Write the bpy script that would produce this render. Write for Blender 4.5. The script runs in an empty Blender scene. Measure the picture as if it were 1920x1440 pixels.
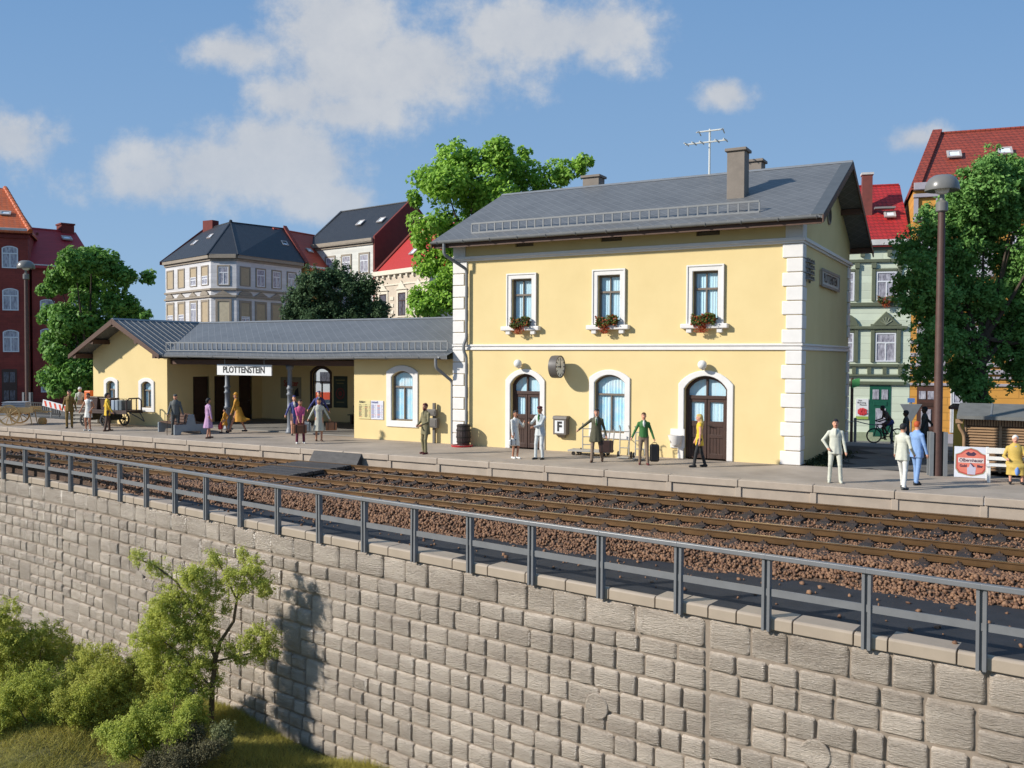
import bpy, math, random
import numpy as np
from mathutils import Vector, Matrix
from mathutils.geometry import tessellate_polygon
random.seed(7); rng = np.random.default_rng(7)
scn = bpy.context.scene
COL = scn.collection
V = Vector
# ------------------------------------------------------------------ camera, sky, sun, exposure
cam_d = bpy.data.cameras.new("camera"); cam = bpy.data.objects.new("camera", cam_d); COL.objects.link(cam)
cam_d.sensor_width = 36.0; cam_d.lens = 36*1696.85/1920
cam_d.clip_start = 0.1; cam_d.clip_end = 3000
FW = V((-0.48862295, 0.87194987, -0.03083889)); RT = V((0.8722986, 0.4889577, 0.00393947)); UP = V((-0.01851394, 0.0249758, 0.9995166))
CAM = V((6.03519, -29.39275, 3.43449))
cam.matrix_world = Matrix(((RT.x, UP.x, -FW.x, CAM.x), (RT.y, UP.y, -FW.y, CAM.y), (RT.z, UP.z, -FW.z, CAM.z), (0, 0, 0, 1)))
scn.camera = cam
SUN_DIR = V((0.56, 0.565, -0.43)).normalized()          # the way the light travels
sun_d = bpy.data.lights.new("sun", 'SUN'); sun_d.energy = 5.0; sun_d.angle = math.radians(2.0); sun_d.color = (1.0, 0.95, 0.86)
sun = bpy.data.objects.new("sun", sun_d); COL.objects.link(sun)
sun.rotation_euler = SUN_DIR.to_track_quat('-Z', 'Y').to_euler(); sun.location = (-40, -40, 40)
world = bpy.data.worlds.new("World"); scn.world = world; world.use_nodes = True
scn.view_settings.view_transform = 'Standard'; scn.view_settings.look = 'None'
scn.view_settings.exposure = 0.12; scn.view_settings.gamma = 1.0; scn.view_settings.use_curve_mapping = False
def make_world():
    nt = world.node_tree; nt.nodes.clear(); N = nt.nodes.new; L = nt.links.new
    out = N('ShaderNodeOutputWorld'); sky = N('ShaderNodeTexSky'); sky.sky_type = 'NISHITA'; sky.sun_disc = False
    to_sun = -SUN_DIR
    sky.sun_elevation = math.asin(to_sun.z); sky.sun_rotation = math.atan2(to_sun.x, to_sun.y)
    sky.altitude = 0; sky.air_density = 1.0; sky.dust_density = 0.1; sky.ozone_density = 3.0
    bg = N('ShaderNodeBackground'); bg.inputs[1].default_value = 0.06; L(sky.outputs[0], bg.inputs[0])
    tc = N('ShaderNodeTexCoord')
    def mth(op, a, b=None, c=None, clamp=False):
        n = N('ShaderNodeMath'); n.operation = op; n.use_clamp = clamp
        for i, q in enumerate((a, b, c)):
            if q is None: continue
            if isinstance(q, (int, float)): n.inputs[i].default_value = q
            else: L(q, n.inputs[i])
        return n.outputs[0]
    def dot(v):
        n = N('ShaderNodeVectorMath'); n.operation = 'DOT_PRODUCT'; L(tc.outputs['Generated'], n.inputs[0]); n.inputs[1].default_value = v; return n.outputs['Value']
    fx, fy = -0.489, 0.872
    rr = dot((fy, -fx, 0)); ff = mth('ABSOLUTE', dot((fx, fy, 0))); zz = dot((0, 0, 1))
    a = mth('DIVIDE', rr, mth('MAXIMUM', ff, .08)); b = mth('DIVIDE', zz, mth('MAXIMUM', ff, .08))
    # fleecy fair-weather clouds: centre and half-size in tangent units round the compass
    blobs = [(800, 130, 230, 100), (620, 60, 160, 120), (660, 150, 190, 110), (1000, 70, 230, 85), (1110, 60, 120, 80), (560, 190, 120, 60), (450, 105, 110, 48), (650, 215, 150, 50),
             (420, 320, 270, 75), (530, 275, 170, 70), (300, 350, 150, 60), (600, 310, 110, 60), (620, 380, 110, 45), (20, 265, 130, 65), (1358, 180, 62, 42), (1710, 262, 75, 36)]
    m = None
    for (px, py, sx, sy) in blobs:
        a0 = (px-960)/1697.; b0 = (668-py)/1697.
        u = mth('DIVIDE', mth('SUBTRACT', a, a0), sx/1697.); w = mth('DIVIDE', mth('SUBTRACT', b, b0), sy/1697.)
        d = mth('SQRT', mth('ADD', mth('MULTIPLY', u, u), mth('MULTIPLY', w, w)))
        q = mth('SUBTRACT', 1.0, d)
        m = q if m is None else mth('SMOOTH_MAX', m, q, 0.35)
    comb = N('ShaderNodeCombineXYZ'); L(a, comb.inputs[0]); L(b, comb.inputs[1])
    def noise(s, det, rough=.6):
        n = N('ShaderNodeTexNoise'); n.inputs['Scale'].default_value = s; n.inputs['Detail'].default_value = det; n.inputs['Roughness'].default_value = rough; L(comb.outputs[0], n.inputs['Vector']); return n.outputs['Fac']
    n1 = mth('SUBTRACT', noise(10, 10, .64), .5); n2 = mth('SUBTRACT', noise(3.2, 4), .5)
    dens = mth('ADD', m, mth('ADD', mth('MULTIPLY', n1, 2.7), mth('MULTIPLY', n2, .5)))
    mr = N('ShaderNodeMapRange'); mr.interpolation_type = 'SMOOTHSTEP'; L(dens, mr.inputs[0]); mr.inputs[1].default_value = -.14; mr.inputs[2].default_value = .66; mr.inputs[4].default_value = .88
    haze = N('ShaderNodeMapRange'); L(b, haze.inputs[0]); haze.inputs[1].default_value = .02; haze.inputs[2].default_value = .3; haze.inputs[3].default_value = .45; haze.inputs[4].default_value = 1.0
    mask = mth('MULTIPLY', mr.outputs[0], mth('POWER', haze.outputs[0], .55))
    cc = N('ShaderNodeMix'); cc.data_type = 'RGBA'; L(mth('ADD', .5, mth('MULTIPLY', n1, 1.6), None, True), cc.inputs[0])
    cc.inputs[6].default_value = (.50, .54, .61, 1); cc.inputs[7].default_value = (.76, .76, .76, 1)
    # summer haze: the air itself, deeper blue overhead, paler low down
    gr = N('ShaderNodeMix'); gr.data_type = 'RGBA'; gm = N('ShaderNodeMapRange'); gm.inputs[1].default_value = 0.; gm.inputs[2].default_value = .42; L(b, gm.inputs[0]); L(gm.outputs[0], gr.inputs[0])
    gr.inputs[6].default_value = (.345, .54, .80, 1); gr.inputs[7].default_value = (.20, .39, .70, 1)
    bgh = N('ShaderNodeBackground'); L(gr.outputs[2], bgh.inputs[0]); bgh.inputs[1].default_value = .92
    mxh = N('ShaderNodeMixShader'); mxh.inputs[0].default_value = .78; L(bg.outputs[0], mxh.inputs[1]); L(bgh.outputs[0], mxh.inputs[2]); bg = mxh
    bg2 = N('ShaderNodeBackground'); L(cc.outputs[2], bg2.inputs[0]); bg2.inputs[1].default_value = 0.86
    mx = N('ShaderNodeMixShader'); L(mask, mx.inputs[0]); L(bg.outputs[0], mx.inputs[1]); L(bg2.outputs[0], mx.inputs[2]); L(mx.outputs[0], out.inputs[0])
make_world()
# ------------------------------------------------------------------ materials
MATS = {}
def mat(name, col, rough=.6, var=.10, vs=4., bump=0., bs=40., metal=0., spec=.5, col2=None, stretch=(1, 1, 1), island=0., bdist=.02, detail=4, coat=0., trans=0.):
    if name in MATS: return MATS[name]
    m = bpy.data.materials.new(name); m.use_nodes = True; nt = m.node_tree; N = nt.nodes.new; L = nt.links.new
    b = nt.nodes['Principled BSDF']; b.inputs['Roughness'].default_value = rough; b.inputs['Metallic'].default_value = metal
    b.inputs['Specular IOR Level'].default_value = spec; b.inputs['Coat Weight'].default_value = coat
    g = N('ShaderNodeNewGeometry'); mp = N('ShaderNodeMapping'); mp.inputs['Scale'].default_value = stretch; L(g.outputs['Position'], mp.inputs['Vector'])
    def nz(s, d):
        n = N('ShaderNodeTexNoise'); n.inputs['Scale'].default_value = s; n.inputs['Detail'].default_value = d; n.inputs['Roughness'].default_value = .6; L(mp.outputs[0], n.inputs['Vector']); return n.outputs['Fac']
    c = (*col, 1.)
    if var > 0 or col2 is not None or island > 0:
        mix = N('ShaderNodeMix'); mix.data_type = 'RGBA'
        lo = tuple(x*(1-var) for x in col); hi = tuple(min(1., x*(1+var)) for x in (col2 or col))
        mix.inputs[6].default_value = (*lo, 1.); mix.inputs[7].default_value = (*hi, 1.)
        mr = N('ShaderNodeMapRange'); mr.inputs[1].default_value = .3; mr.inputs[2].default_value = .7; L(nz(vs, detail), mr.inputs[0])
        if island > 0:
            md = N('ShaderNodeMath'); md.operation = 'MULTIPLY'; L(g.outputs['Random Per Island'], md.inputs[0]); md.inputs[1].default_value = island
            ad = N('ShaderNodeMath'); ad.operation = 'MULTIPLY_ADD'; L(mr.outputs[0], ad.inputs[0]); ad.inputs[1].default_value = 1-island; L(md.outputs[0], ad.inputs[2]); L(ad.outputs[0], mix.inputs[0])
        else: L(mr.outputs[0], mix.inputs[0])
        L(mix.outputs[2], b.inputs['Base Color'])
    else: b.inputs['Base Color'].default_value = c
    if bump > 0:
        bp = N('ShaderNodeBump'); bp.inputs['Strength'].default_value = bump; bp.inputs['Distance'].default_value = bdist; L(nz(bs, 5), bp.inputs['Height']); L(bp.outputs[0], b.inputs['Normal'])
    if trans > 0:
        tr = N('ShaderNodeBsdfTranslucent'); ms = N('ShaderNodeMixShader'); ms.inputs[0].default_value = trans; out = nt.nodes['Material Output']
        src = b.inputs['Base Color'].links[0].from_socket if b.inputs['Base Color'].is_linked else None
        if src: L(src, tr.inputs[0])
        else: tr.inputs[0].default_value = c
        L(b.outputs[0], ms.inputs[1]); L(tr.outputs[0], ms.inputs[2]); L(ms.outputs[0], out.inputs[0])
    MATS[name] = m; return m
def glass_mat():
    m = bpy.data.materials.new('window_glass'); m.use_nodes = True; nt = m.node_tree; nt.nodes.clear(); N = nt.nodes.new; L = nt.links.new
    o = N('ShaderNodeOutputMaterial'); t = N('ShaderNodeBsdfTransparent'); t.inputs[0].default_value = (.93, .96, .97, 1); gl = N('ShaderNodeBsdfGlossy'); gl.inputs['Roughness'].default_value = .03
    fr = N('ShaderNodeLayerWeight'); fr.inputs[0].default_value = .5; pw = N('ShaderNodeMath'); pw.operation = 'POWER'; pw.inputs[1].default_value = 4.; L(fr.outputs['Facing'], pw.inputs[0]); ad = N('ShaderNodeMath'); ad.operation = 'MULTIPLY_ADD'; ad.inputs[1].default_value = .8; ad.inputs[2].default_value = .045; L(pw.outputs[0], ad.inputs[0]); mx = N('ShaderNodeMixShader'); L(ad.outputs[0], mx.inputs[0]); L(t.outputs[0], mx.inputs[1]); L(gl.outputs[0], mx.inputs[2]); L(mx.outputs[0], o.inputs[0]); return m
GLASS = glass_mat()
def course_mat(name, col, row, colw, rough=.55, depth=.35, slope=None, var=.12, axis=0, joint=.55):
    """roofing and brick courses too fine to pick apart: rows along z (scaled by slope), bonds along one plan axis"""
    m = mat(name, col, rough, var, 1.2); nt = m.node_tree; N = nt.nodes.new; L = nt.links.new; b = nt.nodes['Principled BSDF']
    g = N('ShaderNodeNewGeometry'); sx = N('ShaderNodeSeparateXYZ'); L(g.outputs['Position'], sx.inputs[0])
    cb = N('ShaderNodeCombineXYZ')
    if axis == 2:
        ad = N('ShaderNodeMath'); ad.operation = 'ADD'; L(sx.outputs[0], ad.inputs[0]); L(sx.outputs[1], ad.inputs[1]); L(ad.outputs[0], cb.inputs[0])
    else: L(sx.outputs[axis], cb.inputs[0])
    ml = N('ShaderNodeMath'); ml.operation = 'MULTIPLY'; L(sx.outputs[2], ml.inputs[0]); ml.inputs[1].default_value = slope or 1.; L(ml.outputs[0], cb.inputs[1])
    br = N('ShaderNodeTexBrick'); br.inputs['Scale'].default_value = 1.; br.inputs['Brick Width'].default_value = colw; br.inputs['Row Height'].default_value = row
    br.inputs['Mortar Size'].default_value = row*.09; br.inputs['Mortar Smooth'].default_value = .6; br.inputs['Color1'].default_value = (1, 1, 1, 1); br.inputs['Color2'].default_value = (.82, .82, .82, 1); br.inputs['Mortar'].default_value = (joint, joint, joint, 1)
    L(cb.outputs[0], br.inputs['Vector'])
    mm = N('ShaderNodeMix'); mm.data_type = 'RGBA'; mm.blend_type = 'MULTIPLY'; mm.inputs[0].default_value = 1.
    src = b.inputs['Base Color'].links[0].from_socket; L(src, mm.inputs[6]); L(br.outputs['Color'], mm.inputs[7]); L(mm.outputs[2], b.inputs['Base Color'])
    bp = N('ShaderNodeBump'); bp.inputs['Strength'].default_value = depth; bp.inputs['Distance'].default_value = .03; bp.invert = True; L(br.outputs['Fac'], bp.inputs['Height']); L(bp.outputs[0], b.inputs['Normal'])
    return m
# ------------------------------------------------------------------ mesh helpers
class MB:
    def __init__(s): s.v = []; s.f = []; s.m = []
    def add(s, vs, fs, mi=0):
        o = len(s.v); s.v += [tuple(p) for p in vs]; s.f += [tuple(i+o for i in f) for f in fs]; s.m += [mi]*len(fs); return s
    def box(s, x0, x1, y0, y1, z0, z1, mi=0, X=None):
        vs = [(x, y, z) for x in (x0, x1) for y in (y0, y1) for z in (z0, z1)]
        if X is not None: vs = [X @ V(p) for p in vs]
        return s.add(vs, [(0, 1, 3, 2), (4, 6, 7, 5), (0, 4, 5, 1), (2, 3, 7, 6), (0, 2, 6, 4), (1, 5, 7, 3)], mi)
    def cone(s, p0, p1, r0, r1=None, n=10, mi=0, caps=True):
        r1 = r0 if r1 is None else r1; p0 = V(p0); p1 = V(p1); d = (p1-p0).normalized()
        a = d.orthogonal().normalized(); b = d.cross(a); vs = []
        for p, r in ((p0, r0), (p1, r1)):
            for i in range(n): t = 2*math.pi*i/n; vs.append(p+a*(r*math.cos(t))+b*(r*math.sin(t)))
        fs = [(i, (i+1) % n, n+(i+1) % n, n+i) for i in range(n)]
        if caps: fs += [tuple(range(n-1, -1, -1)), tuple(range(n, 2*n))]
        return s.add(vs, fs, mi)
    def tube(s, path, r, n=8, mi=0):
        path = [V(p) for p in path]; vs = []; k = len(path); prev = None
        for i, p in enumerate(path):
            d = (path[min(i+1, k-1)]-path[max(i-1, 0)]).normalized()
            a = d.orthogonal().normalized() if prev is None else (prev-d*prev.dot(d)).normalized()
            prev = a; b = d.cross(a); rr = r[i] if isinstance(r, (list, tuple)) else r
            for j in range(n): t = 2*math.pi*j/n; vs.append(p+a*(rr*math.cos(t))+b*(rr*math.sin(t)))
        fs = [(i*n+j, i*n+(j+1) % n, (i+1)*n+(j+1) % n, (i+1)*n+j) for i in range(k-1) for j in range(n)]
        fs += [tuple(range(n-1, -1, -1)), tuple(range((k-1)*n, k*n))]
        return s.add(vs, fs, mi)
    def lathe(s, prof, c=(0, 0, 0), n=16, mi=0, axis=None):
        loop = len(prof) > 3 and prof[0][0] > .01 and abs(prof[0][0]-prof[-1][0]) < 1e-6 and abs(prof[0][1]-prof[-1][1]) < 1e-6
        c = V(c); R = Matrix.Identity(3) if axis is None else V((0, 0, 1)).rotation_difference(V(axis)).to_matrix(); vs = []
        for r, z in prof:
            for j in range(n): t = 2*math.pi*j/n; vs.append(c+R @ V((r*math.cos(t), r*math.sin(t), z)))
        k = len(prof); fs = [(i*n+j, i*n+(j+1) % n, (i+1)*n+(j+1) % n, (i+1)*n+j) for i in range(k-1) for j in range(n)]
        if not loop: fs += [tuple(range(n-1, -1, -1)), tuple(range((k-1)*n, k*n))]
        return s.add(vs, fs, mi)
    def prism(s, poly, vec, mi=0):
        n = len(poly); poly = [V(p) for p in poly]; vec = V(vec); vs = poly+[p+vec for p in poly]
        fs = [tuple(range(n)), tuple(range(2*n-1, n-1, -1))]+[(i, n+i, n+(i+1) % n, (i+1) % n) for i in range(n)]
        return s.add(vs, fs, mi)
    def ring(s, outer, inner, vec, mi=0, closed=True):
        n = len(outer); vec = V(vec); o = [V(p) for p in outer]; i_ = [V(p) for p in inner]; vs = o+i_+[p+vec for p in o]+[p+vec for p in i_]; fs = []
        for k in range(n if closed else n-1):
            l = (k+1) % n; fs += [(k, l, n+l, n+k), (2*n+k, 3*n+k, 3*n+l, 2*n+l), (k, 2*n+k, 2*n+l, l), (n+k, n+l, 3*n+l, 3*n+k)]
        if not closed: fs += [(0, n, 3*n, 2*n), (n-1, 3*n-1, 4*n-1, 2*n-1)]
        return s.add(vs, fs, mi)
    def sphere(s, c, r, n=12, mi=0, sc=(1, 1, 1)):
        prof = [(max(1e-3, math.sin(math.pi*i/(n//2+1))), -math.cos(math.pi*i/(n//2+1))) for i in range(n//2+2)]
        c = V(c); vs = []
        for q, z in prof:
            for j in range(n): t = 2*math.pi*j/n; vs.append((c.x+r*sc[0]*q*math.cos(t), c.y+r*sc[1]*q*math.sin(t), c.z+r*sc[2]*z))
        k = len(prof); return s.add(vs, [(i*n+j, i*n+(j+1) % n, (i+1)*n+(j+1) % n, (i+1)*n+j) for i in range(k-1) for j in range(n)], mi)
    def xf(s, M): s.v = [tuple(M @ V(p)) for p in s.v]; return s
    def mesh(s, name, mats, smooth=False):
        me = bpy.data.meshes.new(name); me.from_pydata(s.v, [], s.f)
        for m in (mats if isinstance(mats, (list, tuple)) else [mats]): me.materials.append(m)
        if any(s.m): me.polygons.foreach_set('material_index', s.m)
        if smooth:
            me.polygons.foreach_set('use_smooth', [True]*len(s.f))
        fixn(me); me.update(); return me
    def build(s, name, mats, parent=None, smooth=False, bevel=0., label=None):
        return link(name, s.mesh(name, mats, smooth), parent, bevel, smooth, label)
import bmesh
def fixn(me):
    b = bmesh.new(); b.from_mesh(me); bmesh.ops.recalc_face_normals(b, faces=b.faces); b.to_mesh(me); b.free()
def link(name, me, parent=None, bevel=0., smooth=False, label=None):
    o = bpy.data.objects.new(name, me); COL.objects.link(o)
    if parent is not None:
        o.parent = parent
        if parent.type == 'EMPTY': o.matrix_parent_inverse = Matrix.LocRotScale(parent.location, parent.rotation_euler, None).inverted() if not parent.get('_local') else Matrix()
    if bevel: md = o.modifiers.new('bevel', 'BEVEL'); md.width = bevel; md.segments = 2; md.limit_method = 'ANGLE'; md.angle_limit = .6; md.harden_normals = False
    if smooth: auto_smooth(o)
    if label: o['label'] = label
    return o
def auto_smooth(o, ang=35):
    me = o.data; b = bmesh.new(); b.from_mesh(me); lim = math.radians(ang)
    for e in b.edges:
        if len(e.link_faces) == 2 and e.calc_face_angle(0.) > lim: e.smooth = False
    b.to_mesh(me); b.free()
def tag(o, label, cat, group=None):
    o['label'] = label; o['category'] = cat
    if group: o['group'] = group
    return o
def thing(name, label, cat, loc=(0, 0, 0), rz=0., group=None, local=False):
    o = bpy.data.objects.new(name, None); COL.objects.link(o); o.location = loc; o.rotation_euler = (0, 0, rz); o.empty_display_size = .2
    if local: o['_local'] = 1
    return tag(o, label, cat, group)
def struct(o): o['kind'] = 'structure'; return o
def stuff(o): o['kind'] = 'stuff'; return o
def copy_tree(o, parent=None):
    c = o.copy(); COL.objects.link(c); c.parent = parent
    if parent is not None: c.matrix_parent_inverse = o.matrix_parent_inverse.copy()
    for ch in list(o.children): copy_tree(ch, c)
    return c
def np_mesh(name, verts, faces, m, smooth=False):
    verts = np.asarray(verts, np.float32); faces = np.asarray(faces, np.int32); k = faces.shape[1]
    me = bpy.data.meshes.new(name); me.vertices.add(len(verts)); me.vertices.foreach_set('co', verts.ravel())
    me.loops.add(faces.size); me.loops.foreach_set('vertex_index', faces.ravel()); me.polygons.add(len(faces))
    me.polygons.foreach_set('loop_start', np.arange(0, faces.size, k, dtype=np.int32)); me.polygons.foreach_set('loop_total', np.full(len(faces), k, np.int32))
    if smooth: me.polygons.foreach_set('use_smooth', np.ones(len(faces), bool))
    me.update(calc_edges=True); me.materials.append(m); return me
def text_mesh(name, txt, size, parent, m, M, sx=1., thick=.004, align='CENTER', bold=0.):
    cu = bpy.data.curves.new(name, 'FONT'); cu.body = txt; cu.size = size; cu.align_x = align; cu.align_y = 'CENTER'; cu.extrude = thick; cu.offset = bold; cu.resolution_u = 3
    t = bpy.data.objects.new('tmp_text', cu); COL.objects.link(t)
    dg = bpy.context.evaluated_depsgraph_get(); dg.update(); me = bpy.data.meshes.new_from_object(t.evaluated_get(dg)); bpy.data.objects.remove(t); bpy.data.curves.remove(cu)
    me.materials.clear(); me.materials.append(m); me.transform(M @ Matrix.Diagonal((sx, 1, 1, 1))); me.name = name
    return link(name, me, parent)
def frame_m(o, xd, zd):
    """matrix whose local x runs along xd, local y along zd (text baseline frames)"""
    xd = V(xd).normalized(); zd = V(zd).normalized(); n = xd.cross(zd)
    return Matrix(((xd.x, zd.x, n.x, o[0]), (xd.y, zd.y, n.y, o[1]), (xd.z, zd.z, n.z, o[2]), (0, 0, 0, 1)))
# ------------------------------------------------------------------ setting: terrain, street, platform
def yw(x): return 1.4229e-3*x*x-.13706*x-13.80-.006*np.minimum(x+18., 0.)**2          # plan curve of the retaining wall and its railing
def pe(x): return -4.3117-.0103*(x+8)                     # platform edge
def smooth01(t): t = max(0., min(1., t)); return t*t*(3-2*t)
def gz(x, y): return -.12-1.12*smooth01((y-9)/15.)*smooth01((x+26)/14.)
m_town = mat('street_stone', (.145, .14, .135), .85, .25, 1.3, .35, 30)
xs = [-600, -300, -150, -100]+list(np.arange(-80, 30, 2.))+[40, 60, 100, 300, 600]
ys = [-3.6, -2]+list(np.arange(0, 60, 2.))+[70, 100, 200, 400, 900]
b = MB(); b.add([(x, y, gz(x, y)) for x in xs for y in ys], [(i*len(ys)+j, (i+1)*len(ys)+j, (i+1)*len(ys)+j+1, i*len(ys)+j+1) for i in range(len(xs)-1) for j in range(len(ys)-1)])
struct(b.build('ground', m_town, smooth=True))
# lower ground in front of the wall
def lz(x, y):
    return -6.35+.35*math.exp(-((x+15)**2+(y+16.5)**2)/14.)+.10*math.sin(x*1.3+y*.7)+.08*math.sin(x*.6-y*1.9)-.25*smooth01((x+4)/6)
m_earth = mat('meadow_soil', (.085, .075, .03), .95, .35, 3., .6, 12, col2=(.13, .12, .04))
xs = [-400, -150, -80]+list(np.arange(-60, 30, 1.))+[60, 150, 400]; ys = [-400, -150, -70, -45]+list(np.arange(-40, -6, 1.))+[-5.]
b = MB(); b.add([(x, y, lz(x, y)) for x in xs for y in ys], [(i*len(ys)+j, (i+1)*len(ys)+j, (i+1)*len(ys)+j+1, i*len(ys)+j+1) for i in range(len(xs)-1) for j in range(len(ys)-1)])
struct(b.build('meadow_ground', m_earth, smooth=True))
# black path strip behind the coping and the bed of the tracks
m_strip = mat('tar_strip', (.022, .023, .026), .7, .25, 3., .25, 60)
XS = list(np.arange(-75, 20.1, 1.5))
b = MB()
for i in range(len(XS)-1):
    x0, x1 = XS[i], XS[i+1]
    b.add([(x0, yw(x0)+.1, -.93), (x1, yw(x1)+.1, -.93), (x1, -5, -.93), (x0, -5, -.93)], [(0, 1, 2, 3)])
struct(b.build('path', m_strip))
TR = [(-5.4919, -.023), (-8.8917, -.0408)]
def ty(k, x): return TR[k][0]+TR[k][1]*(x+8)
m_bed = mat('ballast_bed', (.10, .062, .042), .95, .4, 14., 1., 22, bdist=.05)
def bed_z(x, y):
    n2 = ty(1, x)-.7175
    e = n2-.72                              # shoulder starts past the sleeper ends
    if y >= e: return -.565
    return max(-.95, -.565-(e-y)*.72)
b = MB(); cols = 15
for i, x in enumerate(XS):
    n2 = ty(1, x)-.7175; yb = max(n2-1.3, yw(x)+.24)
    ys_ = [pe(x)+.02, n2-.3]+list(np.linspace(n2-.72, yb, cols-3))
    b.v += [(x, y, bed_z(x, y)-.03) for y in ys_]+[(x, yb-.01, -1.05)]
for i in range(len(XS)-1):
    for j in range(cols-1): b.f.append((i*cols+j, (i+1)*cols+j, (i+1)*cols+j+1, i*cols+j+1)); b.m.append(0)
struct(b.build('track_bed', m_bed, smooth=True))
# loose ballast: tens of thousands of stones
def rocks(name, P, S, m, parent=None):
    t = (1+5**.5)/2
    iv = np.array([(-1, t, 0), (1, t, 0), (-1, -t, 0), (1, -t, 0), (0, -1, t), (0, 1, t), (0, -1, -t), (0, 1, -t), (t, 0, -1), (t, 0, 1), (-t, 0, -1), (-t, 0, 1)], float); iv /= np.linalg.norm(iv[0])
    fi = np.array([(0, 11, 5), (0, 5, 1), (0, 1, 7), (0, 7, 10), (0, 10, 11), (1, 5, 9), (5, 11, 4), (11, 10, 2), (10, 7, 6), (7, 1, 8), (3, 9, 4), (3, 4, 2), (3, 2, 6), (3, 6, 8), (3, 8, 9), (4, 9, 5), (2, 4, 11), (6, 2, 10), (8, 6, 7), (9, 8, 1)])
    n = len(P); vv = iv[None]*(1+rng.uniform(-.32, .32, (n, 12, 1)))*rng.uniform(.6, 1.25, (n, 1, 3))
    q = rng.normal(size=(n, 4)); q /= np.linalg.norm(q, axis=1)[:, None]; w, x, y, z = q.T
    R = np.stack([1-2*(y*y+z*z), 2*(x*y-z*w), 2*(x*z+y*w), 2*(x*y+z*w), 1-2*(x*x+z*z), 2*(y*z-x*w), 2*(x*z-y*w), 2*(y*z+x*w), 1-2*(x*x+y*y)], 1).reshape(n, 3, 3)
    vv = np.einsum('nij,nkj->nki', R, vv)*S[:, None, None]+P[:, None]
    F = (fi[None]+(np.arange(n)*12)[:, None, None]).reshape(-1, 3)
    return link(name, np_mesh(name, vv.reshape(-1, 3), F, m), parent)
m_ballast = mat('ballast_stone', (.10, .046, .026), .7, .0, 9., col2=(.30, .165, .09), island=.75, spec=.4)
P = []; S = []
def scatter(n, x0, x1, f0, f1, s0, s1, lift=.0):
    for _ in range(n):
        x = random.uniform(x0, x1); a = f0(x); c_ = f1(x); y = random.uniform(a, c_); s = random.uniform(s0, s1)
        P.append((x, y, bed_z(x, y)+random.uniform(-.2, .55)*s+lift)); S.append(s)
n2e = lambda x: ty(1, x)-.7175
edge = lambda x: max(n2e(x)-1.38-.16*math.sin(x*1.7)-.1*math.sin(x*4.1), yw(x)+.27)
scatter(8526, -5, 8, lambda x: n2e(x)-.15, edge,0.025, 0.045); scatter(7917, -5, 8, lambda x: n2e(x)-.1, lambda x: ty(1, x)+1.6,0.020, 0.034)
scatter(7308, -18, -5, lambda x: n2e(x)-.15, edge,0.028, 0.051); scatter(6090, -18, -5, lambda x: n2e(x)-.1, lambda x: ty(1, x)+1.6,0.023, 0.039)
scatter(5481, -40, -18, lambda x: n2e(x)-.1, edge,0.033, 0.061); scatter(4263, -40, -18, lambda x: n2e(x), lambda x: pe(x)-.05,0.029, 0.049)
scatter(6699, -18, 8, lambda x: ty(1, x)+1.4, lambda x: pe(x)-.06,0.020, 0.037)
for _ in range(260):   # strays on the black strip
    x = random.uniform(-16, 8); y = yw(x)+.3+abs(random.gauss(0, .55))+random.uniform(0, max(.1, edge(x)-yw(x)-.5)); P.append((x, min(y, edge(x)), -.915)); S.append(random.uniform(.012, .05))
stuff(tag(rocks('ballast', np.array(P), np.array(S), m_ballast), 'loose brown ballast stones banked around the two railway tracks', 'ballast'))
# ------------------------------------------------------------------ tracks
m_rail = mat('rail_steel_brown', (.15, .083, .036), .38, .25, 1.5, .1, 60, metal=.35)
m_railtop = mat('rail_head', (.42, .33, .24), .25, .15, 3., metal=.8)
m_sleep = mat('sleeper_wood', (.040, .030, .026), .6, .35, 9., .5, 30, stretch=(3, .5, 3))
m_chair = mat('rail_chair_iron', (.055, .036, .028), .5, .2)
prof = [(-.065, 0), (.065, 0), (.065, .018), (.014, .034), (.014, .1), (.035, .11), (.035, .137), (-.035, .137), (-.035, .11), (-.014, .1), (-.014, .034), (-.065, .018)]
b = MB(); b.box(-.13, .13, -1.28, 1.28, -.12, 0); sleeper_me = b.mesh('sleeper', m_sleep)
b = MB()
b.box(-.1, .1, -.16, .16, 0, .016)
for s in (-1, 1): b.box(-.06, .06, s*.075, s*.13, .016, .05); b.cone((0, s*.1, .05), (0, s*.1, .085), .022, n=6)
chair_me = b.mesh('rail_chair', m_chair)
for k, (lab) in enumerate(('railway track running along the platform edge', 'railway track on the ballast shoulder beside the grey railing')):
    ang = math.atan(TR[k][1]); t = thing('railway_track', lab, 'railway track', (-8, ty(k, -8), -.53), ang, local=True)
    t['group'] = 'the two station tracks'
    for s in (-.7175, .7175):
        b = MB(); n = len(prof); b.prism([(-52, s+p[0], p[1]+.016) for p in prof], (74, 0, 0))
        o = b.build('rail', [m_rail, m_railtop], t)
        for p in o.data.polygons:
            if p.normal.z > .9 and p.center.z > .14: p.material_index = 1
    x = -34.
    while x < 17.5:
        if not (-15.5 < x+0 < -14.6 and False):
            o = link('sleeper', sleeper_me, t); o.location = (x, random.uniform(-.03, .03), 0); o.rotation_euler = (0, 0, random.uniform(-.012, .012))
            for s in (-.7175, .7175): c = link('rail_chair', chair_me, o); c.location = (0, s, 0)
        x += .62
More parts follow.
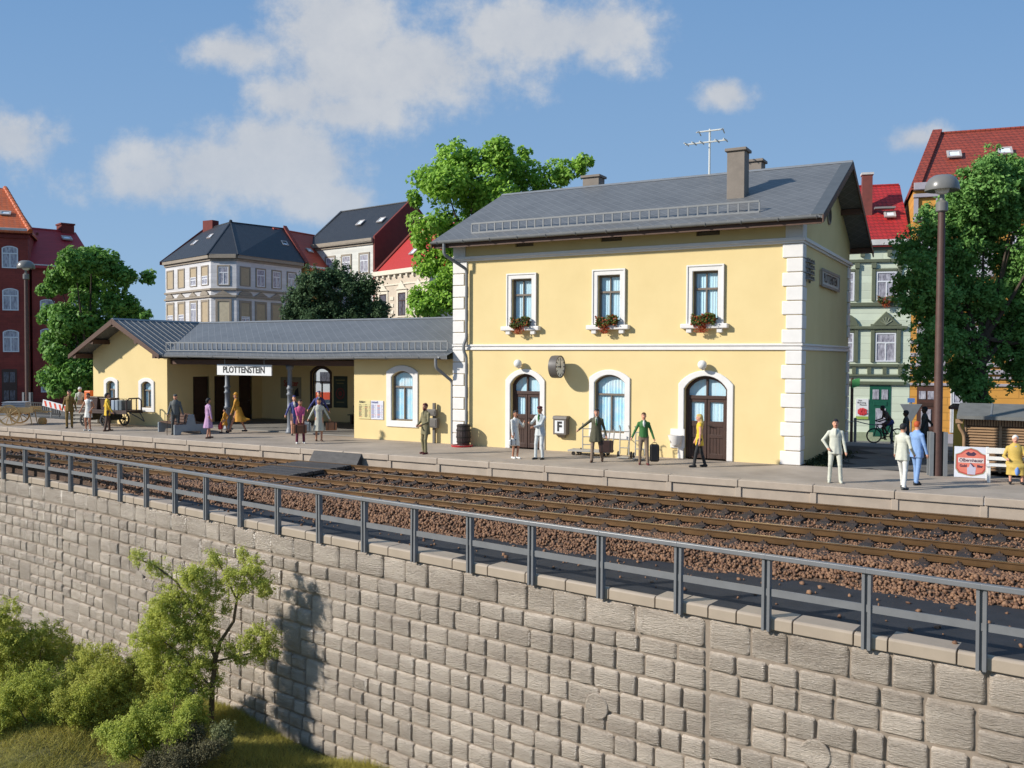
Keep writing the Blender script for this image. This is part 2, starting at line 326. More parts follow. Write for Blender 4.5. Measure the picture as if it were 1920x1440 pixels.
# boarded crossing with its ramp
m_board = mat('tarred_boards', (.052, .047, .045), .65, .3, 3., .4, 40, stretch=(1, 4, 1))
t = thing('level_crossing', 'dark boarded foot crossing laid between the rails with a ramp up to the platform', 'crossing', (-15.4, -5.6, -.53))
cx0, cx1 = -16.6, -14.2
def plank_row(y0, y1, n):
    w = (y1-y0)/n
    for i in range(n):
        b = MB(); j = random.uniform(-.04, .04); b.box(cx0+j, cx1+j, y0+i*w+.008, y0+(i+1)*w-.008, -.50, -.385+random.uniform(-.004, .004)); o = b.build('plank', m_board, t, bevel=.008)
yF1 = ty(0, -15.4)+.7175; yF2 = yF1-1.435; yN1 = ty(1, -15.4)+.7175
plank_row(yF2+.1, yF1-.1, 9); plank_row(yN1+.1, yF2-.06, 13)
ym = pe(-15.4)-.025
b = MB(); b.prism([(cx0+.3, yF1+.06, -.55), (cx0+.3, yF1+.06, -.40), (cx0+.3, ym, -.02), (cx0+.3, ym, -.55)], (cx1-cx0-.2, 0, 0)); b.build('ramp', m_board, t, bevel=.01)
# ------------------------------------------------------------------ platform
m_plat = mat('platform_paving', (.32, .262, .205), .85, .16, .55, .12, 70, col2=(.375, .31, .248), detail=6)
m_slab = mat('platform_edge_stone', (.40, .325, .255), .6, .10, 2.5, .12, 50)
b = MB(); X0, X1 = -62, 26
b.add([(X0, pe(X0)+.3, 0), (X1, pe(X1)+.3, 0), (X1, .5, 0), (0.05, .12, 0), (0.05, 9.2, 0), (-36.2, 9.2, 0), (-36.2, .6, 0), (X0, 2.0, 0)], [tuple(range(8))])
b.add([(X0, 2.0, 0), (-36.2, .6, 0), (-36.2, .6, -.2), (X0, 2., -.2)], [(0, 1, 2, 3)]); b.add([(0.05, .12, 0), (X1, .5, 0), (X1, .5, -.25), (0.05, .12, -.25)], [(0, 1, 2, 3)])
plat = b.build('platform', m_plat); struct(plat)
L_ = 2.03; x = -44.0; slab_jit = []
b = MB(); b.box(.008, L_-.008, .0, .34, -.19, .012); slab_me = b.mesh('edge_slab', m_slab)
b = MB(); b.box(-.085, .085, .03, .2, -.62, -.19); pil_me = b.mesh('pilaster', m_slab)
b = MB(); b.box(.085, L_-.085, .065, .2, -.62, -.192); fas_me = b.mesh('fascia_panel', m_slab)
ang = math.atan(-.0103)
x = 3.31-L_*24
while x < 16:
    for nm, me, bv in (('edge_slab', slab_me, .018), ('pilaster', pil_me, .012), ('fascia_panel', fas_me, 0)):
        o = link(nm, me, plat, bv); o.location = (x, pe(x)+random.uniform(-.006, .006), random.uniform(-.004, .004) if nm == 'edge_slab' else 0); o.rotation_euler = (0, 0, ang+(random.uniform(-.003, .003) if nm == 'edge_slab' else 0))
    x += L_
# street paving beside the station, in big slabs
m_flag = mat('street_slab', (.125, .12, .115), .8, .22, 1.1, .3, 35)
pav = MB(); pav.add([(0.1, .2, -.116), (26, .55, -.116), (26, 9, -.116), (.1, 9, -.116)], [(0, 1, 2, 3)]); street = pav.build('street', mat('street_joint', (.03, .03, .03), .9)); struct(street)
d1 = V((.80, .60, 0)); d2 = V((-.6, .8, 0))
for i in range(-2, 16):
    for j in range(-3, 9):
        c = V((1.2, 1.5, 0))+d1*(i*1.25)+d2*(j*1.0+.5*(i % 2))
        w, h = .615, .49
        pts = [c+d1*a*w+d2*e*h for a, e in ((-1, -1), (1, -1), (1, 1), (-1, 1))]
        if min(p.x for p in pts) < .15 or min(p.y for p in pts) < .55 or max(p.y for p in pts) > 8.9 or max(p.x for p in pts) > 9: continue
        b = MB(); z = -.108+random.uniform(-.002, .003); b.prism([(p.x, p.y, z) for p in pts], (0, 0, -.02)); b.build('paving_slab', m_flag, street)
# ------------------------------------------------------------------ retaining wall
m_stone = mat('wall_stone', (.39, .32, .255), .22, .12, .45, 1., 8., stretch=(1.1, 1.1, 7.), bdist=.06, spec=.6, detail=6, col2=(.49, .415, .34))
def stone_tone(m):
    nt = m.node_tree; N = nt.nodes.new; L = nt.links.new; bs = nt.nodes['Principled BSDF']; src = bs.inputs['Base Color'].links[0].from_socket
    oi = N('ShaderNodeObjectInfo'); g = N('ShaderNodeNewGeometry'); ad = N('ShaderNodeMath'); ad.operation = 'ADD'; L(oi.outputs['Random'], ad.inputs[0]); L(g.outputs['Random Per Island'], ad.inputs[1])
    fr = N('ShaderNodeMath'); fr.operation = 'FRACT'; L(ad.outputs[0], fr.inputs[0]); mr = N('ShaderNodeMapRange'); mr.inputs[3].default_value = .86; mr.inputs[4].default_value = 1.10; L(fr.outputs[0], mr.inputs[0])
    vm = N('ShaderNodeVectorMath'); vm.operation = 'SCALE'; L(src, vm.inputs[0]); L(mr.outputs[0], vm.inputs['Scale']); L(vm.outputs[0], bs.inputs['Base Color'])
stone_tone(m_stone)
m_joint = mat('wall_joint', (.25, .20, .155), .5, .15, 4., .3, 30)
m_cope = mat('coping_stone', (.37, .30, .23), .42, .08, 2., .12, 40)
wall = thing('retaining_wall', 'long curved retaining wall of rough grey-beige squared stones with coping below the tracks', 'wall', (0, yw(0)+.1, -6.4))
# arc-length table
AX = np.arange(-48, 16, .02); AY = yw(AX)+.06; AS = np.concatenate([[0], np.cumsum(np.hypot(np.diff(AX), np.diff(AY)))])
def onwall(s): x = float(np.interp(s, AS, AX)); return x, yw(x)+.06, math.atan(2*1.4229e-3*x-.13706-.012*min(x+18., 0.))
S0, S1 = 0., float(AS[-1]); SEAM = float(np.interp(1.32, AX, AS))
b = MB(); pts = [onwall(s) for s in np.arange(S0, S1, .8)]
for (x0, y0, _), (x1, y1, _) in zip(pts[:-1], pts[1:]): b.add([(x0, y0+.045, -7.4), (x1, y1+.045, -7.4), (x1, y1+.045, -1.1), (x0, y0+.045, -1.1), (x0, y0+.5, -.96), (x1, y1+.5, -.96)], [(0, 1, 2, 3), (3, 2, 5, 4)])
b.build('joint_backing', m_joint, wall)
def stone_template(seed):
    r = random.Random(seed); us = [-.5, -.462, -.38, 0, .38, .462, .5]; vs_ = [-.5, -.43, -.32, .32, .43, .5]; nu, nv = 7, 6; b = MB(); idx = {}
    for i, u in enumerate(us):
        for j, v in enumerate(vs_):
            ei = min(i, nu-1-i); ej = min(j, nv-1-j); e = min(ei, ej); dep = (0., .62, .92)[min(e, 2)]
            if e >= 1: dep += r.uniform(-.13, .16)
            cu = (.035 if ei+ej == 0 else .012 if ei+ej == 1 and e == 0 else 0); cv = (.06 if ei+ej == 0 else .02 if ei+ej == 1 and e == 0 else 0)
            idx[i, j] = len(b.v); b.v.append((u-math.copysign(cu, u)+r.uniform(-.010, .010), -dep, v-math.copysign(cv, v)+r.uniform(-.018, .018)))
    for i in range(nu-1):
        for j in range(nv-1): b.f.append((idx[i, j], idx[i+1, j], idx[i+1, j+1], idx[i, j+1])); b.m.append(0)
    return b
ST = [stone_template(i) for i in range(12)]
ST_ME = []
for t_ in ST:
    me = t_.mesh('stone', m_stone, True); ST_ME.append(me)
stones = []
def put(s0, s1, z0, z1): stones.append((s0+.014, s1-.014, z0+.014, z1-.014))
DISCS = [(-.9, -3.27), (3.25, -3.07), (-17.35, -3.43)]
def fill(a, bnd):
    r = random
    z = -1.16
    def row(z0, z1, wmin, wmax):
        s = a
        while s < bnd-.05:
            w = r.uniform(wmin, wmax)
            if bnd-s-w < wmin*.7: w = bnd-s
            put(s, min(s+w, bnd), z0, z1); s += w
    row(z-.56, z, .62, 1.12); z -= .57
    while z > -7.0:
        H = r.uniform(.70, .84); s = a; hb = r.uniform(.44, .56)*H
        while s < bnd-.05:
            w = r.uniform(.9, 1.9)
            if bnd-s-w < .5: w = bnd-s
            k = r.random(); e = min(s+w, bnd); h1 = hb+r.uniform(-.02, .02)
            if k < .17 and w > 1.2:      # one tall stone beside a stacked pair
                f = r.uniform(.40, .6)
                if r.random() < .5: put(s, s+f*w, z-H, z); put(s+f*w, e, z-h1, z); put(s+f*w, e, z-H, z-h1)
                else: put(s+f*w, e, z-H, z); put(s, s+f*w, z-h1, z); put(s, s+f*w, z-H, z-h1)
            else:
                for za, zb in ((z-h1, z), (z-H, z-h1)):
                    n = 2 if w < 1.35 else 3; cuts = sorted([0]+[(i+r.uniform(-.2, .2))/n for i in range(1, n)]+[1])
                    for c0, c1 in zip(cuts[:-1], cuts[1:]): put(s+c0*w, s+c1*w, za, zb)
            s = e
        z -= H+.01
fill(SEAM-24., SEAM-.03); fill(SEAM+.03, S1); fill(S0, SEAM-24.0)
def proj(p):
    d = V(p)-CAM; z = d.dot(FW); return 960+1696.85*d.dot(RT)/z, 720-1696.85*d.dot(UP)/z, z
cand = []
for st in stones:
    sc, zc = (st[0]+st[1])/2, (st[2]+st[3])/2; x, y, an = onwall(sc)
    if any(abs(x-dx) < .34 and abs(zc-dz) < .25 for dx, dz in DISCS) and False: continue
    px, py, d = proj((x, y, zc)); vis = -60 < px < 1990 and py < 1500 and zc > -7.1
    hid = px < 640 and py > 1180+ (px-0)*.36       # behind the bushes and below the meadow
    cand.append((vis and not hid, (st[1]-st[0])*(st[3]-st[2])/d**2, st, x, y, an, zc))
cand.sort(key=lambda c: (not c[0], -c[1]))
rest = MB()
for i, (vis, _, st, x, y, an, zc) in enumerate(cand):
    k = random.randrange(12); dep = random.uniform(.07, .105)*(1.1 if st[1]-st[0] > .8 else 1)
    flip = random.choice((-1, 1)); flz = random.choice((-1, 1))
    if vis and i < 300:
        o = link('stone', ST_ME[k], wall); o.location = V((x, y+.052, zc)); o.rotation_euler = (0, 0, an); o.scale = (st[1]-st[0], dep, st[3]-st[2])
    elif x > -40:
        M = Matrix.Translation((x, y+.052, zc)) @ Matrix.Rotation(an, 4, 'Z') @ Matrix.Diagonal((st[1]-st[0], dep, st[3]-st[2], 1))
        rest.add([M @ V(p) for p in ST[k].v], ST[k].f)
stuff(rest.build('stone_field', m_stone, wall, smooth=True))
for dx, dz in DISCS:
    an = math.atan(2*1.4229e-3*dx-.13706); nrm = V((math.sin(an), -math.cos(an), 0)); c = V((dx, yw(dx)+.11, dz))
    b = MB(); b.lathe([(.25, -.03), (.25, .075), (.235, .088), (.0, .088)], c, 24, axis=nrm); b.build('round_stone', m_stone, wall, smooth=True)
# coping: long and short blocks in turn, cut round at the front
s = SEAM-36; cp = []
b = MB(); b.prism([(-.5, .42, -.93), (-.5, -.02, -.93), (-.5, -.055, -.96), (-.5, -.055, -1.145), (-.5, .42, -1.145)], (1, 0, 0)); cop_me = b.mesh('coping_block', m_cope)
while s < S1-1:
    w = random.choice((.52, .98, .98)); x, y, an = onwall(s+w/2)
    o = link('coping_block', cop_me, wall, .012); o.location = (x, y, random.uniform(-.004, .004)); o.rotation_euler = (0, 0, an); o.scale = (w-.02, 1, 1); s += w
# ------------------------------------------------------------------ railing
m_rl = mat('railing_grey_paint', (.17, .172, .178), .38, .08, 5., .08, 60)
rail = thing('railing', 'grey metal railing with square posts along the top of the retaining wall', 'railing', (0, yw(0), -.93))
sA = float(np.interp(5.62, AX, AS)); SP = 1.62
b = MB()
b.box(-.072, -.022, -.03, .08, -1.155, .10); b.box(.022, .072, -.03, .08, -1.155, .10); b.box(-.03, .03, .012, .06, -1.15, .085)
post_me = b.mesh('post', m_rl)
k = 3
posts = [sA+SP*i for i in range(3, -26, -1)]
for s in posts:
    x, y, an = onwall(s); o = link('post', post_me, rail, .006); o.location = (x, y-.11, random.uniform(-.006, .006)); o.rotation_euler = (random.uniform(-.008, .008), random.uniform(-.008, .014), an)
for s0, s1 in zip(posts[1:], posts[:-1]):
    (x0, y0, _), (x1, y1, _) = onwall(s0-.005), onwall(s1+.005); d = V((x1-x0, y1-y0, 0)); n = V((-d.y, d.x, 0)).normalized()
    for nm, za, zb, oa, ob in (('top_rail', .06, .145, -.075, .035), ('middle_rail', -.56, -.44, .0, .035)):
        b = MB(); A = V((x0, y0-.11, 0)); B = V((x1, y1-.11, 0))
        b.prism([A+n*oa+V((0, 0, za)), A+n*ob+V((0, 0, za)), A+n*ob+V((0, 0, zb)), A+n*oa+V((0, 0, zb))], B-A); b.build(nm, m_rl, rail, bevel=.012 if nm == 'top_rail' else 0)
# ------------------------------------------------------------------ station: shared parts
m_yel = mat('yellow_plaster', (.74, .57, .275), .85, .025, .7, .10, 90, col2=(.755, .59, .295))
m_white = mat('white_trim', (.74, .71, .68), .55, .04, 3., .06, 60)
m_grey = mat('zinc_grey', (.20, .205, .21), .5, .10, 4., .08, 50)
m_brown = mat('brown_timber', (.085, .038, .022), .6, .2, 5., .25, 30, stretch=(1, 1, 4))
m_door = mat('door_brown', (.052, .024, .016), .5, .15, 6., .2, 40)
m_frame = mat('window_frame_taupe', (.17, .135, .105), .55, .1, 6.)
m_curt = mat('curtain_pale_blue', (.72, .82, .88), .9, .10, 3., .5, 14, stretch=(6, 6, .3), col2=(.50, .76, .88))
m_curt2 = mat('curtain_blue_print', (.80, .86, .90), .9, .06, 3.2, .0, col2=(.36, .70, .88))
m_stonegrey = mat('chimney_render', (.215, .18, .15), .8, .12, 3., .3, 40)
m_dark = mat('dark_interior', (.02, .017, .014), .9)
def slate_mat(name, col, ax):
    m = mat(name, col, .5, .10, .8); nt = m.node_tree; N = nt.nodes.new; L = nt.links.new; bs = nt.nodes['Principled BSDF']
    g = N('ShaderNodeNewGeometry'); sx = N('ShaderNodeSeparateXYZ'); L(g.outputs['Position'], sx.inputs[0]); cb = N('ShaderNodeCombineXYZ'); L(sx.outputs[ax], cb.inputs[0])
    ml = N('ShaderNodeMath'); ml.operation = 'MULTIPLY'; ml.inputs[1].default_value = 1.12; L(sx.outputs[1-ax], ml.inputs[0]); L(ml.outputs[0], cb.inputs[1])
    mp = N('ShaderNodeMapping'); mp.inputs['Rotation'].default_value = (0, 0, math.radians(45)); L(cb.outputs[0], mp.inputs[0])
    br = N('ShaderNodeTexBrick'); br.offset = 0.; br.inputs['Scale'].default_value = 1.; br.inputs['Brick Width'].default_value = .3; br.inputs['Row Height'].default_value = .3; br.inputs['Mortar Size'].default_value = .016; br.inputs['Mortar Smooth'].default_value = .4
    br.inputs['Color1'].default_value = (1, 1, 1, 1); br.inputs['Color2'].default_value = (.88, .88, .88, 1); br.inputs['Mortar'].default_value = (1.38, 1.38, 1.38, 1); L(mp.outputs[0], br.inputs['Vector'])
    mm = N('ShaderNodeMix'); mm.data_type = 'RGBA'; mm.blend_type = 'MULTIPLY'; mm.inputs[0].default_value = 1.; src = bs.inputs['Base Color'].links[0].from_socket; L(src, mm.inputs[6]); L(br.outputs['Color'], mm.inputs[7]); L(mm.outputs[2], bs.inputs['Base Color'])
    bp = N('ShaderNodeBump'); bp.inputs['Strength'].default_value = .5; bp.inputs['Distance'].default_value = .02; L(br.outputs['Fac'], bp.inputs['Height']); L(bp.outputs[0], bs.inputs['Normal']); return m
m_slate = slate_mat('grey_slates', (.13, .13, .13), 0)
def arch(xc, w, z0, zs, rise, n=12):
    """outline of an opening: straight jambs, segmental head"""
    h = w/2; pts = [(xc-h, z0), (xc+h, z0)]
    if rise <= 0: return pts+[(xc+h, zs), (xc-h, zs)]
    R = (h*h+rise*rise)/(2*rise); a = math.asin(h/R); cz = zs+rise-R
    return pts+[(xc+R*math.sin(a-2*a*i/n), cz+R*math.cos(a-2*a*i/n)) for i in range(n+1)]
def P3(poly, y): return [V((x, y, z)) for x, z in poly]
def wall_y(b, outline, holes, y, reveal=.28, mi=0):
    """wall sheet in the plane y with real openings and their reveals"""
    polys = [[V((x, 0, z)) for x, z in outline]]+[[V((x, 0, z)) for x, z in h] for h in holes]
    flat = [(p.x, y, p.z) for q in polys for p in q]
    tri = tessellate_polygon([[V((p.x, p.z, 0)) for p in q] for q in polys]); b.add(flat, [tuple(t) for t in tri], mi)
    for h in holes:
        n = len(h); b.add([(x, y, z) for x, z in h]+[(x, y+reveal, z) for x, z in h], [(i, (i+1) % n, n+(i+1) % n, n+i) for i in range(n)], mi)
def scaled(poly_args, grow, foot=True):
    xc, w, z0, zs, rise = poly_args; return arch(xc, w+2*grow, z0-(grow if foot else 0), zs+(grow*.82 if rise > 0 else grow), rise+(grow*.1 if rise > 0 else 0))
def surround(parent, args, y, w=.2, proud=.055, foot=True):
    o = scaled(args, w, foot); i = arch(*args); b = MB()
    if foot: b.ring(P3(o, y), P3(i, y), (0, -proud, 0))
    else:
        o2, i2 = o[1:]+o[:1], i[1:]+i[:1]; b.ring(P3(o2, y), P3(i2, y), (0, -proud, 0), closed=False)
    b.v = [(p[0], p[1] if abs(p[1]-y) > 1e-6 else y+.03, p[2]) for p in b.v]
    b.build('window_surround' if foot else 'door_surround', m_white, parent, bevel=.02)
def bars(b, x0, x1, z0, z1, y0, y1): b.box(x0, x1, y0, y1, z0, z1)
def window_y(parent, args, y, transom=.62, mull=(.5,), upper_mull=True, curtain=None, fm=None, inset=.11, cm=None):
    xc, w, z0, zs, rise = args; fm = fm or m_frame; y = y+inset; t = .065; top = zs+rise
    b = MB(); o = arch(*args); i = arch(xc, w-2*t, z0+t, zs-(t*.2 if rise else t), rise-(.8*t if rise else 0)); b.ring(P3(o, y), P3(i, y), (0, .08, 0))
    zt = z0+(top-z0)*transom; b.box(xc-w/2+t, xc+w/2-t, y-.015, y+.07, zt-.035, zt+.035)
    for m in mull: b.box(xc-w/2+w*m-.028, xc-w/2+w*m+.028, y-.005, y+.065, z0+t, zt-.035)
    if upper_mull:
        for m in mull: b.box(xc-w/2+w*m-.022, xc-w/2+w*m+.022, y, y+.06, zt+.035, top-t*(1.0))
    win = b.build('window', fm, parent, bevel=.006)
    xm = [xc-w/2+t]+[xc-w/2+w*m for m in mull]+[xc+w/2-t]
    for a, c in zip(xm[:-1], xm[1:]):
        p = MB(); p.add([(a, y+.04, z0+t), (c, y+.04, z0+t), (c, y+.04, zt), (a, y+.04, zt)], [(0, 1, 2, 3)]); p.build('pane', GLASS, win)
    p = MB(); up = [(x, max(z, zt)) for x, z in i]; p.add(P3(up, y+.04), [tuple(range(len(up)))]); p.build('pane', GLASS, win)
    if curtain:
        for side in (-1, 1):
            c = MB(); n = 14; wv = w*.5*(.98 if curtain == 'full' else .62); vs = []
            for k in range(n+1):
                x = xc+side*(w/2-.02)-side*wv*k/n; d = .03*math.sin(k*2.1+side); g = 0 if curtain == 'full' else .1*(k/n)
                vs += [(x+side*g*0, y+.075+d*.5, z0+.02), (x+side*g*1.2, y+.075+d*.4, (z0+top)/2-.1), (x, y+.075+d*.3, top-.05)]
            fs = [(3*k+j, 3*k+3+j, 3*k+4+j, 3*k+1+j) for k in range(n) for j in (0, 1)]; c.add(vs, fs); c.build('curtain', cm or m_curt, win, smooth=True)
    return win
def downpipe(parent, pts, r=.06):
    # rounded corners
    path = [V(pts[0])]
    for a, p, c in zip(pts[:-2], pts[1:-1], pts[2:]):
        a, p, c = V(a), V(p), V(c); d0 = (a-p).normalized()*min(.12, (a-p).length*.4); d1 = (c-p).normalized()*min(.12, (c-p).length*.4)
        for t in (0, .25, .5, .75, 1): path.append(p+d0*(1-t)**2+d1*t*t)
    path.append(V(pts[-1])); b = MB(); b.tube(path, r, 10); return b.build('downpipe', m_grey, parent, smooth=True)
def gutter(parent, x0, x1, y, z, r=.085, step=1.15, sag=None):
    b = MB(); n = 9; xs = np.linspace(x0, x1, 24)
    arc = [(r*math.cos(math.pi+math.pi*i/(n-1)), r*math.sin(math.pi+math.pi*i/(n-1))) for i in range(n)]; arc += [(a*.8, c*.8+.006) for a, c in reversed(arc)]; m = len(arc)
    for x in xs: b.v += [(x, y+a, z+c+(sag(x) if sag else 0)) for a, c in arc]
    for i in range(len(xs)-1):
        for j in range(m): b.f.append((i*m+j, (i+1)*m+j, (i+1)*m+(j+1) % m, i*m+(j+1) % m)); b.m.append(0)
    b.f += [tuple(range(m)), tuple(range((len(xs)-1)*m, len(xs)*m))]; b.m += [0, 0]
    o = b.build('gutter', m_grey, parent, smooth=True); x = x0+.3
    q = MB(); q.tube([(0, r*1.18*math.cos(t), r*1.18*math.sin(t)) for t in np.linspace(math.pi, 2*math.pi, 8)], .014, 5); me = q.mesh('gutter_bracket', m_grey)
    while x < x1: c = link('gutter_bracket', me, o); c.location = (x, y, z+(sag(x) if sag else 0)); x += step
def snow_guard(parent, x0, x1, y, z0, z1, pitch, sag=None):
    sg = lambda x: sag(x) if sag else 0
    b = MB(); xs = np.linspace(x0, x1, 12)
    for z in (z0, z1):
        for a, c in zip(xs[:-1], xs[1:]): b.prism([(a, y-.025, z-.03+sg(a)), (a, y+.025, z-.03+sg(a)), (a, y+.025, z+.03+sg(a)), (a, y-.025, z+.03+sg(a))], (c-a, 0, sg(c)-sg(a)))
    o = b.build('snow_guard', m_grey, parent)
    q = MB(); q.box(-.026, .026, -.02, .02, z0+.03, z1-.03); me = q.mesh('rung', m_grey); n = int((x1-x0)/pitch)
    for i in range(n+1): x = x0+(x1-x0)*i/n; c = link('rung', me, o); c.location = (x, y, sg(x))
# ------------------------------------------------------------------ main building
XL, YB = -12.98, 9.1
stn = thing('station_building', 'two-storey yellow plastered station building with white quoins and grey slate gable roof', 'station', (-6.5, 4.5, 0))
SL = .483
def rz(y): return 7.80+SL*(y+.75) if y <= 4.55 else 7.80+SL*(5.3)-SL*(y-4.55)
UW = [(-10.03, .84, 4.66, 6.28, 0), (-6.55, .84, 4.66, 6.28, 0), (-3.09, .86, 4.66, 6.28, 0)]
DO = [(-9.87, 1.25, 0, 2.38, .40), (-3.05, 1.47, 0, 2.36, .44)]
GWIN = (-6.5, 1.15, .75, 2.52, .27)
VT = [(-9.94, .76, 7.47, 7.78, 0), (-6.48, .8, 7.46, 7.77, 0), (-3.03, .8, 7.45, 7.76, 0)]
b = MB(); wt = rz(0)-.13
wall_y(b, [(XL, 0), (0, 0), (0, wt), (XL, wt)], [arch(*a) for a in UW+DO+[GWIN]+VT], 0)
gab = [(0, 0), (YB, 0), (YB, wt), (4.55, rz(4.55)-.13), (0, wt)]
b.add([(0, y, z) for y, z in gab], [tuple(range(5))]); b.add([(XL, y, z) for y, z in gab], [tuple(range(5))]); b.add([(XL, YB, 0), (0, YB, 0), (0, YB, wt), (XL, YB, wt)], [(0, 1, 2, 3)])
b.build('wall', m_yel, stn)
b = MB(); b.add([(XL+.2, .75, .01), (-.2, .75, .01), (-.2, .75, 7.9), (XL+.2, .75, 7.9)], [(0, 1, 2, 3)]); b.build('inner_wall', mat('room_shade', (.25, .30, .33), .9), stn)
for a in UW:
    surround(stn, a, 0, .21); window_y(stn, a, 0, .64, (.5,), True, 'full')
    xc = a[0]; b = MB(); b.ring(P3(arch(xc, a[1]+.42, 4.45, 6.49, 0), 0), P3(arch(xc, a[1]+.30, 4.51, 6.43, 0), 0), (0, -.085, 0)); b.build('moulding', m_white, stn, bevel=.012)
    b = MB(); b.box(xc-.8, xc+.8, -.21, .02, 4.375, 4.535); s = b.build('sill', m_white, stn, bevel=.03)
    for q in (-.52, .52): b = MB(); b.box(xc+q-.09, xc+q+.09, -.15, .02, 4.235, 4.373); b.build('bracket', m_white, s, bevel=.015)
surround(stn, GWIN, 0, .2); window_y(stn, GWIN, 0, .66, (.52,), False, 'full', cm=m_curt2)
for a in DO:
    surround(stn, a, 0, .2, foot=False)
    xc, w, z0, zs, rise = a; y = .17; t = .1; d = MB(); top = zs+rise; zt = 2.08
    d.ring(P3(arch(*a), y), P3(arch(xc, w-2*t, z0, zs-.02, rise-t*.8), y), (0, .1, 0)); d.box(xc-w/2+t, xc+w/2-t, y-.02, y+.09, zt-.06, zt+.06); d.box(xc-.035, xc+.035, y-.01, y+.08, zt+.06, top-t)
    door = d.build('door', m_door, stn, bevel=.01)
    up = [(x, max(z, zt+.05)) for x, z in arch(xc, w-2*t, z0, zs-.02, rise-t*.8)]
    p = MB(); p.add(P3(up, y+.05), [tuple(range(len(up)))]); p.build('pane', GLASS, door)
    p = MB(); p.add(P3(up, y+.09), [tuple(range(len(up)))]); p.build('curtain', m_curt, door)
    hw = w/2-t
    for sd in (-1, 1):
        x0, x1 = (xc-hw, xc-.012) if sd < 0 else (xc+.012, xc+hw); f = MB(); s_ = .09; pz0, pz1 = 1.28, 1.92
        for (u0, u1, w0, w1) in ((x0, x0+s_, .03, zt-.06), (x1-s_, x1, .03, zt-.06), (x0+s_, x1-s_, .03, .2), (x0+s_, x1-s_, .72, .84), (x0+s_, x1-s_, 1.1, pz0), (x0+s_, x1-s_, pz1, zt-.06)): f.box(u0, u1, y+.01, y+.07, w0, w1)
        leaf = f.build('door_leaf', m_door, door, bevel=.008)
        for (w0, w1) in ((.2, .72), (.84, 1.1)):
            k = MB(); nb = 4; ww = (x1-x0-2*s_)/nb
            for q in range(nb): k.box(x0+s_+q*ww+.006, x0+s_+(q+1)*ww-.006, y+.03, y+.055, w0, w1)
            k.build('panel', m_door, door)
        p = MB(); p.add([(x0+s_, y+.045, pz0), (x1-s_, y+.045, pz0), (x1-s_, y+.045, pz1), (x0+s_, y+.045, pz1)], [(0, 1, 2, 3)]); p.build('pane', GLASS, door)
        p = MB(); n = 10; vs = []
        for q in range(n+1): x = x0+s_+(x1-x0-2*s_)*q/n; dd = .015*math.sin(q*2.3); vs += [(x, y+.085+dd*.6, pz0-.05), (x, y+.085+dd*.6, pz1+.05)]
        p.add(vs, [(2*q, 2*q+2, 2*q+3, 2*q+1) for q in range(n)]); p.build('curtain', m_curt, door, smooth=True)
    h = MB(); h.tube([(xc+.06, y, 1.14), (xc+.06, y-.06, 1.14), (xc+.2, y-.065, 1.13)], .014, 6); h.build('door_handle', m_dark, door)
for a in VT: window_y(stn, a, 0, .3, (.5,), True, None, inset=.1)
# string courses and quoins
def band(parent, name, zs, y0, y1, x0, x1, mm, sides=True):
    b = MB()
    for (za, zb, pr) in zs:
        b.box(x0-pr, x1+pr, y0-pr, y0+.05, za, zb)
        b.box(x1-.05, x1+pr, y0+.05, y1+pr, za, zb); b.box(x0-pr, x0+.05, y0+.05, y1+pr, za, zb)
    return b.build(name, mm, parent, bevel=.012)
band(stn, 'string_course', [(3.66, 3.745, .06), (3.745, 3.80, .035), (3.80, 3.87, .075)], 0, YB, XL, 0, m_white)
band(stn, 'cornice', [(7.03, 7.10, .07), (7.10, 7.21, .13)], 0, YB, XL, 0, m_white)
for (cx, sx) in ((0, -1), (XL, 1)):
    for z_a, z_b, n in ((0., 3.655, 8), (3.875, 7.025, 7)):
        h = (z_b-z_a)/n
        for i in range(n):
            wide = i % 2 == 0
            wx = .585 if wide else .455; wy = .455 if wide else .585; b = MB(); x0, x1 = sorted((cx-sx*.055, cx+sx*wx))
            b.box(x0, x1, -.055, wy, z_a+i*h+.012, z_a+(i+1)*h-.012); b.build('quoin', m_white, stn, bevel=.022)
    x0, x1 = sorted((cx-sx*.05, cx+sx*.5)); b = MB(); b.box(x0, x1, -.05, .5, 7.213, 7.86); b.build('quoin', m_white, stn, bevel=.02)
    for i in range(15):
        h = 7.025/15; b = MB(); x0, x1 = sorted((cx-sx*.055, cx+sx*(.5 if i % 2 else .4))); b.box(x0, x1, YB-(.4 if i % 2 else .52), YB+.055, i*h+.012, (i+1)*h-.012)
        if not (3.5 < i*h+.2 < 3.95): b.build('quoin', m_white, stn, bevel=.02)
# roof
RX0, RX1, th = -13.5, .78, .13
b = MB()
for ya, yb in ((-.78, 4.55), (9.88, 4.55)):
    b.prism([(RX0, ya, rz(ya)), (RX0, yb, rz(yb)), (RX0, yb, rz(yb)-th), (RX0, ya, rz(ya)-th)], (RX1-RX0, 0, 0))
roof = b.build('roof', m_slate, stn)
b = MB(); b.prism([(RX0, 4.40, rz(4.40)+.015), (RX0, 4.55, rz(4.55)+.045), (RX0, 4.70, rz(4.70)+.015), (RX0, 4.55, rz(4.55)-.05)], (RX1-RX0, 0, 0)); b.build('ridge_cap', m_grey, roof)
b = MB()
for ya, yb in ((-.80, 4.40), (9.90, 4.70)): b.prism([(RX1-.36, ya, rz(ya)+.012), (RX1-.36, yb, rz(yb)+.012), (RX1-.36, yb, rz(yb)-.02), (RX1-.36, ya, rz(ya)-.02)], (.37, 0, 0))
b.build('verge_strip', mat('verge_lead', (.085, .09, .092), .5), roof)
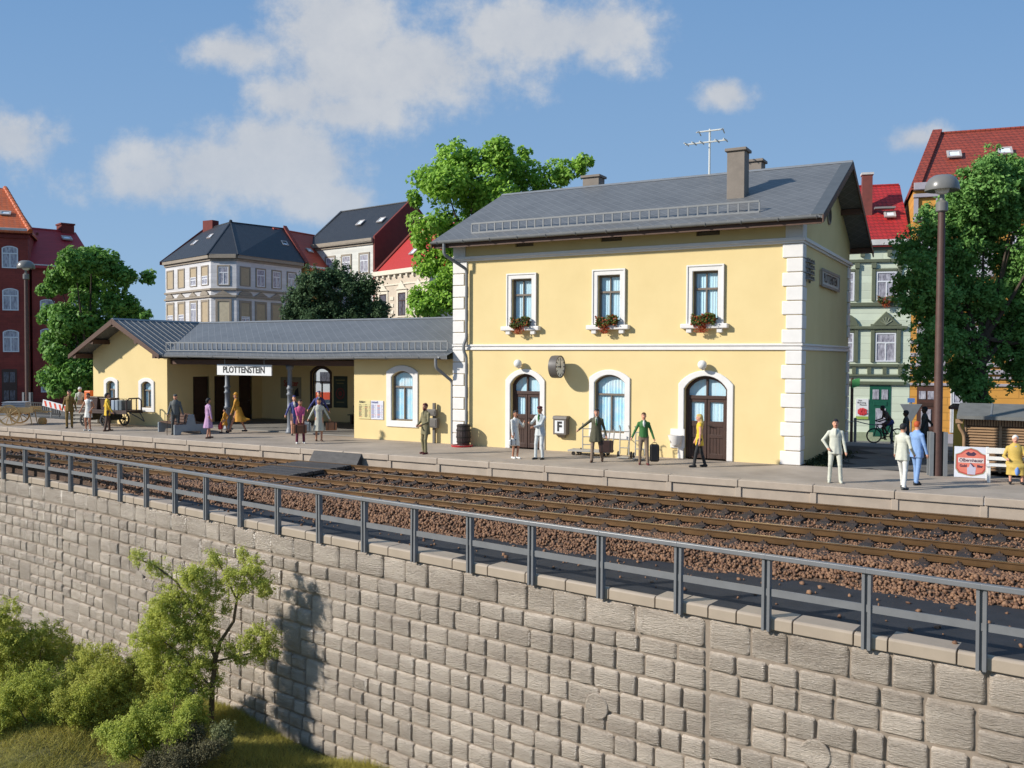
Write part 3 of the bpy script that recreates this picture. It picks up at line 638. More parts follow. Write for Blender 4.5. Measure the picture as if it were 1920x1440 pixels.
for x in (RX1-.02, RX0-.02):
    b = MB()
    for ya, yb in ((-.86, 4.55), (9.96, 4.55)): b.prism([(x, ya, rz(ya)-.02), (x, yb, rz(yb)-.02), (x, yb, rz(yb)-.27), (x, ya, rz(ya)-.25)], (.045, 0, 0))
    b.build('bargeboard', m_brown, roof, bevel=.01)
for yy in (-.45, 2.1, 4.55, 7.0, 9.5):
    b = MB(); z = rz(yy)-th-.005; b.box(-.02, RX1-.03, yy-.09, yy+.09, z-.2, z); b.build('purlin', m_brown, roof)
b = MB(); b.lathe([(.34, 0), (.34, .05), (.25, .06), (.25, .0)], (.0, 4.45, 8.5), 20, axis=(1, 0, 0)); b.build('round_window', m_stonegrey, stn)
b = MB(); b.lathe([(.25, 0), (.25, .02), (0, .02)], (.0, 4.45, 8.5), 20, axis=(1, 0, 0)); b.build('round_pane', m_dark, stn)
gutter(stn, RX0, RX1-.1, -.85, 7.73)
b = MB(); b.box(RX0+.05, RX1-.05, -.74, -.70, 7.5, 7.66); b.build('fascia_board', m_brown, roof)
snow_guard(stn, -12.08, -1.29, -.22, 8.07, 8.41, .33)
for (x0, x1, y0, y1, zt) in ((-2.82, -2.22, 1.4, 2.0, 10.55), (-3.27, -2.62, 5.3, 5.9, 10.95), (-9.82, -9.1, 4.8, 5.4, 10.88)):
    b = MB(); b.box(x0, x1, y0, y1, min(rz(y0), rz(y1))-.25, zt-.1); c = b.build('chimney', m_stonegrey, roof, bevel=.01)
    b = MB(); b.box(x0-.07, x1+.07, y0-.07, y1+.07, zt-.1, zt); b.build('chimney_cap', m_stonegrey, roof, bevel=.015)
downpipe(stn, [(-12.93, -.83, 7.7), (-12.93, -.83, 7.25), (-12.36, -.13, 6.72), (-12.36, -.13, 4.1), (-12.44, -.2, 3.85), (-12.44, -.2, 3.62), (-12.36, -.13, 3.4), (-12.36, -.13, .83)])
# ------------------------------------------------------------------ low wing
wing = thing('station_wing', 'low yellow station wing with open waiting hall, grey roof and gabled end', 'station', (-24, 4.5, 0))
WS = .335
def sag(x): return -.07*math.exp(-((x+21)/4.)**2)
def wz(y): return 3.45+WS*(y+.5) if y <= 4.5 else 3.45+WS*5-WS*(y-4.5)
GX = -32.05; GS = .52
def gzr(x): return wz(4.5)+.02-GS*abs(x-GX)
XA, XB, XC = -34.85, -29.4, -18.07; YF = .2; HB = 6.4
WWIN = (-15.6, 1.06, .81, 2.58, .24)
gw = [(-33.46, .66, .86, 1.98, .14), (-30.84, .72, .86, 1.98, .15)]
b = MB(); wt2 = wz(YF)-.12
wall_y(b, [(XC, 0), (XL, 0), (XL, wt2), (XC, wt2)], [arch(*WWIN)], YF)
b.build('wall', m_yel, wing); b = MB()
ol = [(XA, 0), (XB, 0), (XB, gzr(XB)-.12), (GX, gzr(GX)-.12), (XA, gzr(XA)-.12)]
wall_y(b, ol, [arch(*a) for a in gw], YF)
b.add([(XA, YF, 0), (XA, 9, 0), (XA, 9, gzr(XA)-.12), (XA, YF, gzr(XA)-.12)], [(0, 1, 2, 3)])
b.add([(XA, 9, 0), (XB, 9, 0), (XB, 9, 3.4), (XA, 9, 3.4)], [(0, 1, 2, 3)])
b.build('gable_wall', m_yel, wing)
b = MB()
def wall_x(b, x, y0, y1, holes, top):
    polys = [[V((y0, 0, 0)), V((y1, 0, 0)), V((y1, top, 0)), V((y0, top, 0))]]+[[V((a, c, 0)) for a, c in h] for h in holes]
    tri = tessellate_polygon(polys); b.add([(x, p.x, p.y) for q in polys for p in q], [tuple(t) for t in tri])
drs = [(1.75, 2.75), (3.1, 4.05), (4.75, 5.65)]
wall_x(b, XB, YF, HB, [[(a, .001), (c, .001), (c, 2.36), (a, 2.36)] for a, c in drs], 3.46)
b.add([(XC, YF, 0), (XC, HB, 0), (XC, HB, 3.46), (XC, YF, 3.46)], [(0, 1, 2, 3)])
xbw = -25.28
BWIN = (xbw, 1.2, .86, 2.48, .32)
wall_y(b, [(XB, 0), (XC, 0), (XC, 3.46), (XB, 3.46)], [arch(*BWIN)], HB)
b.build('hall_wall', m_yel, wing)
for a, c in drs:
    d = MB(); d.box(XB-.14, XB-.10, a, c, .02, 2.36); d.box(XB-.1, XB-.05, a+.14, c-.14, .2, .95); d.box(XB-.1, XB-.05, a+.14, c-.14, 1.15, 2.2); dd = d.build('door', m_door, wing, bevel=.01)
    h = MB(); h.tube([(XB-.1, c-.12, 1.05), (XB-.03, c-.12, 1.05), (XB-.03, c-.24, 1.05)], .014, 6); h.build('door_handle', m_grey, dd)
surround(wing, WWIN, YF, .25); window_y(wing, WWIN, YF, .68, (.52,), False, 'full', cm=m_curt2)
for a in gw: surround(wing, a, YF, .2); window_y(wing, a, YF, .66, (.5,), False, 'full')
window_y(wing, BWIN, HB, .62, (.5,), False, None, fm=m_door, inset=.05)
b = MB(); b.ring(P3(scaled(BWIN, .12), HB), P3(arch(*BWIN), HB), (0, -.03, 0)); b.build('window_surround', m_door, wing)
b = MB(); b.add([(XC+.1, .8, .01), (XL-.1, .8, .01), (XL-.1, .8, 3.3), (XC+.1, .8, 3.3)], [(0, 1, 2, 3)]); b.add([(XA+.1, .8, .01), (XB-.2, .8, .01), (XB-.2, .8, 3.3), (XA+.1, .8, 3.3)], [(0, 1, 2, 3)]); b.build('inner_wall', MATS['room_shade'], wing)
# hall floor of long paving strips with a low step
m_hall = mat('hall_paving', (.22, .205, .185), .75, .15, 1., .2, 50)
for i in range(12):
    y0 = .55+i*.485; b = MB(); b.box(XB+.01, XC-.01, y0+.006, y0+.479, .004, .055+random.uniform(-.003, .003)); b.build('floor_strip', m_hall, wing, bevel=.008)
b = MB(); b.add([(XB, YF+.1, 3.22), (XC, YF+.1, 3.22), (XC, HB, 3.40), (XB, HB, 3.40)], [(0, 1, 2, 3)]); b.build('hall_ceiling', mat('ceiling_boards', (.16, .13, .10), .8, .2, 3., .3, 20, stretch=(1, 8, 1)), wing)
b = MB(); b.box(XB+.02, XC-.02, .38, .62, 2.98, 3.215); b.build('beam', m_brown, wing, bevel=.015)
# columns
b = MB(); b.lathe([(.2, .0), (.2, .07), (.17, .1), (.17, .17), (.14, .22), (.125, .3), (.118, .98), (.15, 1.0), (.15, 1.06), (.118, 1.08), (.112, 1.66), (.145, 1.68), (.145, 1.75), (.112, 1.77), (.112, 1.92), (.145, 1.94), (.145, 2.0), (.108, 2.03), (.1, 2.75), (.16, 2.86), (.18, 2.975)], (0, 0, 0), 18)
cme = b.mesh('column', mat('column_blue_grey', (.17, .185, .21), .5, .1, 4.), True)
for x in (-25.72, -21.9): o = link('column', cme, wing); o.location = (x, .5, .004)
# wing roofs
b = MB()
v1 = [(-28.75, -.52, wz(-.52)), (XL-.02, -.52, wz(-.52)), (XL-.02, 4.5, wz(4.5)), (GX, 4.5, wz(4.5))]
nx = 20; ny = 4
for i in range(nx):
    for j in range(ny):
        def q(u, v):
            x0 = -28.75+(GX+28.75)*v; x = x0+(XL-.02-x0)*u; y = -.52+5.02*v; return (x, y, wz(y)+sag(x)*(1-v))
        b.add([q(i/nx, j/ny), q((i+1)/nx, j/ny), q((i+1)/nx, (j+1)/ny), q(i/nx, (j+1)/ny)], [(0, 1, 2, 3)])
b.add([(x, y, wz(y)) for x, y in ((GX, 4.5), (XL-.02, 4.5), (XL-.02, 9.5), (GX, 9.5))], [(0, 1, 2, 3)])
for y_, in ((-.52,),):
    xs = np.linspace(-28.75, XL-.02, 20)
    for a, c in zip(xs[:-1], xs[1:]): b.add([(a, y_, wz(y_)+sag(a)), (c, y_, wz(y_)+sag(c)), (c, y_+.02, wz(y_)-.14+sag(c)), (a, y_+.02, wz(y_)-.14+sag(a))], [(0, 1, 2, 3)])
    b.add([(-28.75, -.5, 3.3), (XL-.02, -.5, 3.3), (XL-.02, YF+.12, 3.32), (-28.75, YF+.12, 3.32)], [(0, 1, 2, 3)])
wr = b.build('roof', slate_mat('wing_slates', (.135, .138, .142), 0), wing)
b = MB(); b.prism([(GX, 4.38, wz(4.38)+.02), (GX, 4.5, wz(4.5)+.05), (GX, 4.62, wz(4.62)+.02), (GX, 4.5, wz(4.5)-.05)], (XL-GX, 0, 0)); b.build('ridge_cap', m_grey, wr)
b = MB(); EX0, EX1 = GX-3.35, -28.75; yv = -.78
b.prism([(GX, yv, gzr(GX)), (EX1, yv, gzr(EX1)), (EX1, -.5, gzr(EX1)), (GX, 4.5, gzr(GX))], (0, 0, -.12)); b.prism([(GX, yv, gzr(GX)), (EX0, yv, gzr(EX0)), (EX0, 9.6, gzr(EX0)), (GX, 9.6, gzr(GX))], (0, 0, -.12)); b.prism([(GX, 4.5, gzr(GX)), (EX1, 9.6, gzr(EX1)), (GX, 9.6, gzr(GX))], (0, 0, -.12))
gr = b.build('gable_roof', slate_mat('gable_sheet', (.10, .103, .108), 1), wing)
b = MB(); b.prism([(GX-.13, yv, gzr(GX-.13)+.02), (GX, yv, gzr(GX)+.05), (GX+.13, yv, gzr(GX+.13)+.02), (GX, yv, gzr(GX)-.05)], (0, 10.3, 0)); b.build('ridge_cap', m_grey, gr)
# standing seams on the gable roof slope that faces the sun
for i in range(14):
    y0 = -.55+i*.36; t = max(0, (y0+.5)/5.0); x1 = EX1+(GX-EX1)*t
    if x1 - GX < .35: continue
    b = MB(); b.prism([(GX+.12, y0, gzr(GX+.12)), (GX+.12, y0+.03, gzr(GX+.12)), (GX+.12, y0+.03, gzr(GX+.12)+.03), (GX+.12, y0, gzr(GX+.12)+.03)], (x1-GX-.14, 0, gzr(x1-.02)-gzr(GX+.12))); b.build('seam', m_grey, gr)
b = MB()
for xa in (EX0, EX1): b.prism([(xa, yv-.03, gzr(xa)+.01), (GX, yv-.03, gzr(GX)+.01), (GX, yv-.03, gzr(GX)-.27), (xa, yv-.03, gzr(xa)-.2)], (0, .05, 0))
b.build('bargeboard', m_brown, gr, bevel=.01)
for xx, hh in ((EX0+.42, .2), (GX-1.6, .18), (GX, .2), (GX+1.6, .18), (EX1-.42, .2)):
    b = MB(); z = gzr(xx)-.125; b.box(xx-.1, xx+.1, yv+.03, YF+.1, z-hh-.06, z-.03); b.build('purlin', m_brown, gr)
gutter(wing, -28.9, XL-.35, -.6, 3.395, .08, 1.6, sag)
snow_guard(wing, -29.0, -13.2, -.16, 3.64, 4.0, .30, sag)
downpipe(wing, [(-13.45, -.6, 3.36), (-13.45, -.6, 2.98), (-13.12, .05, 2.45), (-13.12, .05, .02)])
b = MB(); b.box(-14.2, -13.75, 6.2, 6.6, 4.4, 5.85); b.build('chimney', m_stonegrey, wr, bevel=.01)
# ------------------------------------------------------------------ town houses
m_wfr = mat('white_window_paint', (.70, .71, .74), .45, .03)
def pane_mat(name, c1, c2): return mat(name, c1, .12, .0, 5., col2=c2, stretch=(2, 2, .7), spec=.6)
m_pn1 = pane_mat('net_curtain_glass', (.16, .15, .19), (.55, .54, .60)); m_pn2 = pane_mat('dark_glass', (.03, .03, .04), (.18, .17, .2))
class Fr:
    def __init__(s, A, B):
        s.A = V((A[0], A[1])); d = V((B[0]-A[0], B[1]-A[1])); s.L = d.length; s.d = d.normalized(); s.n = V((s.d.y, -s.d.x))
    def __call__(s, x, o, z): p = s.A+s.d*x+s.n*o; return V((p.x, p.y, z))
    def slab(s, b, x0, x1, z0, z1, o0, o1, mi=0):
        c = [s(x, o, z) for x in (x0, x1) for o in (o1, o0) for z in (z0, z1)]
        b.add(c, [(0, 1, 3, 2), (4, 6, 7, 5), (0, 4, 5, 1), (2, 3, 7, 6), (0, 2, 6, 4), (1, 5, 7, 3)], mi)
    def prism(s, b, poly, o0, o1, mi=0): b.prism([s(x, o0, z) for x, z in poly], V((s.n.x, s.n.y, 0))*(o1-o0), mi)
def band_f(parent, F, name, m, x0, x1, z0, z1, o=.08, bevel=.02):
    b = MB(); F.slab(b, x0, x1, z0, z1, -.02, o); return b.build(name, m, parent, bevel=bevel)
def hwin(parent, F, x0, x1, z0, z1, sm=None, sw=.16, arched=0., pm=None, fm=None, blind=None, part=1., transom=.66):
    """town-house window: trim, frame, panes; or blind panel"""
    if sm is not None:
        b = MB(); o = [(x0-sw, z0-sw*.5), (x1+sw, z0-sw*.5), (x1+sw, z1+sw), (x0-sw, z1+sw)]; i = [(x0, z0), (x1, z0), (x1, z1), (x0, z1)]
        b.ring([F(x, -.02, z) for x, z in o], [F(x, -.02, z) for x, z in i], V((F.n.x, F.n.y, 0))*.09); b.build('window_surround', sm, parent, bevel=.015)
    if blind is not None and part >= 1:
        b = MB(); F.slab(b, x0, x1, z0, z1, -.02, .025); b.build('blind_panel', blind, parent); return
    if blind is not None:
        zb = z0+(z1-z0)*(1-part); b = MB(); F.slab(b, x0, x1, zb, z1, -.02, .025); b.build('blind_panel', blind, parent); z1 = zb-.01
    fm = fm or m_wfr; t = .075; b = MB(); w = x1-x0
    if arched:
        xm = (x0+x1)/2; o = arch(xm, w, z0, z1-arched, arched, 8); i = arch(xm, w-2*t, z0+t, z1-arched-.02, arched-t*.7, 8)
    else: o = [(x0, z0), (x1, z0), (x1, z1), (x0, z1)]; i = [(x0+t, z0+t), (x1-t, z0+t), (x1-t, z1-t), (x0+t, z1-t)]
    b.ring([F(x, .0, z) for x, z in o], [F(x, .0, z) for x, z in i], V((F.n.x, F.n.y, 0))*.045)
    zt = z0+(z1-z0)*transom; F.slab(b, x0+t, x1-t, zt-.04, zt+.04, 0, .04); F.slab(b, (x0+x1)/2-.035, (x0+x1)/2+.035, z0+t, zt-.04, 0, .04)
    wn = b.build('window', fm, parent)
    xm = (x0+x1)/2
    for (a, c, e, g) in ((x0+t, xm-.035, z0+t, zt-.04), (xm+.035, x1-t, z0+t, zt-.04), (x0+t, x1-t, zt+.04, z1-t)):
        p = MB(); p.add([F(a, .012, e), F(c, .012, e), F(c, .012, g), F(a, .012, g)], [(0, 1, 2, 3)]); p.build('pane', pm or m_pn1, wn)
def skylight(parent, corner, ux, uv, w=.7, h=.55):
    ux = V(ux).normalized(); uv = V(uv).normalized(); n = ux.cross(uv).normalized(); n = n if n.z > 0 else -n; c = V(corner)+n*.04; b = MB()
    o = [c, c+ux*w, c+ux*w+uv*h, c+uv*h]; t = .12; i = [c+(ux+uv)*t, c+ux*(w-t)+uv*t, c+ux*(w-t)+uv*(h-t), c+ux*t+uv*(h-t)]
    b.ring(o, i, n*.09); s = b.build('skylight', mat('skylight_frame', (.42, .38, .36), .5), parent)
    p = MB(); p.add([q+n*.05 for q in i], [(0, 1, 2, 3)]); p.build('pane', mat('bright_glass', (.75, .80, .86), .15, spec=.6), s)
def block(parent, foot, z0, z1, m, name='wall'):
    n = len(foot); b = MB(); b.add([(x, y, z0) for x, y in foot]+[(x, y, z1) for x, y in foot], [(i, (i+1) % n, n+(i+1) % n, n+i) for i in range(n)]+[tuple(range(n, 2*n))]); return b.build(name, m, parent)
def gable_roof(parent, F, x0, x1, depth, eave, ridge, m, over=.35, th=.14, ends=None, endm=None, hx=(0, 0)):
    """ridge parallel to the front; hx pulls the ridge ends in for hipped ends"""
    h = depth/2; b = MB(); sl = (ridge-eave)/h; ra, rb = x0+hx[0], x1-hx[1]; za = eave-sl*over
    b.prism([F(x0, over, za), F(x1, over, za), F(rb, -h, ridge), F(ra, -h, ridge)], (0, 0, -th)); b.prism([F(x0, -depth-over, za), F(x1, -depth-over, za), F(rb, -h, ridge), F(ra, -h, ridge)], (0, 0, -th))
    if hx[0]: b.prism([F(x0, over, za), F(ra, -h, ridge), F(x0, -depth-over, za)], (0, 0, -th))
    if hx[1]: b.prism([F(x1, over, za), F(rb, -h, ridge), F(x1, -depth-over, za)], (0, 0, -th))
    x0, x1 = ra, rb
    r = b.build('roof', m, parent)
    b = MB(); d3 = V((F.d.x, F.d.y, 0))
    for k in range(int((x1-x0)/.42)):
        x = x0+k*.42; b.cone(F(x, -h, ridge-.03), F(min(x+.44, x1), -h, ridge-.01), .11, .095, 8)
    b.build('ridge_tiles', m, r)
    if endm is not None:
        for x in (x0, x1):
            e = MB(); xx = x-.12 if x == x0 else x-.16
            e.prism([F(xx, .02, eave-.6), F(xx, .02, eave+.25), F(xx, -h, ridge+.32), F(xx, -depth-.02, eave+.25), F(xx, -depth-.02, eave-.6)], d3*.28); e.build('gable_wall', endm, parent)
    return r
def chimney_f(parent, F, x0, x1, o0, o1, z0, z1, m, cap):
    b = MB(); F.slab(b, x0, x1, z0, z1-.12, o0, o1); c = b.build('chimney', m, parent); b = MB(); F.slab(b, x0-.06, x1+.06, z1-.12, z1, o0-.06, o1+.06); b.build('chimney_cap', cap, parent)
m_brick = course_mat('dark_red_brick', (.25, .042, .03), .16, .4, .8, .3, var=.2, axis=1, joint=.75)
m_brick2 = mat('red_party_wall', (.15, .020, .014), .8, .15, 2., .15, 20)
m_torange = course_mat('orange_roof_tiles', (.55, .115, .025), .22, .25, .6, .6, 1.3, axis=1)
m_tred = course_mat('red_roof_tiles', (.40, .022, .018), .22, .25, .6, .6, 1.3, axis=2)
m_tred2 = course_mat('brown_red_roof_tiles', (.31, .05, .024), .25, .3, .6, .9, 1.2, axis=2, joint=.35)
m_tred3 = course_mat('crimson_roof_tiles', (.42, .022, .022), .25, .3, .6, .9, 1.2, axis=2, joint=.4)
m_tblack = course_mat('black_roof_tiles', (.022, .024, .03), .22, .25, .5, .5, 1.3, axis=2)
m_trimw = mat('light_cornice', (.56, .54, .52), .6)
# dark red brick corner house, left edge
h1 = thing('brick_house', 'tall dark red brick house with an orange tiled roof at the left edge', 'house', (-56, 2, -.1))
F = Fr((-53.55-.63*16.3, 8.8-.78*16.3), (-53.55, 8.8)); H = 12.0; P_ = lambda x, o: (F(x, o, 0).x, F(x, o, 0).y); d3 = V((F.d.x, F.d.y, 0))
block(h1, [P_(0, 0), P_(F.L, 0), P_(F.L, -10.4), P_(0, -10.4)], -.12, H, m_brick)
ox = F.L-14.98
for zz in (9.3, 6.42, 3.58):
    for x in (13.4+ox, 10.6+ox, 7.8+ox): hwin(h1, F, x, x+.98, zz, zz+1.52, arched=.16)
for x in (13.3+ox,):
    b = MB(); F.slab(b, x, x+.92, .1, 2.4, 0, .03); dd = b.build('door', m_door, h1)
    for (a, c, e, g) in ((.12, .42, .3, .95), (.5, .8, .3, .95), (.12, .42, 1.5, 2.2), (.5, .8, 1.5, 2.2)): b = MB(); F.slab(b, x+a, x+c, e, g, .03, .05); b.build('door_panel', m_pn2, dd)
band_f(h1, F, 'cornice', m_brick2, 0, F.L+.1, 11.35, 11.6, .12); band_f(h1, F, 'gutter_board', m_trimw, 0, F.L+.15, 11.82, 12.02, .3)
for i in range(46): b = MB(); x = .2+i*.37; F.slab(b, x, x+.17, 11.62, 11.8, 0, .14); b.build('dentil', m_brick2, h1)
rf = gable_roof(h1, F, -.3, F.L+.2, 10.5, 12.05, 15.55, m_torange, .35, hx=(0, 2.2))
b = MB()
for k in range(14): p, q = F(F.L+.2, .35, 11.85), F(F.L-2.0, -5.25, 15.58); b.cone(p.lerp(q, k/14), p.lerp(q, (k+1.05)/14), .17, .15, 8)
b.build('hip_tiles', m_torange, rf)
skylight(rf, F(F.L-1.9, -1.5, 13.05), d3, V((-F.n.x*5.25, -F.n.y*5.25, 3.5)))
# its lower neighbour
h2 = thing('brick_house', 'lower dark red brick house with a crimson tiled roof behind the left tree', 'house', (-58, 13, -.1))
F = Fr((-53.9, 9.3), (-53.9+.30*4.3, 9.3+.954*4.3)); P_ = lambda x, o: (F(x, o, 0).x, F(x, o, 0).y); d3 = V((F.d.x, F.d.y, 0))
block(h2, [P_(0, 0), P_(F.L, 0), P_(F.L, -9.3), P_(0, -9.3)], -.12, 9.75, m_brick)
for zz, hh in ((5.8, 1.5), (3.75, 1.5), (.76, 1.6)):
    for x in (.48, 2.5): hwin(h2, F, x, x+.95, zz, zz+hh, arched=.14)
band_f(h2, F, 'cornice', m_trimw, 0, F.L, 9.5, 9.7, .2)
rf = gable_roof(h2, F, -.2, F.L+.1, 9.4, 9.75, 12.75, mat('crimson_tiles_far', (.36, .022, .026), .6, .15, 3., .6, 16, stretch=(1, .2, 3)), .3)
chimney_f(h2, F, 3.3, 4.2, -5.6, -4.4, 12.0, 13.35, m_brick2, m_brick2)
b = MB(); b.prism([F(F.L-.02, 0, 9.7), F(F.L-.02, -4.7, 12.6), F(F.L-.02, -9.3, 9.7)], d3*-.2); b.build('gable_wall', m_brick2, h2)
skylight(rf, F(3.0, -3.2, 11.9), d3, V((-F.n.x*4.7, -F.n.y*4.7, 3.)))
# grey and white corner house with black roof
m_ww = course_mat('white_rusticated', (.62, .61, .62), .3, 3., .7, .25, var=.05, axis=2, joint=.86); m_tp = mat('taupe_trim', (.27, .225, .175), .7, .1, 3., .1, 20); m_tan = mat('tan_blind', (.40, .315, .205), .8, .08, 4.)
h3 = thing('corner_house', 'white corner house with taupe window trim and a black hipped roof behind the wing', 'house', (-57, 31, -.1))
A0, B0, C0, D0 = (-63.7, 28.75), (-54.97, 26.23), (-52.98, 27.25), (-52.76, 35.1)
block(h3, [A0, B0, C0, D0, (-60.5, 38.), (-66, 37)], -.12, 11.6, m_ww)
FL, FM, FRt = Fr(A0, B0), Fr(B0, C0), Fr(C0, D0)
for Fq in (FL, FM, FRt):
    for (za, zb, o) in ((11.55, 11.75, .12), (11.75, 12.1, .3), (9.02, 9.2, .14), (8.42, 8.6, .16)): band_f(h3, Fq, 'cornice', m_tp, -.06, Fq.L+.06, za, zb, o)
def ped(F, xm, tri, w=.75):
    b = MB(); poly = [(xm-w, 8.62), (xm+w, 8.62), (xm, 9.0)] if tri else [(xm-w*math.cos(math.pi*i/8), 8.62+.38*math.sin(math.pi*i/8)) for i in range(9)]
    F.prism(b, poly, -.02, .14); b.build('pediment', m_tp, h3)
lw = [(.45, 1.65, 1., 1), (2.8, 3.9, 1., .62), (5.25, 6.35, .5, 0), (7.45, 8.55, .5, 1)]
for i, (x0, x1, p1, p2) in enumerate(lw):
    hwin(h3, FL, x0, x1, 9.55, 11.1, m_tp, .13, blind=m_tan if i != 9 else None, part=(1, 1, .5, .5)[i]); hwin(h3, FL, x0, x1, 6.3, 8.05, m_tp, .2, blind=m_tan if i != 2 else None, part=(.55, .55, 0, 1)[i]); ped(FL, (x0+x1)/2, i % 3 != 0)
    hwin(h3, FL, x0, x1, 3.1, 4.9, m_tp, .2)
hwin(h3, FM, .68, 1.55, 9.5, 11.05, m_tp, .13); hwin(h3, FM, .62, 1.6, 6.2, 8.05, m_tp, .22, blind=mat('pale_blind', (.55, .47, .33), .8)); ped(FM, 1.1, True)
for i, x0 in enumerate((.5, 2.3, 4.2, 6.1)):
    hwin(h3, FRt, x0, x0+.95, 9.5, 11.0, m_tp, .13, blind=m_tan if i == 0 else None, part=1.); hwin(h3, FRt, x0, x0+.95, 6.3, 7.95, m_tp, .22, blind=m_tan, part=(.7, 1, 1, 1)[i]); ped(FRt, x0+.47, i != 0)
pk = V((-58.1, 31.5, 15.75)); lt = V((-63.2, 33.2, 15.65)); rt_ = V((-56.7, 36.9, 15.75)); b = MB()
ea = [FL(-.3, .35, 12.05), FL(FL.L+.1, .35, 12.05), FRt(-.1, .35, 12.05), FRt(FRt.L+.2, .35, 12.05)]
bk1 = V((-61.5, 39, 12.05)); bk2 = V((-66.6, 37.2, 12.05))
b.add(ea+[pk, lt, rt_, bk1, bk2], [(0, 1, 4, 5), (1, 2, 4), (2, 3, 6, 4), (3, 7, 6), (7, 8, 5, 4, 6), (8, 0, 5)]); rf = b.build('roof', m_tblack, h3)
b = MB()
for p0, p1 in ((pk, ea[1]), (pk, ea[2]), (pk, lt), (pk, rt_)): b.tube([p0, p1], .08, 6)
b.sphere(pk+V((0, 0, .1)), .16, 8); b.build('hip_tiles', m_tblack, rf)
b = MB(); b.prism([ea[0]+V((-.1, 0, .05)), lt+V((-.1, 0, .2)), lt+V((-.1, 0, -.2)), ea[0]+V((-.1, 0, -.25))], V((.2, .35, 0))); b.build('verge_wall', m_brick2, rf)
b = MB(); b.prism([ea[3]+V((0, 0, .1)), rt_+V((0, 0, .3)), rt_+V((0, 0, -.3)), ea[3]+V((0, 0, -.3))], V((.1, .35, 0))); b.build('verge_wall', m_brick2, rf)
b = MB(); b.box(-62.9, -61.6, 32.5, 33.3, 15.0, 16.35); b.build('chimney', m_brick2, rf)
sd = (lt+pk)/2-(ea[0]+ea[1])/2; sx = ea[1]-ea[0]
for f, g in ((.3, .42), (.62, .55)): skylight(rf, ea[0]+sx*f+(lt-ea[0]).lerp(pk-ea[1], f)*g, sx, (lt-ea[0]).lerp(pk-ea[1], f), .75, .8)
sx = ea[3]-ea[2]
for f, g in ((.42, .5), (.78, .45)): skylight(rf, ea[2]+sx*f+(pk-ea[2]).lerp(rt_-ea[3], f)*g, sx, (pk-ea[2]).lerp(rt_-ea[3], f), .75, .8)
# orange-roofed house glimpsed behind it
h4 = thing('row_house', 'narrow ochre house with orange-red roof squeezed between the corner house and white house', 'house', (-56, 42, -.1))
F = Fr((-52.7, 35.6), (-52.7, 43)); block(h4, [(-52.7, 35.6), (-52.7, 43), (-61, 43), (-61, 35.6)], -.12, 11.9, mat('ochre_plaster', (.6, .34, .09), .8, .1, 2.))
band_f(h4, F, 'cornice', m_trimw, 0, F.L, 11.6, 11.9, .2); rf = gable_roof(h4, F, -.1, F.L, 8, 11.9, 15.6, mat('far_orange_tiles', (.42, .06, .025), .6, .15, 3., .5, 14, stretch=(1, .2, 3)), .3); skylight(rf, F(2.2, -1.6, 13.4), (0, 1, 0), (-4, 0, 3.7))
for x in (.6, 2.6): hwin(h4, F, x, x+.9, 9.2, 10.9, m_trimw, .12)
# white house with black roof and red gable
h5 = thing('row_house', 'white house with black tiled roof and bare red party wall above the dark round tree', 'house', (-50, 42, -.1))
A0, B0 = (-56.35, 39.67), (-46.48, 37.89); F = Fr(A0, B0); bk = lambda p: (p[0]-F.n.x*9.5, p[1]-F.n.y*9.5)
m_w2 = course_mat('cream_rusticated', (.66, .65, .60), .3, 3., .7, .2, var=.05, axis=2, joint=.88)
block(h5, [A0, B0, bk(B0), bk(A0)], -.12, 14.0, m_w2)
for (za, zb, o) in ((13.75, 13.95, .12), (13.95, 14.35, .3)): band_f(h5, F, 'cornice', m_tp, -.05, F.L+.05, za, zb, o)
for x0 in (.7, 3.25, 5.65, 8.2): hwin(h5, F, x0, x0+1.15, 11.2, 12.9, m_tp, .2)
for x0 in (.7, 3.25, 5.65, 8.2): hwin(h5, F, x0, x0+1.15, 8.0, 9.7, m_tp, .2)
rf = gable_roof(h5, F, -.1, F.L+.0, 9.5, 14.35, 18.35, m_tblack, .3)
b = MB(); d3 = V((F.d.x, F.d.y, 0)); b.prism([F(F.L+.01, .05, -.1), F(F.L+.01, .05, 14.5), F(F.L+.01, -4.75, 18.6), F(F.L+.01, -9.5, 14.5), F(F.L+.01, -9.5, -.1)], d3*.22); b.build('gable_wall', m_brick2, h5)
b = MB(); b.prism([F(-.35, .3, 14.1), F(-.35, -4.75, 18.45), F(-.35, -4.75, 18.2), F(-.35, .3, 13.9)], d3*.3); b.build('verge_tiles', m_tblack, rf)
for f in (.52, .82): skylight(rf, F(F.L*f, -2.0, 16.1), d3, V((-F.n.x*4.75, -F.n.y*4.75, 4.)), .8, .8)
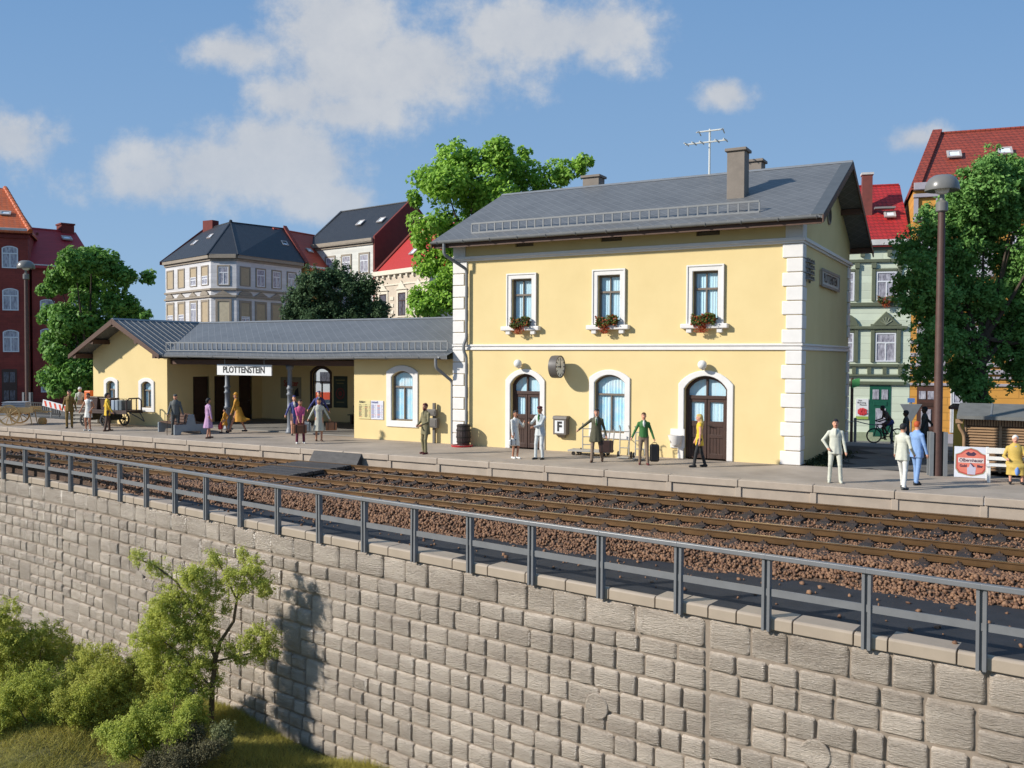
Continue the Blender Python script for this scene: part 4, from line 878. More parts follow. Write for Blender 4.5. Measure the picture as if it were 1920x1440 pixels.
# beige house with red roof
h6 = thing('row_house', 'beige ornate house with bright red roof left of the large green tree', 'house', (-42, 38, -.1))
A0, B0 = (-45.03, 36.25), (-36.9, 33.12); F = Fr(A0, B0); bk = lambda p: (p[0]-F.n.x*8.5, p[1]-F.n.y*8.5)
m_bg = mat('beige_plaster', (.55, .46, .36), .75, .08, 2.); m_bg2 = mat('cream_trim', (.68, .61, .49), .7, .06)
block(h6, [A0, B0, bk(B0), bk(A0)], -.12, 10.9, m_bg)
for (za, zb, o) in ((10.55, 10.95, .3), (9.6, 9.72, .08), (6.4, 6.6, .12)): band_f(h6, F, 'cornice', m_bg2, -.05, F.L+.05, za, zb, o)
for x0 in (.85, 3.95, 6.6):
    hwin(h6, F, x0, x0+1.2, 6.9, 8.9, m_bg2, .22, pm=m_pn2, fm=m_door); b = MB(); F.prism(b, [(x0-.35, 9.18), (x0+1.55, 9.18), (x0+1.2, 9.34), (x0+.6, 9.95), (x0, 9.34)], -.02, .16); b.build('pediment', m_bg2, h6)
    for zz in (7.1, 7.7, 8.3): band_f(h6, F, 'rustic_block', m_bg2, x0+1.75, x0+2.35, zz, zz+.3, .07)
for k in range(8): b = MB(); F.slab(b, .6+k*.95, .85+k*.95, 10.25, 10.54, 0, .2); b.build('bracket', m_bg2, h6)
rf = gable_roof(h6, F, .3, F.L+.1, 8.5, 10.95, 15.1, mat('bright_red_tiles', (.42, .026, .02), .6, .12, 4., .5, 14, stretch=(1, 1, 3)), .2)
d3 = V((F.d.x, F.d.y, 0)); b = MB(); b.prism([F(-.1, .2, 10.9), F(-.1, -4.25, 15.3), F(-.1, -4.25, 15.0), F(-.1, .2, 10.6)], d3*.4); b.build('verge_tiles', m_brick2, rf)
chimney_f(h6, F, 1.0, 2.2, -5.1, -4.2, 14.2, 16.2, m_brick2, m_trimw); skylight(rf, F(3.6, -1.3, 12.3), d3, V((-F.n.x*4.25, -F.n.y*4.25, 4.15)), .8, .9)
# mint green house right of the station
m_mint = course_mat('mint_plaster', (.66, .72, .57), .42, 8., .7, .25, var=.05, axis=2, joint=.82); m_olive = mat('olive_trim', (.12, .135, .085), .6, .12, 3., .2, 15)
h7 = thing('row_house', 'pale mint green house with olive trim and red roof right of the station', 'house', (-1, 27, -1.3))
F = Fr((-2.307, 24.254), (-2.307+.97*3.16, 24.254+.242*3.16)); d3 = V((F.d.x, F.d.y, 0)); P_ = lambda x, o: (F(x, o, 0).x, F(x, o, 0).y)
block(h7, [P_(-10, 0), P_(3.16, 0), P_(3.16, -9), P_(-10, -9)], -1.6, 9.6, m_mint)
for (za, zb, o) in ((9.4, 9.62, .16), (8.72, 8.9, .12), (6.28, 6.5, .14), (5.02, 5.18, .16), (2.92, 3.08, .14), (2.38, 2.5, .16), (1.92, 2.1, .14)): band_f(h7, F, 'string_course', m_olive, -9, 3.0, za, zb, o)
band_f(h7, F, 'gutter_board', m_trimw, -9, 3.1, 9.64, 9.95, .35)
for k in range(9): b = MB(); x = 2.55-k*.8; F.slab(b, x, x+.2, 2.52, 2.9, 0, .1); b.build('bracket', m_olive, h7)
for k in range(7): b = MB(); x = 1.9-k*1.4; F.slab(b, x, x+.22, 9.05, 9.38, 0, .2); b.build('bracket', m_olive, h7)
for x0 in (1.35, -.86, -3.1):
    for zz in (6.6, 3.2):
        hwin(h7, F, x0, x0+1.07, zz, zz+1.6, None, pm=m_pn1)
        for sx_ in (x0-.24, x0+1.11): b = MB(); F.slab(b, sx_, sx_+.2, zz-.02, zz+2.05, 0, .09); F.slab(b, sx_-.03, sx_+.23, zz+1.8, zz+2.1, .09, .15); b.build('pilaster', m_olive, h7, bevel=.015)
        band_f(h7, F, 'lintel', m_olive, x0-.02, x0+1.09, zz+1.62, zz+1.78, .07)
    b = MB(); xm = x0+.53
    if x0 > 1: F.prism(b, [(xm-.75, 5.19), (xm+.75, 5.19), (xm, 6.0)], -.02, .16)
    else: F.prism(b, [(xm-.75*math.cos(math.pi*i/10), 5.19+.7*math.sin(math.pi*i/10)) for i in range(11)], -.02, .16)
    b.build('pediment', m_olive, h7, bevel=.02)
    b = MB()
    for q in range(5): t = math.pi*(q+1)/6; b.tube([F(xm, .17, 5.26), F(xm+.34*math.cos(t), .17, 5.26+.42*math.sin(t))], .03, 5)
    b.build('shell_ornament', mat('olive_light', (.22, .24, .17), .6), h7)
m_gd = mat('green_door', (.012, .09, .055), .4, .15, 4.)
b = MB(); F.slab(b, 1.1, 2.2, -1.1, 1.88, 0, .03); dd = b.build('door', m_gd, h7)
for (a, c, e, g, mm) in ((1.25, 1.58, 1.1, 1.65, m_pn1), (1.72, 2.05, 1.1, 1.65, m_pn1), (1.42, 1.95, -.5, .6, m_pn1), (1.3, 2.0, .75, .98, m_gd), (1.3, 2.0, -.98, -.62, m_gd)): b = MB(); F.slab(b, a, c, e, g, .03, .06); b.build('door_panel', mm, dd, bevel=.01)
b = MB(); F.slab(b, -9, 3.1, -1.6, -.75, 0, .05); b.build('plinth', mat('mint_plinth_shaded', (.30, .34, .22), .8, .2, 2.), h7)  # plinth in darker green, with shade at the wall foot put into its colour
rf = gable_roof(h7, F, -10, 3.1, 9, 9.95, 13.75, m_tred3, .3); chimney_f(h7, F, .75, 1.3, -2.6, -2.0, 10.5, 14.1, mat('red_brown_stack', (.17, .045, .035), .7, .15, 3.), m_trimw)
skylight(rf, F(1.9, -1.5, 11.35), d3, V((-F.n.x*4.5, -F.n.y*4.5, 3.8)), .62, .6); b = MB(); F.slab(b, 1.4, 2.5, 11.95, 12.05, -2.2, -1.6); b.build('roof_tread', m_grey, rf)
fbox7 = (F, 1.35)
# orange house
m_or = course_mat('orange_plaster', (.62, .30, .055), .42, 8., .75, .3, var=.06, axis=2, joint=.7); m_lil = mat('lilac_grey_trim', (.36, .33, .37), .6, .08, 3.)
h8 = thing('row_house', 'orange house with lilac-grey trim and brown-red roof behind the right-hand tree', 'house', (4, 30, -1.3))
O0 = (-2.307+.97*3.16, 24.254+.242*3.16); F = Fr(O0, (O0[0]+.985*9, O0[1]+.17*9)); d3 = V((F.d.x, F.d.y, 0)); P_ = lambda x, o: (F(x, o, 0).x, F(x, o, 0).y)
block(h8, [P_(.02, 0), P_(14, 0), P_(14, -10), P_(.02, -10)], -1.6, 12.6, m_or)
for (za, zb, o) in ((12.6, 12.98, .35), (12.2, 12.4, .2), (10.9, 11.15, .14), (6.05, 6.3, .14), (2.95, 3.15, .14), (2.55, 2.8, .18), (2.3, 2.42, .12), (1.9, 2.05, .1)): band_f(h8, F, 'string_course', m_lil, 0.02, 14, za, zb, o)
for k in range(12): b = MB(); x = .05+k*1.1; F.slab(b, x, x+.22, 11.2, 12.15, 0, .15); b.build('bracket', m_lil, h8)
for x0 in (.52, 2.75, 5.0):
    for zz in (8.0, 3.2): hwin(h8, F, x0, x0+1.06, zz, zz+1.75, m_lil, .2); band_f(h8, F, 'lintel', m_lil, x0-.3, x0+1.36, zz+2.1, zz+2.3, .2); band_f(h8, F, 'sill', m_lil, x0-.3, x0+1.3, zz-.22, zz-.1, .15)
    for zz in (3.5, 4.2): band_f(h8, F, 'rustic_block', m_lil, x0-.52, x0-.22, zz, zz+.2, .06)
b = MB(); F.slab(b, .38, 1.36, -1.05, 1.86, 0, .03); dd = b.build('door', mat('carved_door', (.08, .035, .025), .5, .15, 4.), h8)
for (a, c, e, g, mm) in ((.48, .82, 1.15, 1.6, m_pn1), (.92, 1.25, 1.15, 1.6, m_pn1), (.6, 1.1, -.35, .6, m_pn1), (.5, 1.24, .75, .98, m_door), (.5, 1.24, -.95, -.5, m_door)): b = MB(); F.slab(b, a, c, e, g, .03, .07); b.build('door_panel', mm, dd, bevel=.01)
hwin(h8, F, 2.15, 3.4, -.6, 1.75, m_trimw, .1); band_f(h8, F, 'door_step', m_trimw, .3, 1.5, -1.35, -1.06, .3); b = MB(); F.slab(b, .02, 14, -1.6, -.72, 0, .04); b.build('plinth', m_lil, h8)
rf = gable_roof(h8, F, -.1, 14, 10, 12.98, 16.75, m_tred2, .3, hx=(1.5, 0)); b = MB(); b.prism([F(-.1, .3, 12.95), F(1.4, -5, 17.0), F(1.4, -5, 16.7), F(-.1, .3, 12.7)], d3*.5); b.build('verge_tiles', m_tred2, rf)
for x in (1.9, 4.45): skylight(rf, F(x, -2.1, 14.65), d3, V((-F.n.x*5, -F.n.y*5, 3.97)), .75, .75)
# ------------------------------------------------------------------ vegetation
def at(px, py, D): return CAM+(FW+RT*((px-960)/1696.85)-UP*((py-720)/1696.85))*D
def leaf_mat(name, c1, c2, rough=.55, trans=.35, spec=.3): return mat(name, c1, rough, .0, 1.5, col2=c2, island=.65, trans=trans, spec=spec)
def leaves(name, P, Nrm, size, m, parent, aspect=.62, jitter=.9):
    n = len(P); q = Nrm*.7+np.array((-.36, -.40, .42))+rng.normal(size=(n, 3))*jitter*.75; q /= np.linalg.norm(q, axis=1)[:, None]
    t = np.cross(q, rng.normal(size=(n, 3))); t /= np.linalg.norm(t, axis=1)[:, None]; u = np.cross(q, t)
    s = (size*rng.uniform(.6, 1.35, n))[:, None]; L_ = t*s; W = u*s*aspect; fold = q*s*.25
    v = np.stack([P-L_, P+W+fold, P+L_, P-W+fold], 1).reshape(-1, 3); f = np.arange(4*n).reshape(n, 4)
    return link(name, np_mesh(name, v, f, m), parent)
def clump_points(cl, n, shell=.55, sub=7, flat=1.):
    """points through lumpy clumps; cl = list of (centre, radius)"""
    C = []; R = []
    for c, r in cl:
        for k in range(sub):
            d = rng.normal(size=3); d /= np.linalg.norm(d); C.append(np.array(c)+d*r*rng.uniform(.15, .72)*np.array((1, 1, flat))); R.append(r*rng.uniform(.38, .66))
    C = np.array(C); R = np.array(R); w = R**2/np.sum(R**2); k = rng.choice(len(R), n, p=w)
    d = rng.normal(size=(n, 3)); d /= np.linalg.norm(d, axis=1)[:, None]; rad = R[k]*(shell+(1-shell)*rng.uniform(0, 1, n)**.5)*rng.uniform(.85, 1.12, n)
    return C[k]+d*rad[:, None]*np.array((1, 1, flat)), d
def tufts(cl, nt, per, tr, sub=9):
    """foam-like foliage: small tufts spread through the clumps, flakes round each tuft"""
    C, d = clump_points(cl, nt, .12, sub); C = C+rng.normal(size=C.shape)*tr*.9; k = np.repeat(np.arange(nt), per); n_ = len(k)
    q = rng.normal(size=(n_, 3)); P = C[k]+q*tr*rng.uniform(.4, .8, (n_, 1)); return P, q*.8+np.array((0, 0, .3))
m_bark = mat('bark', (.06, .042, .028), .9, .25, 6., .6, 20, stretch=(1, 1, .3))
def tree(name, label, base, cl, n, size, m, trunk_r=.22, cat='tree', group=None, shell=.55, sub=7, limbs=10, flat=1., bark=None, jitter=.9, foam=0):
    t = thing(name, label, cat, base, 0, group); base = V(base); b = MB()
    cen = sum((V(c) for c, r in cl), V((0, 0, 0)))/len(cl); low = min(V(c).z-r for c, r in cl); top = V((base.x*.4+cen.x*.6, base.y*.4+cen.y*.6, max(low+1.*0+(cen.z-low)*.6, base.z+.3)))
    mid = base.lerp(top, .5)+V((random.uniform(-.2, .2)*trunk_r*4, random.uniform(-.2, .2)*trunk_r*4, 0)); b.tube([base+V((0, 0, -.3)), base+V((0, 0, .15)), mid, top], [trunk_r*1.5, trunk_r*1.15, trunk_r*.8, trunk_r*.5], 8)
    for c, r in random.sample(cl, min(limbs, len(cl))):
        s = mid.lerp(top, random.uniform(.2, 1)); e = V(c); b.tube([s, s.lerp(e, .5)+V((0, 0, -.1*r)), e], [trunk_r*.35, trunk_r*.22, trunk_r*.06], 6)
    b.build('trunk', bark or m_bark, t, smooth=True)
    P, d = clump_points(cl, n, shell, sub, flat) if not foam else tufts(cl, n//24, 24, foam, sub); leaves('crown', P, d, size, m, t, jitter=jitter if not foam else 1.); return t
def pix(cl, D, dj=1.2, ppm=None):
    return [(tuple(at(px, py, D+random.uniform(-dj, dj))), r*D/1696.85) for px, py, r in cl]
# large light green maple behind the station
cl = [(850, 312, 45), (880, 300, 40), (935, 295, 42), (975, 325, 48), (1030, 340, 38), (1055, 330, 34), (1090, 312, 22), (1100, 300, 14), (835, 345, 55), (800, 345, 34), (880, 385, 60), (930, 370, 55), (800, 420, 36), (790, 450, 26), (845, 440, 50), (812, 490, 40), (860, 520, 50), (825, 560, 48), (800, 585, 36), (780, 560, 22), (880, 580, 45), (985, 400, 55), (1030, 380, 45), (940, 440, 60), (900, 480, 60), (778, 375, 20), (985, 290, 16), (940, 272, 14), (830, 285, 18)]
tree('maple_tree', 'large light green leafy tree rising behind the main station building', at(880, 700, 50).to_tuple()[:2]+(-.3,), pix(cl, 50, 1.4), 36000, .125, leaf_mat('leaf_light_green', (.11, .26, .025), (.42, .66, .09)), .3, shell=.5)
cl = [(172, 478, 28), (140, 495, 34), (205, 505, 34), (112, 530, 28), (88, 545, 18), (240, 515, 22), (272, 518, 14), (160, 550, 50), (225, 560, 36), (250, 590, 26), (120, 600, 40), (190, 620, 55), (245, 640, 26), (100, 650, 26), (140, 680, 45), (190, 700, 45), (110, 715, 30), (235, 690, 34), (150, 735, 25), (275, 590, 10), (95, 590, 22)]
tree('leafy_tree', 'mid-green broadleaf tree between the red brick houses and the gabled wing', at(165, 768, 54).to_tuple()[:2]+(-.15,), [(c, r*1.15) for c, r in pix(cl, 54, 1.5)], 36000, .13, leaf_mat('leaf_mid_green', (.06, .17, .028), (.26, .47, .10)), .28, shell=.5)
cl = [(565, 565, 34), (600, 535, 34), (640, 530, 34), (685, 545, 32), (555, 595, 30), (615, 580, 42), (675, 585, 40), (712, 578, 16), (590, 610, 36), (650, 610, 40), (700, 610, 30), (625, 520, 18)]
tree('round_tree', 'dense dark green round-crowned tree standing behind the wing roof', at(630, 700, 52).to_tuple()[:2]+(-.15,), pix(cl, 52, 1.), 56000, .075, leaf_mat('leaf_dark_green', (.04, .078, .034), (.13, .21, .095), .8, .3), .22, shell=.8, sub=9, foam=.16)
cl = [(1895, 325, 45), (1850, 345, 40), (1825, 385, 45), (1780, 410, 45), (1745, 440, 36), (1715, 480, 34), (1695, 540, 22), (1735, 520, 45), (1790, 480, 50), (1845, 440, 50), (1900, 400, 50), (1925, 350, 45), (1760, 580, 50), (1750, 640, 45), (1735, 690, 26), (1800, 640, 48), (1790, 700, 42), (1860, 560, 45), (1905, 600, 50), (1880, 650, 40), (1925, 680, 45), (1815, 560, 45), (1900, 500, 40), (1830, 720, 40), (1940, 550, 50), (1960, 450, 60), (1960, 640, 60), (1705, 575, 18)]
tree('broad_tree', 'broad deep green tree overhanging the brown shed at the right edge', at(1850, 800, 33.5).to_tuple()[:2]+(-.3,), [(c, r*1.22) for c, r in pix(cl, 33.5, 1.2)], 125000, .069, leaf_mat('leaf_deep_green', (.07, .19, .04), (.28, .50, .13), .7, .35), .3, shell=.78, sub=8, foam=.13)
cl = [(1700, 620, 26), (1735, 700, 26), (1720, 660, 26), (1700, 560, 22), (1740, 600, 35), (1770, 740, 30), (1760, 680, 34)]
# foreground sapling against the wall
mf = leaf_mat('sapling_leaf', (.30, .34, .055), (.70, .72, .18), .7, .5); D = 22.2
tw = MB(); mb2 = mat('twig_brown', (.10, .065, .03), .8, .2, 8.)
def tw_path(pts, r0, r1): 
    k = len(pts); tw.tube([at(px, py, D+dd) for px, py, dd in pts], [r0+(r1-r0)*i/(k-1) for i in range(k)], 6)
sap = thing('sapling_tree', 'young spindly bright green tree growing against the stone wall', 'tree', at(396, 1348, D))
tw_path([(396, 1355, 0), (398, 1290, 0), (404, 1235, .05), (412, 1205, 0), (438, 1165, -.1), (444, 1125, 0)], .07, .03); tw_path([(444, 1125, 0), (458, 1085, .1), (456, 1030, .1)], .03, .01); tw_path([(444, 1125, 0), (425, 1085, -.1), (405, 1045, 0)], .025, .01)
tw_path([(404, 1235, 0), (370, 1150, .1), (330, 1090, 0), (290, 1060, .1), (250, 1045, 0)], .04, .012); tw_path([(404, 1240, 0), (470, 1225, .1), (510, 1205, .2)], .03, .01); tw_path([(398, 1290, 0), (340, 1230, -.2), (280, 1180, 0)], .03, .01); tw_path([(370, 1150, 0), (335, 1120, 0), (330, 1070, 0)], .02, .008); tw_path([(444, 1125, 0), (480, 1090, 0), (500, 1070, 0)], .02, .008)
tw.build('trunk', mb2, sap, smooth=True)
cl = [(262, 1046, 16), (285, 1062, 14), (305, 1068, 16), (345, 1080, 24), (372, 1078, 28), (318, 1125, 38), (365, 1128, 38), (290, 1165, 34), (345, 1190, 42), (268, 1200, 28), (398, 1105, 24), (398, 1048, 16), (410, 1062, 14), (456, 1038, 15), (470, 1072, 26), (452, 1100, 22), (492, 1092, 18), (478, 1182, 20), (505, 1200, 26), (490, 1228, 24), (445, 1232, 18), (390, 1200, 28), (325, 1240, 32), (402, 1275, 14), (370, 1245, 22), (420, 1140, 12), (520, 1225, 12), (300, 1210, 34), (350, 1260, 30), (285, 1245, 30), (372, 1290, 18), (330, 1160, 40), (380, 1165, 30), (400, 1245, 16), (388, 1300, 16), (425, 1215, 16), (430, 1075, 18), (500, 1110, 14), (460, 1205, 16)]
P, d = tufts([(c, r*1.12) for c, r in pix(cl, D, .3)], 2500, 30, .065); leaves('crown', P, d, .021, mf, sap, .75, jitter=1.)
# bushes at the foot of the wall
def bush(label, cl, D, n, m, size=.026, name='bush'):
    bx, by = sum(c[0] for c in cl)/len(cl), max(c[1]+c[2] for c in cl); base = at(bx, by, D); t = thing(name, label, 'bush', base, 0, 'bushes at the foot of the wall'); b = MB()
    for c, r in pix(cl, D, .1)[::2]: b.tube([base, base.lerp(V(c), .6)+V((0, 0, -.1)), V(c)], [.03, .018, .006], 5)
    b.build('stem', mb2, t); P, d = tufts([(c, r*1.12) for c, r in pix(cl, D, .45)], int(n/15), 30, .07 if n > 6000 else .05); leaves('foliage', P, d, size*.8, m, t, .75, jitter=1.)
bush('bright green bush at the lower left corner, tallest of the shrubs', [(10, 1150, 36), (25, 1200, 48), (80, 1190, 36), (60, 1245, 55), (10, 1265, 50), (110, 1225, 40), (120, 1280, 48), (60, 1310, 50), (5, 1340, 45), (150, 1240, 30), (-20, 1210, 60)], 25, 30000, leaf_mat('bush_leaf', (.25, .28, .045), (.62, .64, .14), .7, .5), .03)
bush('yellowish green bush between the corner bush and the sapling', [(175, 1235, 34), (200, 1270, 42), (235, 1260, 34), (160, 1300, 45), (215, 1315, 48), (270, 1270, 36), (300, 1285, 36), (180, 1345, 40), (250, 1330, 40), (150, 1260, 26), (255, 1235, 26), (290, 1240, 26), (320, 1270, 26), (130, 1345, 34), (200, 1225, 22)], 23, 28000, leaf_mat('bush_leaf_yellow', (.28, .30, .05), (.66, .66, .16), .7, .5))
bush('low spreading yellow-green bush in front of the corner bush', [(20, 1300, 38), (70, 1290, 38), (115, 1310, 36), (150, 1330, 32), (40, 1345, 38), (95, 1350, 34), (-10, 1350, 40), (165, 1300, 26)], 22.6, 22000, leaf_mat('bush_leaf_low', (.25, .29, .045), (.62, .65, .14), .7, .5))
bush('low mid-green bush in front of the sapling trunk', [(250, 1360, 36), (290, 1340, 36), (330, 1300, 30), (225, 1395, 34), (285, 1390, 40), (310, 1420, 30), (205, 1375, 26), (345, 1335, 22), (365, 1320, 22), (375, 1345, 18), (330, 1365, 30)], 21.3, 22000, leaf_mat('bush_leaf_mid', (.25, .30, .05), (.62, .68, .15), .7, .5))
bush('small withered dark grey-brown bush on the grass beside the sapling', [(365, 1385, 32), (335, 1405, 30), (385, 1405, 26), (300, 1435, 26), (345, 1435, 30)], 20.6, 16000, leaf_mat('withered_leaf', (0.061, 0.056, 0.032), (0.175, 0.158, 0.079), .9, .1), .02)
bush('tiny grey-green bush right of the withered bush', [(415, 1375, 20), (405, 1392, 16), (425, 1392, 14)], 21., 5000, leaf_mat('greygreen_leaf', (0.105, 0.114, 0.044), (0.245, 0.263, 0.123), .9, .1), .018)
# meadow grass
n = 90000; gx = rng.uniform(-19, -5.5, n); wy = 1.4229e-3*gx**2-.13706*gx-13.80; gy = wy-.02-rng.uniform(0, 1, n)**1.3*6.5
gzv = np.array([lz(a, c) for a, c in zip(gx, gy)]); tuft = (np.sin(gx*2.3+gy*1.1)+np.sin(gx*1.1-gy*2.7)+2)/4
hgt = rng.uniform(.06, .16, n)*(.6+1.2*tuft); ang = rng.uniform(0, 2*np.pi, n); lean = rng.normal(size=(n, 2))*.15; w = .007
b0 = np.stack([gx+np.cos(ang)*w, gy+np.sin(ang)*w, gzv-.01], 1); b1 = np.stack([gx-np.cos(ang)*w, gy-np.sin(ang)*w, gzv-.01], 1); tp = np.stack([gx+lean[:, 0], gy+lean[:, 1], gzv+hgt], 1)
me = np_mesh('grass', np.stack([b0, b1, tp], 1).reshape(-1, 3), np.arange(3*n).reshape(n, 3), mat('straw_grass', (.19, .185, .03), .8, .0, .9, col2=(.56, .47, .10), island=.5, trans=.2))
stuff(tag(link('grass', me), 'dry yellow-green meadow grass at the foot of the wall', 'grass'))
# dark weeds beside the station's right wall
n = 2500; gx = .12+np.abs(rng.normal(size=n))*.3; gy = rng.uniform(.3, 6, n); P = np.stack([gx, gy, -.1+rng.uniform(0, .28, n)*np.exp(-gx*1.5)], 1)
stuff(tag(leaves('weeds', P, np.tile([0, 0, 1.], (n, 1)), .05, leaf_mat('weed_leaf', (0.021, 0.035, 0.014), (0.070, 0.088, 0.035), .8, .1), None, .4, 1.5), 'dark weeds along the foot of the station side wall', 'weeds'))
# ------------------------------------------------------------------ people: one continuous surface each
class SDF:
    def __init__(s): s.p = []
    def cap(s, a, b, ra, rb, lab, k=.03, sq=None, ax=None): s.p.append(('c', np.array(a, float), np.array(b, float), ra, rb, lab, k, None if sq is None else np.array(sq, float))); return s
    def ell(s, c, r, lab, k=.02): s.p.append(('e', np.array(c, float), np.array(r, float), 0, 0, lab, k, None)); return s
    def fru(s, a, b, ra, rb, lab, k=.02, sy=1.25): s.p.append(('f', np.array(a, float), np.array(b, float), ra, rb, lab, k, np.array((1, sy, 1.)))); return s
    def bounds(s, q):
        if q[0] == 'e': return q[1]-q[2], q[1]+q[2]
        m = max(q[3], q[4])*(1. if q[7] is None else 1./q[7]); return np.minimum(q[1], q[2])-m, np.maximum(q[1], q[2])+m
    def mesh(s, res):
        B = [s.bounds(q) for q in s.p]; lo = np.min([b[0] for b in B], 0)-3*res; hi = np.max([b[1] for b in B], 0)+3*res
        n = np.ceil((hi-lo)/res).astype(int)+1; D = np.full(n, 1., np.float32); Bd = np.full(n, 1., np.float32); Lb = np.zeros(n, np.int16)
        for q, (b0, b1) in zip(s.p, B):
            mg = q[6]+2*res; i0 = np.maximum(0, np.floor((b0-mg-lo)/res).astype(int)); i1 = np.minimum(n, np.ceil((b1+mg-lo)/res).astype(int)+1)
            X = [lo[a]+res*np.arange(i0[a], i1[a]) for a in range(3)]; x, y, z = np.meshgrid(*X, indexing='ij', sparse=True)
            if q[0] == 'e':
                c, r = q[1], q[2]; t = np.sqrt(((x-c[0])/r[0])**2+((y-c[1])/r[1])**2+((z-c[2])/r[2])**2); d = (t-1)*np.min(r)
            elif q[0] == 'f':
                a, b = q[1], q[2]; h = np.clip((a[2]-z)/(a[2]-b[2]), 0, 1); r = q[3]+(q[4]-q[3])*h; th = np.arctan2(y-a[1], x-a[0]); d = np.sqrt((x-a[0]-(b[0]-a[0])*h)**2+((y-a[1]-(b[1]-a[1])*h)*q[7][1])**2)-r*(1+.045*h*np.sin(7*th+1.3)); d = np.maximum(d*.9, np.maximum(z-a[2], b[2]-z))
            else:
                a, b = q[1], q[2]; S = np.ones(3) if q[7] is None else q[7]
                A = a*S; Bv = b*S-A; L2 = max(1e-9, Bv@Bv); px, py, pz = x*S[0]-A[0], y*S[1]-A[1], z*S[2]-A[2]
                h = np.clip((px*Bv[0]+py*Bv[1]+pz*Bv[2])/L2, 0, 1); d = np.sqrt((px-h*Bv[0])**2+(py-h*Bv[1])**2+(pz-h*Bv[2])**2)-(q[3]+(q[4]-q[3])*h); d = d/np.max(S)
            sl = tuple(slice(i0[a], i1[a]) for a in range(3)); o = D[sl]; k = q[6]; h = np.maximum(k-np.abs(o-d), 0)/k if k > 0 else 0
            bd = Bd[sl]; m = d < bd; bd[m] = np.broadcast_to(d, bd.shape)[m]; lb = Lb[sl]; lb[m] = q[5]
            D[sl] = np.minimum(o, d)-h*h*k*.25
        ins = D < 0; c8 = [(i, j, k) for i in (0, 1) for j in (0, 1) for k in (0, 1)]; sh = tuple(m-1 for m in n)
        cnt = np.zeros(sh, int)
        for i, j, k in c8: cnt += ins[i:i+sh[0], j:j+sh[1], k:k+sh[2]]
        act = (cnt > 0) & (cnt < 8); idx = np.argwhere(act); vid = np.full(sh, -1); vid[act] = np.arange(len(idx))
        acc = np.zeros((len(idx), 3)); num = np.zeros(len(idx)); I, J, K = idx.T
        for u in range(8):
            for w in range(u+1, 8):
                cu, cw = c8[u], c8[w]
                if sum(abs(p-r) for p, r in zip(cu, cw)) != 1: continue
                du = D[I+cu[0], J+cu[1], K+cu[2]]; dw = D[I+cw[0], J+cw[1], K+cw[2]]; cr = (du < 0) != (dw < 0); t = np.where(cr, du/np.where(cr, du-dw, 1), 0)
                p = np.array(cu)+t[:, None]*(np.array(cw)-np.array(cu)); acc += p*cr[:, None]; num += cr
        loc = acc/num[:, None]; verts = lo+res*(idx+loc); near = idx+np.rint(loc).astype(int); vl = Lb[near[:, 0], near[:, 1], near[:, 2]]; F = []
        for ax in range(3):
            e = np.eye(3, dtype=int)[ax]; o1, o2 = [np.eye(3, dtype=int)[(ax+t) % 3] for t in (1, 2)]
            a = ins[:n[0]-e[0], :n[1]-e[1], :n[2]-e[2]]; b = ins[e[0]:, e[1]:, e[2]:]; g = np.argwhere(a != b); g = g[np.all(g[:, [(ax+1) % 3, (ax+2) % 3]] > 0, 1)]
            sg = a[g[:, 0], g[:, 1], g[:, 2]]; q = [vid[tuple((g-x).T)] for x in (0*e, o1, o1+o2, o2)]; q = np.stack(q, 1); q[~sg] = q[~sg][:, ::-1]; F.append(q)
        F = np.concatenate(F); F = F[np.all(F >= 0, 1)]; return verts, F, vl[F[:, 0]]
def ik(a, b, l1, l2, pole):
    a, b, pole = V(a), V(b), V(pole); d = b-a; L = min(d.length, (l1+l2)*.999); d = d.normalized(); x = (l1*l1-l2*l2+L*L)/(2*L); h = math.sqrt(max(0, l1*l1-x*x)); p = (pole-d*pole.dot(d)); p = p.normalized() if p.length > 1e-6 else V((0, 1, 0)); return a+d*x+p*h, a+d*L
SK, HA, TO, BO, SH, EX, EY, LI, WH = range(9)      # skin hair top bottom shoes extra eye lip white
m_skin = mat('skin', (.62, .31, .20), .55, .06, 12.); m_skin2 = mat('tanned_skin', (.42, .19, .11), .55, .06, 12.); m_skin3 = mat('shaded_skin', (.09, .042, .026), .5, .08, 12.)  # third skin has the street's shade put into a darker colour
def cloth(n, c): return mat('cloth_'+n, c, .72, .10, 9., .25, 60)
CL = dict(olive=(.19, .115, .022), white=(.66, .65, .61), yellow=(.72, .46, .03), grey=(.10, .105, .10), dgrey=(.06, .062, .06), mauve=(.42, .24, .40), ochre=(.52, .24, .02), pink=(.55, .09, .22), wine=(.12, .012, .04), pale=(.46, .46, .39), blue=(.05, .06, .22), khaki=(.19, .165, .085), brown=(.08, .04, .025), black=(.012, .012, .014), lgrey=(.52, .55, .55), loden=(.075, .07, .038), green=(.03, .14, .03), trous=(.20, .14, .095), cream=(.55, .55, .46), sky=(.20, .33, .58), red=(.5, .02, .02), orange=(.55, .10, .02), blond=(.62, .44, .14), hairbrown=(.10, .045, .02), redhair=(.42, .07, .015), dbrown=(.03, .018, .012), maroon=(.10, .012, .014), lblue=(.16, .30, .66), mustard=(.52, .36, .08), ltan=(.4, .28, .18))
